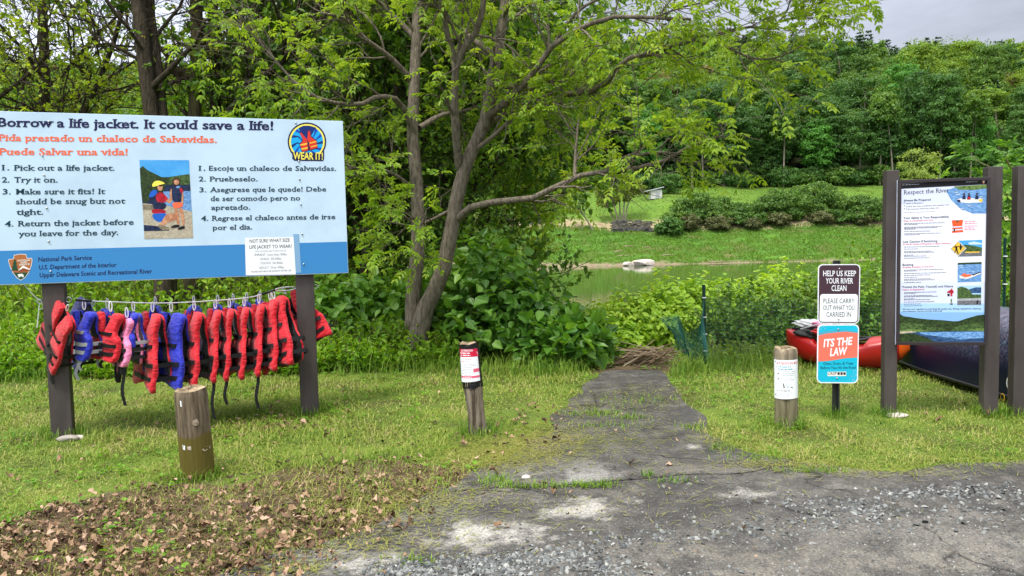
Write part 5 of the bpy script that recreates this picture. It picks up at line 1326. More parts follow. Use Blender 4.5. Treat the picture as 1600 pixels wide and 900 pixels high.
def jacket_row():
    R0 = life_jacket('red', 'black', 'webblack', 'red life jacket hanging between the small grey strapped one and the bright blue adult one', tails=())
    hang(R0, 238, -48, 2)
    Bl = life_jacket('blue', 'black', 'webblack', 'bright royal blue adult life jacket hanging between two red ones above the short bollard')
    hang(Bl, 267, -36, 1)
    lab = ['red life jacket directly after the bright blue adult one, behind the short bollard top', 'red life jacket with the longest black strap hanging to the grass', 'red life jacket with a thin dangling strap, next after the one with the longest strap',
           'red life jacket hanging fourth from the sign post end, without a dangling strap', 'red life jacket with a dangling strap nearest the sign post', 'red life jacket pressed flat against the leaning last one']
    tails = [[], [(.2, -.40, .52)], [(.21, -.45, .36)], [], [(.2, -.46, .42)], []]
    us = [303, 336, 358, 381, 404, 421]; rots = [-50, -56, -60, -60, -59, -54]
    made = [R0]
    for i, (u, l, tl, ro) in enumerate(zip(us, lab, tails, rots)):
        t = copy_thing(R0); t['label'] = l
        hang(t, u, ro, [1, 0, -1, -2, -4, -9][i], sc=[.98, .94, .94, .95, .96, .97][i], tails=tl); made.append(t)
    t = copy_thing(R0); t['label'] = 'red life jacket leaning sideways against the sign post, last of the row'; hang(t, 426, -44, -17, .98)
    t = copy_thing(R0); t['label'] = 'red life jacket pushed behind the sign post with its edge poking out'; hang(t, 430, -8, -30, .84, .20)
    for u, l, ro, bk, sc in [(222, 'blue life jacket half hidden behind the first red adult one and grey strapped child one', -70, .22, .85), (283, 'blue life jacket showing its collar behind the bright blue adult one', -75, .24, .95), (322, 'blue life jacket showing only its shoulder between the red ones over the bollard', -70, .24, .95), (346, 'blue life jacket peeking out behind the red one with the longest strap', -75, .26, .95), (368, 'blue life jacket peeking out behind the red one with a thin strap', -72, .26, .95), (390, 'blue life jacket top peeking out behind the middle of the red row', -70, .26, .92)]:
        t = copy_thing(Bl); t['label'] = l; hang(t, u, ro, 0, sc, bk, -.025)
    t = life_jacket('red', 'black', 'webblack', 'red life jacket tipped over sideways across the outer sign post', tails=[(.1, -.45, .3)]); hang(t, 130, -40, 38, .78, -.20, .02)
    t = life_jacket('navy', 'black', 'webblack', 'navy life jacket tip sticking out behind the outer sign post'); hang(t, 122, -32, 36, .85, .22, .02)
    t = life_jacket('blue', 'black', 'webgrey', 'blue child life jacket with grey straps and white buckles next to the tipped red one', child=True, stripe=None, tails=[(.03, -.30, .22), (.08, -.30, .14)]); hang(t, 131, -35, 2, 1.02)
    G2 = life_jacket('blue', 'grey', 'webgrey', 'small blue child life jacket with grey side and grey straps beside the pink one', child=True, tails=[(.05, -.3, .16)]); hang(G2, 208, -52, 2, .95)
    t = copy_thing(G2); t['label'] = 'blue child life jacket mostly hidden behind the red and black child one'; hang(t, 150, -60, 0, 1.0, .16)
    t = life_jacket('red', 'black', 'webblack', 'red and black child life jacket beside the pink one', child=True, tails=[(.0, -.3, .12)]); hang(t, 178, -30, 3, 1.02, -.05)
    t = life_jacket('pink', 'black', 'webblack', 'pink and black child life jacket with dotted lower half and looped straps', child=True, tails=[(.12, -.2, .46)]); hang(t, 197, -48, -4, 1.02, .0, .05)
    lo = np.array([.09, -.09, -.40]); mb = ribbon([(-.02, -.09, -.38), (-.03, -.1, -.50), (.02, -.1, -.565), (.07, -.1, -.50), (.08, -.09, -.40)], .026, ax=(.1, 1, 0)); mb.build('leg_strap', NY['webblack'], t, False, False)
    mb = MB(); r = random.Random(4)
    bevel_box('lower_panel', (.03, -.075, -.415), (1, 0, 0), (0, 1, 0), .075, .022, .085, NY['black'], t, .018, False)
    for k in range(11):
        c_ = np.array([.03 + r.uniform(-.06, .06), -.099, -.415 + r.uniform(-.07, .07)]); a = np.linspace(0, 6.283, 9)[:-1]; q = np.stack([c_[0] + .008 * np.cos(a), np.full(8, c_[1]), c_[2] + .008 * np.sin(a)], 1); mb.add(q, [[list(range(8))]])
    mb.build('dotted_print', INK['pink'], t, False, False)
jacket_row()

# ------------------------------------------------------------------ bollards
def wood(name, moss=(.10, .10, .02), c1=(.10, .075, .05), c2=(.27, .215, .15), mz=(.0, .3), amt=.6):
    m, t, b = new_mat(name); L = t.links.new; nd = t.nodes.new
    tcn = nd('ShaderNodeTexCoord'); mp = nd('ShaderNodeMapping'); mp.inputs['Scale'].default_value = (26, 26, 2.4); L(tcn.outputs['Object'], mp.inputs[0])
    n1 = nd('ShaderNodeTexNoise'); n1.inputs['Scale'].default_value = 1; n1.inputs['Detail'].default_value = 8; n1.inputs['Roughness'].default_value = .7; L(mp.outputs[0], n1.inputs['Vector'])
    n2 = nd('ShaderNodeTexNoise'); n2.inputs['Scale'].default_value = 9; n2.inputs['Detail'].default_value = 5; L(tcn.outputs['Object'], n2.inputs['Vector'])
    rp = nd('ShaderNodeValToRGB'); el = rp.color_ramp.elements; el[0].position = .40; el[1].position = .62; el[0].color = (*c1, 1); el[1].color = (*c2, 1); L(n1.outputs['Fac'], rp.inputs[0])
    sp = nd('ShaderNodeSeparateXYZ'); L(tcn.outputs['Object'], sp.inputs[0])
    ad = nd('ShaderNodeMath'); ad.operation = 'MULTIPLY_ADD'; ad.inputs[1].default_value = -.12; L(n2.outputs['Fac'], ad.inputs[0]); L(sp.outputs['Z'], ad.inputs[2])
    mr = nd('ShaderNodeMapRange'); mr.inputs['From Min'].default_value = mz[1]; mr.inputs['From Max'].default_value = mz[0]; mr.inputs['To Max'].default_value = amt; L(ad.outputs[0], mr.inputs['Value'])
    mx_ = nd('ShaderNodeMix'); mx_.data_type = 'RGBA'; L(mr.outputs[0], mx_.inputs['Factor']); L(rp.outputs[0], mx_.inputs['A']); mx_.inputs['B'].default_value = (*moss, 1)
    L(mx_.outputs['Result'], b.inputs['Base Color']); b.inputs['Roughness'].default_value = .9; b.inputs['Specular IOR Level'].default_value = .15
    bp = nd('ShaderNodeBump'); bp.inputs['Strength'].default_value = .9; bp.inputs['Distance'].default_value = .012; L(n1.outputs['Fac'], bp.inputs['Height']); L(bp.outputs[0], b.inputs['Normal'])
    return m
ENDW = mat('wood_end_grain', (.16, .12, .08), .95, .1, col2=(.42, .33, .21), scale=22, bump=.9, bscale=30, bdist=.02)
def bollard(base, axis, H, r0, mtl, label, seed, rough=.004, rot=0.0):
    root = thing('wooden_bollard', base, label, 'bollard'); base = np.asarray(base, float); ax = unit(np.asarray(axis, float)); e1 = unit(np.cross(ax, [0, 1, 0])); e2 = np.cross(ax, e1)
    n, k = 64, 46; th = np.arange(n) * 2 * math.pi / n; zz = np.concatenate([[-.12], np.linspace(0, H, k)])
    V = []
    for z in zz:
        low = max(0, 1 - z / (H * .55))
        rr = r0 * (1 + .02 * np.sin(3 * th + seed) + .012 * np.sin(7 * th + z * 3 + seed)) + rough * np.sin(23 * th + 1.5 * np.sin(z * 7 + seed)) * .5 + rough * .7 * vnoise(th * r0 * 40, z * 9 + th * 0, seed, 8, 1)
        if rot: rr = rr - rot * low * np.clip(vnoise(th * 2.2, th * 0 + z * 6, seed + 4, 6, 1.3), -.2, 1.6)
        if z > H - .03: rr = rr - .006 * (z - H + .03) / .03
        ztop = .008 * vnoise(th * 3, th * 0, seed + 9, 6, 1) if z == zz[-1] else 0 * th
        V.append(base + ax * (z + ztop)[:, None] + (np.cos(th) * rr)[:, None] * e1 + (np.sin(th) * rr)[:, None] * e2)
    V = np.array(V); idx = np.arange(len(zz) * n).reshape(len(zz), n); nx = np.roll(idx, -1, 1)
    mb = MB(); mb.add(V.reshape(-1, 3), np.stack([idx[:-1], nx[:-1], nx[1:], idx[1:]], -1).reshape(-1, 4)); mb.build('post', mtl, root, True)
    # sawn top
    mb = MB(); ringv = V[-1]; R_ = [ringv]; rr2 = np.random.default_rng(seed)
    for q in (.8, .55, .3, .12): R_.append(base + ax * H + (ringv - base - ax * H) * q + ax * (rr2.normal(size=(n, 1)) * .004 + .004))
    P = np.concatenate(R_ + [[base + ax * (H + .006)]]); i2 = np.arange(5 * n).reshape(5, n); n2 = np.roll(i2, -1, 1)
    mb.add(P, [np.stack([i2[:-1], n2[:-1], n2[1:], i2[1:]], -1).reshape(-1, 4), np.stack([i2[-1], n2[-1], np.full(n, 5 * n)], -1)]); mb.build('sawn_top', ENDW, root)
    FEET.append((base[0], base[1], r0 + .01)); return root
g1 = gnd(309, 752)
bo1 = bollard(g1 * (1 + .09 / g1[1]), (-.03, .01, 1), .56, .097, wood('weathered_wood_mossy', (.115, .095, .014), (.055, .042, .028), (.21, .165, .11), (.205, .235), .85), 'short thick weathered bollard with a mossy base under the life jackets', 3)
R1 = Round(g1 * (1 + .09 / g1[1]), (-.03, .01, 1), .097)
k1 = Print(R1); KNOT = mat('wood_knot', (.10, .075, .05), .95, .1, col2=(.40, .34, .26), scale=55, lo=.4, hi=.6)
k1.disc((305, 656), 5.5, mat('bare_wood_patch', (.36, .30, .21), .95, .1, col2=(.20, .15, .10), scale=40), .5, 14, 4.5); k1.disc((305, 652.5), 4.2, KNOT, 1.2, 12, 2.8)
k1.build('knot', bo1)
for pts, ink in (([(280, 623), (283, 623), (283.5, 632), (281, 632)], 'white'), ([(284, 691), (288, 692), (288, 699), (285, 698)], 'white'), ([(314, 697), (322, 693), (327, 693), (327, 697), (318, 700)], 'sand'), ([(291, 693), (297, 692), (298, 698), (292, 698)], 'sand')):
    k2 = Print(R1); k2.poly([(x + 1, y) for x, y in pts], INK[ink], .6); k2.build('tape_remnant', bo1)
g2 = gnd(746, 682); ax2 = unit(np.array([-.075, 0, 1.0]))
bo2 = bollard(g2 + np.array([0, .07, 0]), ax2, .69, .070, wood('rotten_wood', (.055, .045, .03), (.06, .045, .032), (.30, .25, .19), (-.1, .1), .5), 'leaning rotten bollard wrapped in black tape with a red and white notice', 12, .006, .02)
R2 = Round(g2 + np.array([0, .07, 0]), ax2, .073)
def wrap(name, rd, h0, h1, mtl, parent, a0=-180, a1=180, amp=.002, seed=1, n=60):
    th = np.radians(np.linspace(a0, a1, n)); m_ = 14; rows = []
    for i in range(m_):
        h = h0 + (h1 - h0) * i / (m_ - 1); rr = rd.r + .004 + amp * vnoise(th * 4, th * 0 + h * 60, seed, 6, 1.2)
        hh = h + (.004 * vnoise(th * 5, th * 0, seed + 2, 5, 1) if i in (0, m_ - 1) else 0)
        rows.append(rd.b + rd.ax * (hh + 0 * th)[:, None] + rd.n * (np.cos(th) * rr)[:, None] + rd.ex * (np.sin(th) * rr)[:, None])
    V = np.array(rows).reshape(-1, 3); idx = np.arange(m_ * n).reshape(m_, n); mb = MB()
    mb.add(V, np.stack([idx[:-1, :-1], idx[:-1, 1:], idx[1:, 1:], idx[1:, :-1]], -1).reshape(-1, 4)); return mb.build(name, mtl, parent, True)
hz2 = lambda v, rd, u: float((Plane(rd.b, rd.ex).P([(u, v)])[0] - rd.b) @ rd.ax)
wrap('black_tape_wrap', R2, hz2(604, R2, 740), hz2(536, R2, 732), mat('black_tape', (.008, .008, .010), .22, .5, bump=.5, bscale=30, stretch=(1, 1, 2)), bo2)
R2.r += .006
n2_ = Print(R2)
n2_.quad((718.5, 544), (745, 542.5), (750, 592), (721.5, 595.5), INK['white'], 1, 12)
n2_.quad((718.5, 544), (745, 542.5), (747.5, 554.5), (719.5, 556), INK['crimson'], 2, 10)
n2_.text('ATTENTION', (720.5, 547.6), (738.5, 546.6), 2.9, INK['white'], 3, .02)
n2_.words(719.6, 743, 550.6, 1.6, INK['white'], 3, 1, -.03); n2_.words(720.4, 736, 554, 1.6, INK['white'], 3, 2, -.03)
n2_.words(721, 743, 560, 1.5, INK['rose'], 2, 3, -.03); n2_.words(721, 738, 563.6, 1.7, INK['rose'], 2, 4, -.03)
for i in range(3): n2_.words(721 + i * .3, 746, 567 + i * 2.4, .7, INK['greyl'], 2, 5 + i, -.03)
for i in range(5): n2_.words(722, 738, 575 + i * 2.4, .7, INK['greyl'], 2, 15 + i, -.03)
n2_.quad((739, 573.6), (748, 572.8), (748.8, 578), (739.6, 579), INK['pink'], 2, 6)
n2_.quad((721, 585.6), (749, 583.6), (749.2, 587), (721.3, 589), INK['pink'], 2, 12); n2_.words(723, 747, 588, 1, INK['white'], 3, 31, -.07)
n2_.build('notice', bo2)
g3 = gnd(1228, 670)
bo3 = bollard(g3 * (1 + .08 / g3[1]), (-.004, 0, 1), .595, .081, wood('weathered_wood_grey', (.09, .10, .03), (.12, .10, .07), (.36, .30, .21), (.05, .3), .45), 'upright weathered bollard wrapped in a white paper notice near the red kayak', 7)
R3 = Round(g3 * (1 + .08 / g3[1]), (-.004, 0, 1), .083)
n3 = Print(R3); n3.quad((1209.6, 560), (1246.4, 560), (1246.8, 620), (1210, 620), INK['white'], 1, 26); 
n3.text('ATTENTION BO', (1213.4, 567), (1246, 566.6), 3.4, INK['crimson'], 2, .01)
n3.words(1212.5, 1245.5, 571.2, 1.5, INK['tealm'], 2, 41); n3.words(1216, 1245.5, 574.8, 1.6, INK['tealm'], 2, 42)
for y in (578.2, 581, 584, 588, 591): n3.words(1223.5, 1245.5, y, 1.0, INK['greyl'], 2, int(y))
for y in (581.5, 589.5): n3.poly([(1214.4, y), (1216, y + 1), (1218.2, y - 2.2), (1217.2, y - 2.4), (1215.8, y - .6)], INK['black'], 2)
n3.poly([(1223.2, 595), (1225, 596.5), (1226.4, 603), (1224.4, 603)], INK['black'], 2); n3.poly([(1228, 595), (1234, 593.5), (1244, 596), (1236, 597), (1232, 602.5), (1230, 602)], INK['tealm'], 2); n3.poly([(1235, 601), (1239, 602.5), (1238, 603.4), (1235, 602)], INK['black'], 2.6)
n3.words(1214, 1245.5, 608, 1.3, INK['grey'], 2, 51)
for y in (611, 613.4, 615.6): n3.words(1213.5, 1245, y, .7, INK['greyl'], 2, int(y))
for u, v in ((1211.6, 563), (1212, 614)): n3.disc((u, v), .8, INK['black'], 2, 8)
n3.build('notice', bo3)

# ------------------------------------------------------------------ stacked road signs on a post
gs = gnd(1307, 652)
RS = Plane(gs + np.array([0, 0, 0]), (1, 0, 0))
rs = thing('river_sign', gs, 'two small metal signs stacked on one dark post, brown river sign over a turquoise one', 'sign'); FEET.append((gs[0], gs[1] + .02, .03))
ch = bmesh.new(); prof = [(-.030, .012), (-.020, .012), (-.014, .034), (.014, .034), (.020, .012), (.030, .012), (.030, .015), (.022, .016), (.016, .038), (-.016, .038), (-.022, .016), (-.030, .015)]
lo_ = [ch.verts.new((gs[0] + x, gs[1] + y, -.15)) for x, y in prof]; hi_ = [ch.verts.new((gs[0] + x, gs[1] + y, 1.235)) for x, y in prof]
for i in range(12): ch.faces.new([lo_[i], lo_[(i + 1) % 12], hi_[(i + 1) % 12], hi_[i]])
ch.faces.new(lo_[::-1]); ch.faces.new(hi_); bmesh.ops.recalc_face_normals(ch, faces=ch.faces[:])
bm_obj('post', ch, mat('dark_green_steel', (.018, .022, .020), .5, .4), rs)
def rounded(tl, tr, br, bl, rad, k=6):
    c4 = [np.array(q, float) for q in (tl, tr, br, bl)]; out = []
    for i in range(4):
        p, a, b_ = c4[i], c4[i - 1], c4[(i + 1) % 4]; d1, d2 = unit(a - p), unit(b_ - p)
        for t_ in np.linspace(0, 1, k):
            q0 = p + d1 * rad; q1 = p + d2 * rad; out.append((1 - t_) ** 2 * q0 + 2 * t_ * (1 - t_) * (p + (d1 + d2) * rad * .12) + t_ ** 2 * q1)
    return np.array(out)
def plate(name, out, lay, mtl, parent):
    Pf = RS.P(out, lay); Pb = Pf + np.array([0, .004, 0]); n = len(out); bm = bmesh.new(); a = [bm.verts.new(p) for p in Pf]; b_ = [bm.verts.new(p) for p in Pb]
    bm.faces.new(a); bm.faces.new(b_[::-1])
    for i in range(n): bm.faces.new([a[i], b_[i], b_[(i + 1) % n], a[(i + 1) % n]])
    bmesh.ops.recalc_face_normals(bm, faces=bm.faces[:]); return bm_obj(name, bm, mtl, parent)
plate('brown_sign_plate', rounded((1278.4, 413), (1344.4, 412.6), (1342.4, 506), (1277.4, 505.6), 7), 0, INK['white'], rs)
p1 = Print(RS); c8 = ((1279.8, 414.4), (1343, 414), (1341, 504.6), (1278.8, 504.2))
p1.poly(rounded(*c8, 6), INK['plum'], 1); p1.poly(rounded((1281.4, 459.5), (1340.4, 459.5), (1339.4, 503), (1280.2, 502.6), 4), INK['white'], 2)
for body, x0, x1, y in [('HELP US KEEP', 1286, 1337.4, 431.4), ('YOUR RIVER', 1290, 1332.8, 443), ('CLEAN', 1299, 1322.4, 454.4)]: p1.text(body, (x0, y), (x1, y), 8.4, INK['white'], 3, .014)
for body, x0, x1, y in [('PLEASE CARRY', 1286.4, 1334.8, 473.8), ('OUT WHAT YOU', 1286, 1334.8, 484.4), ('CARRIED IN', 1291, 1329.4, 495)]: p1.text(body, (x0, y), (x1, y), 7.4, INK['black'], 3, .0)
p1.build('brown_sign_lettering', rs)
plate('turquoise_sign_plate', rounded((1277.4, 507), (1342.4, 506.6), (1340.6, 599), (1276.2, 598.6), 7), 0, INK['white'], rs)
p2 = Print(RS)
p2.poly(rounded((1279.2, 508.8), (1340.8, 508.4), (1338.8, 597.2), (1277.8, 596.8), 6), INK['teal'], 1)
p2.poly([(1278.9, 520), (1291, 517.6), (1308, 516.6), (1322, 515.6), (1340.4, 518.6), (1340.3, 521), (1278.8, 526)], INK['tealm'], 1.6)
p2.poly([(1278.8, 524.4), (1290, 521.6), (1308, 519.4), (1322, 518.4), (1340.3, 520.6), (1339.6, 558.4), (1322, 559.4), (1306, 562), (1292, 564), (1278.4, 564.8)], INK['salmon'], 2.2)
p2.text('ITS THE', (1286.4, 542.2), (1331.8, 538.2), 11.6, INK['white'], 3, .03, 0, .12); p2.text('LAW', (1296.6, 556.2), (1323.6, 553.6), 11.6, INK['white'], 3, .03, 0, .12)
p2.text('Clean, Drain, & Treat', (1286, 569.8), (1333.4, 569.4), 3.8, INK['slate'], 3, .006); p2.text('Before You Hit the Road', (1282, 576.4), (1337, 575.8), 3.8, INK['slate'], 3, .006)
p2.quad((1293, 581), (1322, 580.6), (1322, 587.4), (1293, 587.6), INK['snow'], 2.2); p2.text('CRISP', (1293.6, 585.8), (1307.2, 585.6), 4.2, INK['black'], 3, .012, 0, .2)
for x in (1308.4, 1313, 1317.6): p2.quad((x, 581.6), (x + 3.6, 581.5), (x + 3.6, 585.6), (x, 585.7), INK['black'], 3)
r = random.Random(3)
for k in range(26): x, y = 1327 + r.uniform(0, 11), 577 + r.uniform(0, 19); (x - 1325) * 1.4 + (y - 575) > 14 and p2.disc((x, y), .45, INK['foam'], 2, 6)
for k in range(12): x, y = 1280 + r.uniform(0, 10), 509.6 + r.uniform(0, 6); p2.disc((x, y), .45, INK['foam'], 2, 6)
p2.build('turquoise_sign_print', rs)
for u, v in ((1311.4, 420), (1310, 498.6), (1309.4, 514.4), (1307.6, 591)):
    bm = bmesh.new(); bmesh.ops.create_uvsphere(bm, u_segments=10, v_segments=6, radius=.007); p = RS.P([(u, v)], 3)[0]
    for vv in bm.verts: vv.co = Vector(p) + vv.co
    bm_obj('bolt', bm, STEEL, rs, True)

# ------------------------------------------------------------------ the river poster on two posts, and the lone post
kl, kr, k3 = gnd(1391, 650), gnd(1548, 650), gnd(1593, 650)
exK = unit(np.array([kr[0] - kl[0], kr[1] - kl[1] - .06, 0])); KP = Plane(kl + np.array([exK[1], -exK[0], 0]) * .035, exK); eyk = np.array([-exK[1], exK[0], 0])
ks = thing('poster_stand', [*(kl + kr)[:2] / 2, 0], 'framed Respect the River poster held between two brown posts', 'sign')
def kpost(p, ztop, hw, name, parent): return bevel_box(name, np.array([p[0], p[1], (ztop - .25) / 2]) + eyk * .045, exK, eyk, hw, .05, (ztop + .25) / 2, POSTM, parent, .006)
zt1 = at(1392, 266, kl[1])[2]; zt2 = at(1555, 260, kr[1])[2]
kpost(kl, zt1, .046, 'post', ks); kpost(kr, zt2, .052, 'post', ks)
for p in (kl, kr, k3): FEET.append((p[0], p[1] + .045, .07))
lone = thing('wooden_post', k3, 'lone square brown post cut off by the frame edge beside the river poster', 'post'); bevel_box('shaft', np.array([k3[0] + .02, k3[1] + .05, (zt2 - .25) / 2]), exK, eyk, .056, .05, (zt2 + .25) / 2, POSTM, lone, .006)
a0, z0 = KP.loc(1402, 283); a1, z1 = KP.loc(1547, 275); a2, z2 = KP.loc(1400.5, 539); a3, z3 = KP.loc(1542.6, 539)
aL_, aR_ = (a0 + a2) / 2, (a1 + a3) / 2; zt_, zb2 = (z0 + z1) / 2, (z2 + z3) / 2
FR = mat('frame_bronze', (.03, .022, .024), .4, .5)
bevel_box('backing', KP.at((aL_ + aR_) / 2, (zt_ + zb2) / 2, -.012), exK, eyk, (aR_ - aL_) / 2, .010, (zt_ - zb2) / 2, INK['lilac'], ks, .002)
fw = .012
for nm, ca, cz, ha, hz_ in [('frame_rail', (aL_ + aR_) / 2, zt_ - fw, (aR_ - aL_) / 2, fw), ('frame_rail', (aL_ + aR_) / 2, zb2 + fw, (aR_ - aL_) / 2, fw), ('frame_stile', aL_ + fw, (zt_ + zb2) / 2, fw, (zt_ - zb2) / 2 - 2 * fw), ('frame_stile', aR_ - fw, (zt_ + zb2) / 2, fw, (zt_ - zb2) / 2 - 2 * fw)]:
    bevel_box(nm, KP.at(ca, cz, .003), exK, eyk, ha, .009, hz_, FR, ks, .003)
kp = Print(KP); q = INK
X0 = lambda v: 1405.2 + (v - 290) * -.004; X1 = lambda v: 1543 - (v - 290) * .0135
kp.quad((X0(288), 287.4), (X1(280), 280), (X1(288), 288), (X0(295), 295.4), q['black'], 1)
kp.quad((X0(295), 295.4), (X1(288), 288), (X1(500), 500), (X0(500), 500), q['lilac'], .6); kp.quad((X0(330), 320), (X1(320), 316), (X1(440), 440), (X0(440), 440), mat('poster_paper', hexc('#e6eaf8'), .3, .5), .9)
kp.quad((X0(474), 474), (X1(474), 474), (X1(496), 498), (X0(496), 496), q['skyl'], 1.2)
kp.quad((X0(490), 488), (X1(490), 488), (X1(512), 512), (X0(512), 512), mat('poster_sky', hexc('#86b4ea'), .3, .5), 1.5)
kp.poly([(X0(490), 490), (1412, 494), (1420, 495), (1432, 497), (1450, 499), (1470, 500), (1490, 502), (1498, 501.6), (1512, 497), (1526, 493), (X1(490), 491), (X1(519), 519), (X0(519), 519)], q['hill'], 2)
kp.poly([(X0(505), 506), (1420, 504), (1440, 506), (1455, 511), (1470, 512), (1480, 516), (X0(518), 519.6)], q['hill2'], 2.4); kp.poly([(1490, 512), (1512, 506), (X1(505), 503), (X1(518), 518), (1485, 517)], q['hill2'], 2.4); kp.poly([(1405, 516), (1420, 514), (1440, 515), (1454, 517), (1430, 519), (1405, 521)], q['hill3'], 2.8); kp.poly([(1512, 516), (1530, 512.6), (X1(514), 513), (X1(518), 518)], q['hill3'], 2.8)
kp.quad((X0(518), 519.4), (X1(516), 516.8), (X1(535), 534.6), (X0(535), 534.8), q['water'], 2.6); kp.poly([(1436, 519), (1540, 518), (1540, 528), (1500, 530), (1440, 522)], q['waterl'], 3); kp.poly([(X0(520), 520), (1428, 521), (1450, 528), (1460, 534), (X0(534), 534.4)], q['hill'], 3.2); kp.poly([(1405, 518), (1424, 517), (1432, 519), (1405, 521.6)], q['sand'], 3.4)
for i in range(16): x = 1440 + (i * 37 % 90); kp.quad((x, 526 + i % 5 * 1.6), (x + 12, 525.8 + i % 5 * 1.6), (x + 12, 526.3 + i % 5 * 1.6), (x, 526.5 + i % 5 * 1.6), q['vest'], 3.6)
kp.text('Respect the River', (1412.2, 304), (1482.8, 300.2), 6.6, q['black'], 2, .0, .03)
for body, p0, p1, cap, k_ in [('Always Be Prepared', (1411.8, 314.8), (1453.8, 313.2), 3.1, 'black'), ('Wear a life jacket.', (1415.4, 319), (1442, 317.8), 2.2, 'teal_ink'), ('Check the river conditions and weather first.', (1415.4, 323.8), (1484, 320.8), 2.2, 'teal_ink'), ('Tell someone what your plans are.', (1415.4, 328), (1467.4, 325.6), 2.2, 'teal_ink'),
        ('Your Safety is Your Responsibility', (1411.5, 342.4), (1483, 340), 3.3, 'black'), ('Wear It: Life Jackets Save Lives', (1411.4, 346.4), (1458.2, 344.6), 2.2, 'crimson'), ('Use Caution if Swimming', (1411, 379.4), (1464.6, 377.8), 3.3, 'black'), ("It's the #1 Cause of Drowning on Upper Delaware", (1411, 382.8), (1485, 381), 2.2, 'crimson'),
        ('Boating', (1410.2, 415.4), (1427, 414.8), 3.2, 'black'), ('Avoiding Accidents on the River', (1410.2, 418.8), (1459, 417.2), 2.1, 'crimson'), ('Protect the Park, Yourself, and Others', (1410, 449.8), (1489, 448.6), 3.0, 'black'), ('Follow all Regulations', (1410, 453.8), (1444, 453), 2.1, 'crimson'),
        ('All laws and regulations-including life jacket use, fishing regulations, littering', (1410, 484), (1532, 483), 2.1, 'navy'), ('and substance use-are strictly enforced!', (1410, 487.4), (1472, 486.6), 2.1, 'navy')]:
    kp.text(body, p0, p1, cap, q[k_], 3, .012 if cap > 3 or k_ != 'teal_ink' else .004)
for v in (318.6, 323.2, 327.6): kp.poly([(1411.6, v - 1.4), (1412.4, v), (1414.2, v - 2.6), (1413.6, v - 2.8), (1412.3, v - .9)], q['black'], 3)
kp.words(1411.6, 1490, 332.4, .7, q['greyl'], 3, 90, -.035)
for (x0, x1, ys) in [(1412.8, 1480, (349.6, 351.4, 355.4, 357, 358.6, 362, 365.6, 367.4)), (1412.6, 1484, (386.4, 389.6, 393.4, 395.2, 399, 400.8, 403.8)), (1412.4, 1490, (422.4, 424, 427.6, 430.6, 433.6, 436.6, 438.4, 441.8)), (1412.2, 1476, (457.4, 459.2, 462.6, 464.2, 467.4, 469, 472.4, 475.6, 478.4))]:
    for j, y in enumerate(ys): kp.words(x0, x0 + (x1 - x0) * (1.0, .45, .95, .9, .35, .8, .9, .6, .7)[j % 9], y, .85, q['grey'], 3, int(y * 7), -.022)
kp.words(1409, 1444, 289.6, .9, q['greyl'], 3, 5, -.05); kp.words(1509, 1530, 285, .9, q['greyl'], 3, 6, -.05); kp.poly([(1534.4, 281.4), (1537, 280.6), (1539, 282.6), (1538, 286), (1536.4, 287.4), (1534.6, 284.8)], q['rust'], 3)
kp.poly([(1535.2, 283), (1538.6, 282.6), (1536.6, 286)], q['snow'], 3.4)
# prints: raft
kp.poly([(1478, 298), (1492, 292.6), (1543, 288.6), (1541.6, 333.6), (1520, 333.8), (1500, 326), (1486, 312)], q['waterl'], 1.6); kp.poly([(1490, 291.4), (1543, 288.2), (1542.6, 294), (1520, 297), (1498, 296.6)], q['hill3'], 2)
for i in range(26): x = 1490 + (i * 29) % 48; y = 299 + (i * 13) % 32; kp.quad((x, y), (x + 5, y - .4), (x + 5, y + .3), (x, y + .6), q['foam'] if i % 3 else q['water'], 2.2)
kp.poly([(1494.6, 312), (1500, 310), (1532, 310), (1536, 312), (1533, 316.4), (1510, 317), (1496, 315.6)], q['snow'], 2.8); kp.poly([(1494.6, 312), (1500, 312), (1501, 316), (1496, 315.6)], q['vest'], 3); kp.poly([(1530, 311), (1536, 311.6), (1534, 315.6), (1529, 315)], q['gold'], 3)
for x in (1506, 1513.6, 1526): kp.poly([(x - 3, 311.6), (x - 1.6, 305.4), (x + 2.2, 305.4), (x + 3, 311.6)], q['vest'], 3.2); kp.disc((x + .4, 303.2), 1.7, q['hairb'], 3.4, 10)
kp.poly([(1511, 312), (1512, 307.6), (1516, 307.6), (1516.6, 312)], q['rtee'], 3.5)
# jacket icon
kp.poly([(1487, 344.6), (1491.4, 343.6), (1496, 348), (1500.6, 343.2), (1505, 343.8), (1503.6, 351), (1505, 362.6), (1487.4, 364), (1488.2, 352)], q['orange'], 2); kp.poly([(1491.6, 344.2), (1500.4, 344), (1496, 348.6)], q['brown'], 2.4); kp.quad((1487.8, 354), (1504.2, 353), (1504.4, 355), (1487.7, 356), q['foam'], 2.6); kp.quad((1487.6, 358.4), (1504.7, 357.4), (1504.8, 359.4), (1487.5, 360.4), q['foam'], 2.6); kp.quad((1490, 357), (1492, 357), (1492, 362), (1490, 362), q['black'], 3)
for i, y in enumerate((347, 350, 354, 357, 359.6)): kp.words(1507, 1507 + (25, 26, 21, 20, 22)[i], y, 1.3, q['rose'], 2, 60 + i, -.02)
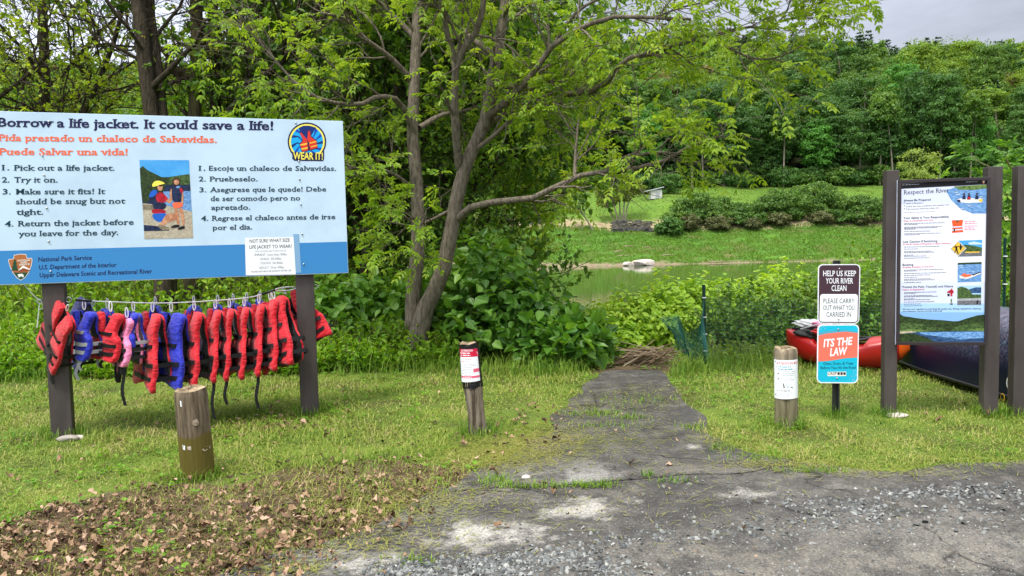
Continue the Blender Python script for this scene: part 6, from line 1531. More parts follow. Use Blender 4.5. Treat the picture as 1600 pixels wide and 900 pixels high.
# swimming photo and caution diamond
kp.quad((1497, 376), (1534.6, 374.6), (1534, 399.4), (1497, 401), q['skyb'], 1.8); kp.poly([(1497, 383), (1510, 382.4), (1522, 384), (1534.4, 387), (1534, 400), (1497, 401)], q['hill2'], 2.2); kp.poly([(1512, 379.4), (1522, 377.4), (1534.5, 380), (1534.5, 382), (1515, 382)], q['foam'], 2.1); kp.quad((1497, 394), (1534.2, 392.6), (1534, 399.4), (1497, 401), q['grey'], 2.5); kp.quad((1508, 393.4), (1530, 392.8), (1530, 394.6), (1508, 395), q['gold'], 2.8)
kp.poly([(1496.8, 376.4), (1509.8, 388), (1497, 400), (1484.2, 388.6)], q['snow'], 3.2); kp.poly([(1496.8, 377.6), (1508.4, 388), (1497, 398.8), (1485.6, 388.6)], q['black'], 3.6); kp.poly([(1496.8, 378.4), (1507.6, 388), (1497, 398), (1486.4, 388.6)], q['gold'], 4)
kp.poly([(1489.6, 386), (1492, 385), (1493.4, 383), (1494.8, 385), (1500, 384.6), (1500, 385.6), (1495.4, 386.4), (1496, 391), (1498, 396.6), (1496.4, 397), (1494, 391.6), (1491.6, 395.6), (1490.8, 394.6), (1492.6, 390), (1492.6, 386.6), (1489.8, 387)], q['black'], 4.6); kp.poly([(1499, 386), (1500, 381.4), (1501.6, 381.4), (1502, 384.6), (1504.6, 385.6), (1502.6, 387), (1501.6, 391), (1499.8, 391)], q['black'], 4.6)
# boating photo, angling photo
kp.quad((1496.2, 410.6), (1533.8, 409.4), (1533.2, 440), (1496, 441), q['waterl'], 1.8); kp.quad((1496.2, 410.6), (1533.8, 409.4), (1533.7, 412.4), (1496.2, 413.6), q['hill'], 2.2)
for i in range(14): x = 1497 + (i * 17) % 30; y = 415 + (i * 11) % 24; kp.quad((x, y), (x + 5, y - .3), (x + 5, y + .4), (x, y + .6), q['water'] if i % 3 else q['foam'], 2.2)
kp.poly([(1498.4, 432), (1504, 429), (1518, 430), (1532, 425.6), (1532, 427.6), (1519, 433), (1510, 435.6), (1500, 434.6)], q['snow'], 2.6); kp.poly([(1501, 431), (1506, 426.4), (1510, 428.6), (1516, 428.4), (1518, 431.4), (1508, 433.6)], q['coral'], 3); kp.poly([(1519, 428.6), (1532, 424.6), (1532, 426), (1520, 430.6)], q['black'], 3.2)
kp.quad((1495.8, 446.6), (1533.2, 446), (1532.8, 476.4), (1495.6, 476.6), q['skyl'], 1.8); kp.poly([(1514, 452), (1524, 449), (1533.1, 449), (1533, 458), (1514, 458)], q['water'], 2); kp.poly([(1495.8, 450), (1502, 447.6), (1510, 450), (1516, 454), (1519, 460), (1533, 460), (1533, 465.6), (1495.7, 466.6)], q['hill2'], 2.4); kp.quad((1495.7, 465.6), (1533, 464.6), (1532.8, 476.4), (1495.6, 476.6), q['greyl'], 2.2); kp.quad((1495.7, 470), (1533, 469.4), (1532.8, 476.4), (1495.6, 476.6), q['grey'], 2.6); kp.poly([(1525.6, 470.4), (1527, 468.6), (1528.4, 470.4), (1528.4, 475), (1525.8, 475)], q['black'], 3)
# little figures
kp.poly([(1479.6, 456), (1486, 452), (1489.6, 453.4), (1490, 458), (1488, 458.4), (1488, 463), (1485, 463), (1485, 458), (1480, 457.6)], q['rtee'], 2); kp.quad((1480, 459), (1484, 459), (1483.6, 463), (1480.4, 463), q['black'], 2); kp.disc((1487, 451.6), 1.1, q['skin'], 2.4, 8); kp.poly([(1485.4, 467), (1487.4, 467), (1487.6, 473), (1485.2, 473)], q['hill3'], 2); kp.quad((1484.4, 474), (1488.6, 474), (1488.6, 476), (1484.4, 476), q['black'], 2)
kp.build('poster_print', ks)
for (u, v, s_, sd_, lb) in [(1394, 646, (.05, .035, .028), 5, 'small white stone leaning on the poster post foot'), (1402, 651, (.085, .05, .022), 6, 'flat pale stone in the grass by the poster post'), (106, 689, (.085, .06, .03), 7, 'larger flat stone at the foot of the sign post'), (122, 686, (.05, .04, .022), 8, 'smaller stone at the foot of the sign post'), (822, 748, (.028, .02, .016), 9, 'lone white pebble lying on the path asphalt')]:
    p = gnd(u, v); rock_obj('stone', p + np.array([0, 0, s_[2] * .5]), s_, ROCKP if sd_ != 7 else ROCK, lb, sd_)

# ------------------------------------------------------------------ kayaks and canoe
def loft(rows, closed=True):
    A_ = np.array(rows); k, n, _ = A_.shape; idx = np.arange(k * n).reshape(k, n)
    if closed: nx = np.roll(idx, -1, 1); Fq = np.stack([idx[:-1], nx[:-1], nx[1:], idx[1:]], -1).reshape(-1, 4)
    else: Fq = np.stack([idx[:-1, :-1], idx[:-1, 1:], idx[1:, 1:], idx[1:, :-1]], -1).reshape(-1, 4)
    return A_.reshape(-1, 3), Fq
def kayak(name, label, c, ang, L, Wd, Hd, mtl, gear=True):
    c = np.asarray(c, float); a = np.array([math.cos(ang), math.sin(ang), 0]); s = np.array([-a[1], a[0], 0]); root = thing(name, c, label, 'kayak')
    rows = []; th = np.linspace(0, 2 * math.pi, 28, endpoint=False)
    for t_ in np.concatenate([[-.999], np.linspace(-.985, .985, 40), [.999]]):
        w_ = Wd / 2 * max(1e-3, (1 - abs(t_) ** 2.3)) ** .62; k_ = .01 + Hd * .62 * abs(t_) ** 4.5; g_ = Hd * .62 + Hd * .38 * abs(t_) ** 2.2; cr_ = .11 * (w_ / (Wd / 2)) * (1 if abs(t_) > .42 or not gear else .35)
        row = []
        for q_ in th:
            cx, sx = math.cos(q_), math.sin(q_); x_ = w_ * math.copysign(abs(cx) ** .8, cx)
            z_ = g_ + cr_ * sx if sx > 0 else g_ - (g_ - k_) * abs(sx) ** .75
            row.append(c + a * (t_ * L / 2) + s * x_ + np.array([0, 0, z_]))
        rows.append(row)
    V, Fq = loft(rows); mb = MB(); mb.add(V, Fq[:28 * 38]); mb.build('hull', mtl, root, True)
    mb = MB(); mb.add(V, Fq[28 * 38:]); mb.build('bow_tip', mat('lit_red_kayak_plastic', (.85, .13, .012), .3, .5), root, True)  # end of the red hull; the light on it is painted in as orange
    BLK = mat('black_rubber', (.012, .012, .013), .5, .4)
    for e_ in (.80, -.80) if gear else (.8,):
        z_ = Hd * .62 + Hd * .38 * abs(e_) ** 2.2 + .065
        bevel_box('carry_handle', c + a * (e_ * L / 2) + np.array([0, 0, z_ + .012]), a, s, .06, .014, .012, BLK, root, .006)
        mb = MB(); k_ = resample(np.array([c + a * (e_ * L / 2 + .05 * i) + np.array([0, 0, z_ + h_]) for i, h_ in ((-1, -.02), (-.5, .035), (.5, .035), (1, -.02))]), 10); V, Fq = tubes(k_, np.full(10, .006), 6); mb.add(V, Fq); mb.build('handle_cord', BLK, root, True)
    if gear:
        q_ = np.linspace(0, 2 * math.pi, 40); P = np.array([c + a * (-.05 * L + .26 * L * math.cos(x)) + s * (Wd * .33 * math.sin(x)) + np.array([0, 0, Hd * .66 + .075 + .02 * math.cos(2 * x)]) for x in q_])
        mb = MB(); V, Fq = tubes(P, np.full(40, .016), 7); mb.add(V, Fq); mb.build('cockpit_rim', BLK, root, True)
        mb = MB(); mb.add(np.vstack([P[:-1] - np.array([0, 0, .012]), [P[:-1].mean(0) - np.array([0, 0, .02])]]), [np.array([(i, (i + 1) % 39, 39) for i in range(39)])]); mb.build('cockpit_shade_disc', INK['black'], root)  # flat black disc paints the shade inside the open cockpit
    return root, a, s
RK = mat('red_kayak_plastic', (.46, .007, .009), .34, .5, col2=(.34, .010, .009), scale=3, bump=.06, bscale=9)
kc = np.array([(1322 - 800) / 1155 * 7.95, 7.95, 0.0]); kroot, ka, ksd = kayak('kayak', 'short red kayak lying on the grass behind the stacked signs', kc, math.radians(-42), 1.28, .54, .36, RK)
def lump(name, c, sz, mtl, parent, seed, rot=0.0, amp=.18, label=None, cat=None):
    bm = bmesh.new(); bmesh.ops.create_icosphere(bm, subdivisions=4, radius=1); r = np.random.default_rng(seed); ph = r.uniform(0, 6, 6)
    ca, sa = math.cos(rot), math.sin(rot)
    for v in bm.verts:
        x, y, z = v.co; k = 1 + amp * (math.sin(4 * x + ph[0]) * math.cos(5 * y + ph[1]) + .6 * math.sin(9 * z + 6 * x + ph[2]) + .4 * math.sin(15 * x + 11 * y + ph[3]))
        x, y, z = x * sz[0] * k, y * sz[1] * k, z * sz[2] * k; v.co = (c[0] + x * ca - y * sa, c[1] + x * sa + y * ca, c[2] + z)
    return bm_obj(name, bm, mtl, parent, True)
gp = kc + ka * -.34 + np.array([0, -.05, .35])
gear = thing('life_vest_heap', gp, 'crumpled black and pink paddling vest piled on the red kayak', 'life vest')
lump('vest_body', gp, (.20, .17, .09), mat('crumpled_black', (.012, .012, .014), .5, .4, bump=.6, bscale=14), gear, 4, -.5, .16)
lump('pink_panel', gp + ka * .14 + np.array([0, -.05, .10]), (.16, .13, .05), NY['pink'], gear, 5, -.4, .2); lump('white_panel', gp + ka * -.06 + np.array([0, .02, .10]), (.15, .10, .045), mat('white_nylon', (.7, .7, .72), .5, .4), gear, 6, -.6, .2); lump('red_panel', gp + ka * .05 + np.array([0, -.17, .03]), (.15, .05, .035), NY['red'], gear, 7, -.5, .2)
mb = MB(); k_ = resample(np.array([gp + np.array(d_) for d_ in ((-.2, -.1, .06), (-.1, -.17, .1), (0, -.18, .12), (.08, -.2, .06), (.16, -.22, .08))]), 14); V, Fq = tubes(k_, np.full(14, .008), 6); mb.add(V, Fq); mb.build('grey_piping', NY['webgrey'], gear, True)
#oc = at(1392, 545, 7.9); kayak('kayak', 'bright orange kayak with only its tip showing beside the poster post', (oc[0] + .20, 7.9 + .62, .04), math.radians(-97), 1.5, .40, .24, mat('lit_red_kayak_plastic', (.85, .16, .012), .3, .5), False)
# overturned navy canoe
m, t, b = new_mat('navy_canoe_hull'); b.inputs['Roughness'].default_value = .36; b.inputs['Specular IOR Level'].default_value = .35
tcn = t.nodes.new('ShaderNodeTexCoord'); cols = None
base_c = t.nodes.new('ShaderNodeRGB'); base_c.outputs[0].default_value = (.004, .006, .024, 1); prev = base_c.outputs[0]
spz = t.nodes.new('ShaderNodeSeparateXYZ'); t.links.new(tcn.outputs['Object'], spz.inputs[0])
zm = t.nodes.new('ShaderNodeMapRange'); zm.inputs['From Min'].default_value = .28; zm.inputs['From Max'].default_value = .5; zm.inputs['To Max'].default_value = .8; t.links.new(spz.outputs['Z'], zm.inputs['Value'])
for i, (rot, sc_) in enumerate([((0, .3, .5), 5), ((.4, 0, 1.4), 6), ((.2, .6, 2.4), 4.5), ((0.1, .2, 0), 9)]):   # scuffs and scratches worn into the bottom
    mp = t.nodes.new('ShaderNodeMapping'); mp.inputs['Rotation'].default_value = rot; mp.inputs['Scale'].default_value = (1, 9, 3); t.links.new(tcn.outputs['Object'], mp.inputs[0])
    nz = t.nodes.new('ShaderNodeTexNoise'); nz.inputs['Scale'].default_value = sc_; nz.inputs['Detail'].default_value = 4; nz.inputs['Distortion'].default_value = .8; t.links.new(mp.outputs[0], nz.inputs['Vector'])
    ab = t.nodes.new('ShaderNodeMath'); ab.operation = 'SUBTRACT'; ab.inputs[1].default_value = .5; t.links.new(nz.outputs['Fac'], ab.inputs[0]); a2 = t.nodes.new('ShaderNodeMath'); a2.operation = 'ABSOLUTE'; t.links.new(ab.outputs[0], a2.inputs[0])
    mr = t.nodes.new('ShaderNodeMapRange'); mr.inputs['From Min'].default_value = .022; mr.inputs['From Max'].default_value = .004; t.links.new(a2.outputs[0], mr.inputs['Value'])
    mu = t.nodes.new('ShaderNodeMath'); mu.operation = 'MULTIPLY'; t.links.new(mr.outputs[0], mu.inputs[0]); t.links.new(zm.outputs[0], mu.inputs[1])
    mx_ = t.nodes.new('ShaderNodeMix'); mx_.data_type = 'RGBA'; t.links.new(mu.outputs[0], mx_.inputs['Factor']); t.links.new(prev, mx_.inputs['A']); mx_.inputs['B'].default_value = [(.16, .20, .30, 1), (.22, .24, .30, 1), (.16, .05, .09, 1), (.12, .15, .24, 1)][i]; prev = mx_.outputs['Result']
t.links.new(prev, b.inputs['Base Color'])
NAVY = m
cc = np.array([4.50, 6.55, 0.0]); ca_ = math.radians(91); a = np.array([math.cos(ca_), math.sin(ca_), 0]); s = np.array([-a[1], a[0], 0]); Lc, Wc, Hc = 3.9, .92, .70
can = thing('canoe', cc, 'overturned dark navy canoe with a scratched hull behind the river poster', 'canoe'); rows = []
for t_ in np.concatenate([[-.998], np.linspace(-.98, .98, 44), [.998]]):
    w_ = Wc / 2 * max(1e-3, (1 - abs(t_) ** 2.4)) ** .7; rim = .05 * (1 - t_ ** 2) + .015; top_ = rim + (Hc - .03) * max(1e-3, 1 - abs(t_) ** 7) ** .6
    rows.append([cc + a * (t_ * Lc / 2) + s * (w_ * math.copysign(abs(math.cos(q_)) ** .85, math.cos(q_))) + np.array([0, 0, rim + (top_ - rim) * math.sin(q_) ** .8]) for q_ in np.linspace(0, math.pi, 25)])
V, Fq = loft(rows, False); mb = MB(); mb.add(V, Fq); mb.build('hull', NAVY, can, True)
mb = MB()
for e_ in (0, 24):
    P = np.array([r_[e_] for r_ in rows]); V, Fq = tubes(P + np.array([0, 0, .012]), np.full(len(P), .016), 6); mb.add(V, Fq)
mb.build('gunwale', mat('black_vinyl', (.012, .012, .014), .4, .4), can, True)
# two round stickers on the hull side, near the bow
def hull_pt(u, v):
    d = rays([(u, v)])[0]; best = None
    G_ = np.array(rows).reshape(-1, 3); w_ = G_ - EYE; tt = w_ @ d / (d @ d); dist = np.linalg.norm(w_ - tt[:, None] * d, axis=1); dist[tt < 0] = 9; i = int(np.argmin(dist + .02 * tt)); return G_[i]
for (u, v, rr, m1, m2, nm) in [(1577.5, 608, .062, 'snow', 'royal', 'oval_sticker'), (1566, 620, .028, 'gold', 'black', 'round_sticker')]:
    p = hull_pt(u, v); p = p + np.array([-.012, -.004, 0]); a_ = np.linspace(0, 6.283, 25)[:-1]; mb = MB()
    for q_, k_, o_ in ((1, 0, 0), (.72, 1, .003)): mb.add(np.array([p + a * (rr * q_ * math.cos(x)) + np.array([-.004 - o_ + .02 * rr * math.sin(x), 0, rr * q_ * (1.1) * math.sin(x)]) for x in a_]), [[list(range(24))]], k_)
    mb.build(nm, [INK[m1], INK[m2]], can)

# ------------------------------------------------------------------ green stake, loose netting and wire fence
GRN = mat('green_stake_paint', (.008, .045, .035), .5, .4); NETM = mat('green_plastic_net', (.015, .12, .095), .55, .3); WIREM = mat('fence_wire', (.025, .09, .07), .6, .3)
def stake(u, v, Y, vt, label):
    p = at(u, v, Y); zt = at(u, vt, Y)[2]; root = thing('fence_stake', p, label, 'fence stake')
    bm = bmesh.new(); prof = [(-.018, -.004), (-.006, -.004), (-.006, -.022), (.006, -.022), (.006, -.004), (.018, -.004), (.018, .004), (-.018, .004)]
    lo_ = [bm.verts.new((p[0] + x, p[1] + y, p[2] - .2)) for x, y in prof]; hi_ = [bm.verts.new((p[0] + x - .012, p[1] + y, zt)) for x, y in prof]
    for i in range(8): bm.faces.new([lo_[i], lo_[(i + 1) % 8], hi_[(i + 1) % 8], hi_[i]])
    bm.faces.new(lo_[::-1]); bm.faces.new(hi_); bmesh.ops.recalc_face_normals(bm, faces=bm.faces[:]); bm_obj('shaft', bm, GRN, root)
    for f_ in (.22, .42, .62, .85):
        z_ = p[2] + (zt - p[2]) * f_; bevel_box('tie', (p[0] - .012 * f_, p[1] - .012, z_), (1, 0, 0), (0, 1, 0), .021, .016, .006, WHITEM, root, .002)
    return p, zt
sp0, st0 = stake(1102, 577, 8.25, 445, 'dark green metal fence stake with white ties beside the path end')
stake(1568, 560, 8.9, 372, 'green fence stake with tied netting seen between the brown posts')
def strands(fn, nu, nv, su, sv, rad):
    mb = MB(); uu = np.linspace(0, 1, su); 
    P = np.stack([np.array([fn(x, y) for x in uu]) for y in np.linspace(0, 1, nv)]); V, Fq = tubes(P, np.full(P.shape[:2], rad), 3); mb.add(V, Fq)
    vv = np.linspace(0, 1, sv); P = np.stack([np.array([fn(x, y) for y in vv]) for x in np.linspace(0, 1, nu)]); V, Fq = tubes(P, np.full(P.shape[:2], rad), 3); mb.add(V, Fq)
    return mb
def droop(x, y):          # slack netting hung from the stake, folded and gathered
    top = np.interp(x, [0, .3, .55, .8, 1], [.60, .62, .40, .52, .80]); zb0 = np.interp(x, [0, .4, .7, 1], [.26, .14, -.04, 0.0])
    X_ = sp0[0] - .44 + .425 * x + .05 * math.sin(y * 5 + x * 4) * (1 - x) + .10 * (1 - y) * (1 - x) * .8; Y_ = sp0[1] - .05 + .09 * math.sin(x * 11 + y * 2.2) + .05 * math.sin(y * 7 + x * 3)
    return (X_, Y_, sp0[2] + zb0 + (top - zb0) * y)
net = strands(droop, 44, 50, 40, 30, .0019)
tag(net.build('green_netting', NETM), 'slack dark green plastic netting hanging off the fence stake', 'netting')
fend = at(1570, 540, 8.9)
def wf(x, y):
    return (sp0[0] + (fend[0] - sp0[0]) * x, sp0[1] + (fend[1] - sp0[1]) * x + .03 * math.sin(x * 19), sp0[2] + .02 + (.78 - .10 * math.sin(x * 3.14)) * y + .015 * math.sin(x * 30))
tag(strands(wf, 90, 20, 50, 10, .0019).build('wire_fence', WIREM), 'thin green wire mesh fence running behind the signs from the stake', 'fence')
# ------------------------------------------------------------------ lawn, litter, gravel (what nobody could count)
def grass_mat(name, stops):
    m, t, b = new_mat(name); L = t.links.new; nd = t.nodes.new
    geo = nd('ShaderNodeNewGeometry'); tcn = nd('ShaderNodeTexCoord')
    nz = nd('ShaderNodeTexNoise'); nz.inputs['Scale'].default_value = 1.5; nz.inputs['Detail'].default_value = 6; nz.inputs['Roughness'].default_value = .65; L(tcn.outputs['Object'], nz.inputs['Vector'])
    a = nd('ShaderNodeMath'); a.operation = 'MULTIPLY_ADD'; a.inputs[1].default_value = .38; L(geo.outputs['Random Per Island'], a.inputs[0]); L(nz.outputs['Fac'], a.inputs[2])
    rp = nd('ShaderNodeValToRGB'); el = rp.color_ramp.elements
    el[0].position, el[0].color = stops[0][0], (*stops[0][1], 1); el[1].position, el[1].color = stops[-1][0], (*stops[-1][1], 1)
    for p, cc in stops[1:-1]: el.new(p).color = (*cc, 1)
    L(a.outputs[0], rp.inputs[0]); L(rp.outputs[0], b.inputs['Base Color']); b.inputs['Roughness'].default_value = .55; b.inputs['Specular IOR Level'].default_value = .3
    tr = nd('ShaderNodeBsdfTranslucent'); L(rp.outputs[0], tr.inputs['Color'])
    ms = nd('ShaderNodeMixShader'); ms.inputs[0].default_value = .3; L(b.outputs[0], ms.inputs[1]); L(tr.outputs[0], ms.inputs[2]); L(ms.outputs[0], t.nodes['Material Output'].inputs[0])
    return m
GRASS = grass_mat('lawn_grass', [(.40, (.085, .18, .02)), (.54, (.15, .255, .024)), (.67, (.245, .325, .04)), (.80, (.34, .36, .085)), (.93, (.40, .35, .15))])
TALLG = grass_mat('tall_grass', [(.38, (.07, .18, .02)), (.6, (.13, .26, .02)), (.85, (.22, .33, .04))])
CLIP = grass_mat('clippings', [(.38, (.17, .22, .03)), (.7, (.30, .31, .06)), (.95, (.38, .33, .13))])

def blades(x, y, L, W, lean, seed, z0=None, bend=.5):
    r = np.random.default_rng(seed); n = len(x)
    a = r.uniform(0, 6.283, n); d = np.stack([np.cos(a), np.sin(a), np.zeros(n)], 1); s = np.stack([-np.sin(a), np.cos(a), np.zeros(n)], 1)
    z = height(x, y) if z0 is None else z0
    p = np.stack([x, y, z], 1); up = np.array([0, 0, 1.0])
    le = np.asarray(lean)[:, None]; L = np.asarray(L)[:, None]; W = np.asarray(W)[:, None]
    m_ = p + L * .5 * (up * np.cos(le) + d * np.sin(le)); le2 = le + bend * r.uniform(.4, 1.6, (n, 1)); tp = m_ + L * .5 * (up * np.cos(le2) + d * np.sin(le2))
    V = np.stack([p - s * W / 2, p + s * W / 2, m_ + s * W * .42, m_ - s * W * .42, tp], 1).reshape(-1, 3)
    V[:, 2] = np.maximum(V[:, 2], np.repeat(z, 5) + .002)
    i = np.arange(n)[:, None] * 5
    return V, [i + np.array([[0, 1, 2, 3]]), i + np.array([[3, 2, 4]])]
r = np.random.default_rng(61)
def lawn_pts(n, xr, yr, k):
    x = r.uniform(*xr, n); y = r.uniform(*yr, n)
    keep = ~paved(x + r.normal(size=n) * .07, y + r.normal(size=n) * .07, -.03)
    keep &= np.abs(x) < y * .74 + .4
    keep &= ~((np.abs(x - 1.37 - (y - 8) * .1) < .42 + .06 * vnoise(x, y, 83, 7, 8)) & (y > 7.9))
    keep &= r.random(n) < np.clip((k / y) ** 1.6, 0, 1)
    return x[keep], y[keep]
x, y = lawn_pts(430000, (-6.2, 6.6), (2.2, 8.7), 4.3)
# bare and thin spots: under the litter, along edges
thin = litter_density(x, y) if 'litter_density' in globals() else 0 * x
BARE = [((*wx(480, 662), .55, .22), .8), ((*wx(250, 665), .5, .16), .6), ((*wx(830, 655), .25, .35), .8), ((*wx(760, 690), .3, .2), .6), ((*wx(1240, 640), .3, .3), .4), ((*wx(1400, 700), .6, .18), .4), ((*wx(1120, 640), .25, .3), .5)]
inl = inpoly(x + .09 * vnoise(x, y, 78, 8, 4), y + .09 * vnoise(x, y, 79, 8, 4), LIT); ptc = vnoise(x, y, 71, 9, 3.2)
bare = sum(a_ * np.exp(-(((x - q_[0]) / q_[2]) ** 2 + ((y - q_[1]) / q_[3]) ** 2)) for q_, a_ in BARE)
keep = np.where(inl, r.random(len(x)) < .42, (r.random(len(x)) < np.clip(1.1 + .45 * ptc - bare, .12, 1)))
x, y = x[keep], y[keep]; n = len(x)
hl = np.clip(.044 + .016 * vnoise(x, y, 72, 8, 1.6) + .014 * vnoise(x, y, 74, 9, 9), .016, .10)
V, Fq = blades(x, y, hl * r.uniform(.6, 1.5, n), r.uniform(.0035, .0065, n) * np.clip(y / 5, .8, 1.5), np.abs(r.normal(size=n)) * .8 + .2, 62, bend=.7)
tag(np_mesh('lawn_grass', V, Fq, GRASS), kind='stuff')

n = 900; x = r.uniform(-6.4, 5.8, n); y = 8.1 + np.abs(r.normal(size=n)) * .3
tufts = [(785, 8.05, .5), (840, 8.0, .35), (880, 7.9, .3), (700, 8.2, .4), (590, 8.3, .5), (1080, 8.0, .3), (1120, 7.9, .4), (1190, 8.1, .4), (1060, 7.7, .25), (30, 8.2, .5), (560, 8.9, .5)]
for u, Y, sp_ in tufts:
    x = np.concatenate([x, (u - 800) / 1155 * Y + r.normal(size=260) * sp_ * .6]); y = np.concatenate([y, Y + r.normal(size=260) * .16])
k = ~paved(x, y, .02) & (vnoise(x, y, 73, 8, 1.9) > -.9) & ~((np.abs(x - 1.37) < .45) & (y > 7.8)); x, y = x[k], y[k]; n = len(x)
V, Fq = blades(x, y, r.uniform(.07, .30, n), r.uniform(.004, .008, n), np.abs(r.normal(size=n)) * .42, 63, bend=.8)
tag(np_mesh('tall_grass', V, Fq, TALLG), kind='stuff')
# tufts round the feet of posts
xs_, ys_ = [], []
for bx, by, rr_ in FEET:
    a = r.uniform(0, 6.283, 170); q = rr_ + np.abs(r.normal(size=170)) * .045; xs_.append(bx + q * np.cos(a)); ys_.append(by + q * np.sin(a))
x, y = np.concatenate(xs_), np.concatenate(ys_); n = len(x)
V, Fq = blades(x, y, r.uniform(.05, .13, n), r.uniform(.004, .007, n), np.abs(r.normal(size=n)) * .35, 64)
tag(np_mesh('grass_tufts', V, Fq, TALLG), kind='stuff')
# grass growing in the seam of the asphalt and fringes
sx, sy = [], []
for u, v, du, dv, nn in [(830, 763, 45, 4, 190), (930, 761, 45, 4, 200), (885, 762, 50, 3, 70), (640, 880, 30, 5, 40), (930, 648, 60, 5, 320), (985, 655, 30, 4, 120), (1080, 670, 25, 4, 90), (775, 755, 30, 10, 220), (950, 668, 60, 5, 130), (1015, 745, 8, 3, 40), (1000, 628, 60, 8, 160), (1050, 755, 30, 4, 60), (1280, 738, 50, 3, 160), (1200, 718, 60, 6, 200), (1130, 700, 20, 8, 120)]:
    nn = int(nn * .8); uu = u + r.normal(size=nn) * du * .55; vv = v + r.normal(size=nn) * dv * .55
    p = np.array([gnd(a, b) for a, b in zip(uu, vv)]); sx.append(p[:, 0]); sy.append(p[:, 1])
x, y = np.concatenate(sx), np.concatenate(sy); n = len(x)
V, Fq = blades(x, y, r.uniform(.02, .065, n), r.uniform(.004, .007, n), np.abs(r.normal(size=n)) * .6, 65, z0=np.full(n, .006))
tag(np_mesh('seam_grass', V, Fq, TALLG), kind='stuff')
# mown clippings lying on asphalt and lawn
cx, cy = [], []
for u, v, du, dv, nn in [(770, 712, 90, 22, 2600), (850, 690, 80, 25, 1900), (980, 680, 120, 40, 700), (1000, 620, 70, 20, 700), (900, 640, 60, 15, 500), (640, 790, 160, 30, 1300), (560, 850, 150, 25, 500), (460, 890, 60, 15, 200), (1150, 690, 60, 15, 500), (1250, 728, 120, 8, 600), (1380, 740, 140, 10, 300), (1000, 780, 300, 60, 350), (1500, 720, 120, 10, 300), (250, 870, 260, 30, 500)]:
    uu = u + r.normal(size=nn) * du * .6; vv = np.minimum(v + r.normal(size=nn) * dv * .6, 930)
    p = np.array([gnd(a, b) for a, b in zip(uu, vv)]); cx.append(p[:, 0]); cy.append(p[:, 1])
x, y = np.concatenate(cx), np.concatenate(cy); n = len(x)
V, Fq = blades(x, y, r.uniform(.03, .09, n), r.uniform(.002, .0042, n), r.uniform(1.35, 1.55, n), 66, z0=np.full(n, .010), bend=.05)
tag(np_mesh('grass_clippings', V, Fq, CLIP), kind='stuff')

# dead leaves
def litter(px, py, seed, size):
    r = np.random.default_rng(seed); n = len(px)
    T = np.array([(0, 0, 0), (.18, .22, 0), (.34, .46, 0), (.55, .30, 0), (.78, .34, 0), (1, 0, 0), (.76, -.30, 0), (.55, -.34, 0), (.33, -.44, 0), (.16, -.2, 0), (.5, 0, 0)])
    Fc = np.array([(10, i, (i + 1) % 10) for i in range(10)])
    a = r.uniform(0, 6.283, n); L = size[0] + (size[1] - size[0]) * r.uniform(0, 1, n) ** 1.5; W = L * r.uniform(.35, .8, n)
    curl = r.normal(size=n) * .8; fold = r.normal(size=n) * 1.1
    lx = (T[None, :, 0] - .5) * L[:, None]; ly = T[None, :, 1] * W[:, None] * (1 + r.normal(size=(n, 11)) * .12)
    lz = curl[:, None] * lx ** 2 / L[:, None] + np.abs(fold)[:, None] * np.abs(ly) * .5 + r.normal(size=(n, 11)) * .004
    tx, ty = r.normal(size=(2, n)) * .3
    lz = lz + lx * tx[:, None] + ly * ty[:, None]
    lz = lz - lz.min(1, keepdims=True) + r.uniform(.002, .03, n)[:, None]
    X = px[:, None] + lx * np.cos(a)[:, None] - ly * np.sin(a)[:, None]; Y = py[:, None] + lx * np.sin(a)[:, None] + ly * np.cos(a)[:, None]
    V = np.stack([X, Y, lz + height(px, py)[:, None] + .004], -1).reshape(-1, 3)
    return V, (Fc[None] + (np.arange(n) * 11)[:, None, None]).reshape(-1, 3)
n = 26000; x = r.uniform(-5.2, .2, n); y = r.uniform(2.4, 5.2, n)
k = inpoly(x + .2 * vnoise(x, y, 75, 8, 3.4), y + .2 * vnoise(x, y, 76, 8, 3.4), LIT) & (r.random(n) < np.clip(np.clip((4.9 - y + .25 * (-x - 2)) / 1.9, .12, 1) * (.62 + .45 * vnoise(x, y, 77, 8, 2.4)), .05, 1))
x, y = x[k], y[k]
x2 = r.uniform(-5.5, 0, 420); y2 = r.uniform(3, 7.6, 420); x3 = r.uniform(-1.4, 1.2, 90); y3 = r.uniform(3.2, 6, 90); x4 = r.normal(size=60) * .12 - .02; y4 = 6.0 + r.normal(size=60) * .5
p4 = np.array([gnd(u, v) for u, v in np.stack([830 + r.normal(size=90) * 30, 655 + r.normal(size=90) * 22], 1)]); p5 = np.array([gnd(u, v) for u, v in np.stack([440 + r.normal(size=120) * 60, 668 + r.normal(size=120) * 10], 1)])
x = np.concatenate([x, x2, x3, p4[:, 0], p5[:, 0], r.uniform(3, 6, 60)]); y = np.concatenate([y, y2, y3, p4[:, 1], p5[:, 1], r.uniform(4.9, 6.4, 60)])
V, Fq = litter(x, y, 67, (.014, .058))
m, t, b = new_mat('dead_leaf'); geo = t.nodes.new('ShaderNodeNewGeometry'); rp = t.nodes.new('ShaderNodeValToRGB'); el = rp.color_ramp.elements
el[0].position, el[0].color = 0, (.04, .024, .016, 1); el[1].position, el[1].color = 1, (.46, .32, .23, 1)
for p_, cc in [(.25, (.10, .056, .030)), (.5, (.19, .115, .064)), (.8, (.30, .195, .115))]: el.new(p_).color = (*cc, 1)
t.links.new(geo.outputs['Random Per Island'], rp.inputs[0]); t.links.new(rp.outputs[0], b.inputs['Base Color']); b.inputs['Roughness'].default_value = .7; b.inputs['Specular IOR Level'].default_value = .25
tag(np_mesh('leaf_litter', V, [Fq], m), kind='stuff')

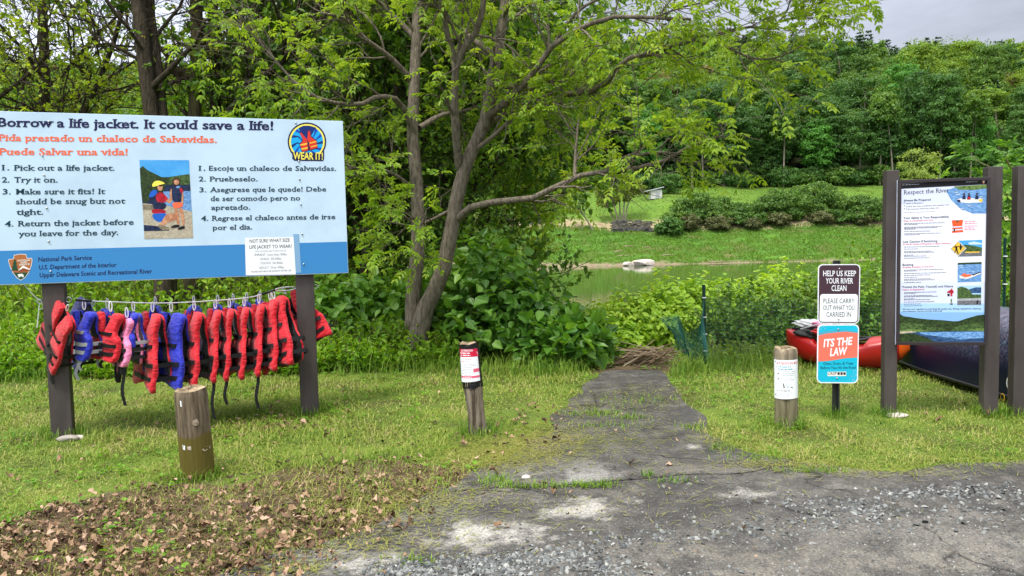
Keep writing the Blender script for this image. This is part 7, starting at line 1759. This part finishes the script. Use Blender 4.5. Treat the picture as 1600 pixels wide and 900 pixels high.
# broadleaf weeds in the lawn, and twigs among the litter
n = 1500; x = r.uniform(-5.5, 6, n); y = r.uniform(3.2, 8.2, n); k = ~paved(x, y, .05) & (vnoise(x, y, 81, 9, 2.2) > .1); x, y = x[k], y[k]
x = np.repeat(x, 7); y = np.repeat(y, 7); n = len(x); a = r.uniform(0, 6.283, n); P = np.stack([x + .012 * np.cos(a), y + .012 * np.sin(a), height(x, y) + r.uniform(.012, .05, n)], 1)
L_ = r.uniform(.018, .042, n); V, Fq = leaves(P, np.stack([np.cos(a), np.sin(a), r.uniform(-.1, .5, n)], 1), np.array([0, 0, 1.0]) + r.normal(size=P.shape) * .3, L_, L_ * .6, OVAL)
tag(np_mesh('lawn_weeds', V, [Fq], M['herb_leaf']), kind='stuff')
n = 320; x = r.uniform(-4.6, 0, n); y = r.uniform(2.6, 4.6, n); k = inpoly(x, y, LIT); x, y = x[k], y[k]; n = len(x); a = r.uniform(0, 6.283, n); l_ = r.uniform(.03, .14, n)
P = np.stack([np.stack([x + s_ * l_ * np.cos(a + .3 * s_), y + s_ * l_ * np.sin(a + .3 * s_), .02 + .02 * r.random(n)], 1) for s_ in (-.5, 0, .5)], 1); V, Fq = tubes(P, np.repeat(r.uniform(.001, .003, (n, 1)), 3, 1), 4)
tag(np_mesh('twig_litter', V, Fq, M['twig']), kind='stuff')

# gravel
def stones(px, py, size, seed, z0):
    r = np.random.default_rng(seed); n = len(px)
    T = np.array([(1, 0, 0), (.4, .9, 0), (-.6, .75, 0), (-1, -.1, 0), (-.4, -.9, 0), (.6, -.7, 0), (.5, .1, .8), (-.35, .35, .9), (-.2, -.4, .85)])
    Fc = np.array([(0, 1, 6), (1, 7, 6), (1, 2, 7), (2, 3, 7), (3, 8, 7), (3, 4, 8), (4, 5, 8), (5, 6, 8), (5, 0, 6), (6, 7, 8)])
    s = r.uniform(size[0], size[1], n) * r.choice([.6, 1, 1, 1.4], n); a = r.uniform(0, 6.283, n)
    Q = T[None] * (1 + r.normal(size=(n, 9, 3)) * .22) * np.stack([s, s * r.uniform(.5, 1, n), s * r.uniform(.4, .9, n)], 1)[:, None, :]
    t1, t2 = r.normal(size=(2, n)) * .35
    z = Q[..., 2] + Q[..., 0] * t1[:, None] + Q[..., 1] * t2[:, None]; z = z - s[:, None] * .15
    X = px[:, None] + Q[..., 0] * np.cos(a)[:, None] - Q[..., 1] * np.sin(a)[:, None]; Y = py[:, None] + Q[..., 0] * np.sin(a)[:, None] + Q[..., 1] * np.cos(a)[:, None]
    return np.stack([X, Y, z + z0], -1).reshape(-1, 3), (Fc[None] + (np.arange(n) * 9)[:, None, None]).reshape(-1, 3)
gx, gy = [], []
for u, v, du, dv, nn in [(640, 893, 70, 14, 520), (760, 888, 80, 16, 620), (860, 872, 70, 12, 420), (940, 885, 60, 14, 110), (960, 850, 110, 16, 150), (1080, 838, 120, 12, 170), (1200, 828, 70, 16, 190), (1290, 812, 50, 20, 260), (1350, 795, 50, 16, 300), (1250, 785, 50, 12, 160), (1420, 775, 60, 12, 300), (1500, 768, 70, 12, 330), (1580, 772, 60, 14, 300), (1540, 800, 110, 18, 260), (1400, 820, 80, 20, 140), (1060, 760, 60, 10, 25), (1000, 900, 160, 12, 160), (1150, 770, 120, 20, 40)]:
    uu = u + r.normal(size=nn) * du * .6; vv = v + r.normal(size=nn) * dv * .6
    p = np.array([gnd(a, b) for a, b in zip(uu, vv)]); gx.append(p[:, 0]); gy.append(p[:, 1])
gx, gy = np.concatenate(gx), np.concatenate(gy)
kk = r.random(len(gx)) < np.where((gx > .5) & (gy < 4.2), .55, .85); gx, gy = gx[kk], gy[kk]
V1, F1 = stones(gx, gy, (.0055, .0135), 68, .006)
n = 9000; uu = r.uniform(560, 1640, n); vv = r.uniform(760, 935, n); p = np.array([gnd(a, b) for a, b in zip(uu, vv)])
k = paved(p[:, 0], p[:, 1]) & (r.random(n) < np.clip((uu - 500) / 900, .1, .9) * np.clip((vv - 740) / 90, .05, 1))
V2, F2 = stones(p[k, 0], p[k, 1], (.002, .0055), 69, .005)
m, t, b = new_mat('slate_gravel'); geo = t.nodes.new('ShaderNodeNewGeometry'); rp = t.nodes.new('ShaderNodeValToRGB'); el = rp.color_ramp.elements
el[0].position, el[0].color = 0, (.045, .048, .048, 1); el[1].position, el[1].color = 1, (.33, .33, .31, 1)
for p_, cc in [(.3, (.085, .092, .092)), (.6, (.135, .145, .143)), (.85, (.20, .21, .20))]: el.new(p_).color = (*cc, 1)
t.links.new(geo.outputs['Random Per Island'], rp.inputs[0]); t.links.new(rp.outputs[0], b.inputs['Base Color']); b.inputs['Roughness'].default_value = .75
mb = MB(); mb.add(V1, F1); mb.add(V2, F2)
tag(mb.build('gravel', m), kind='stuff')
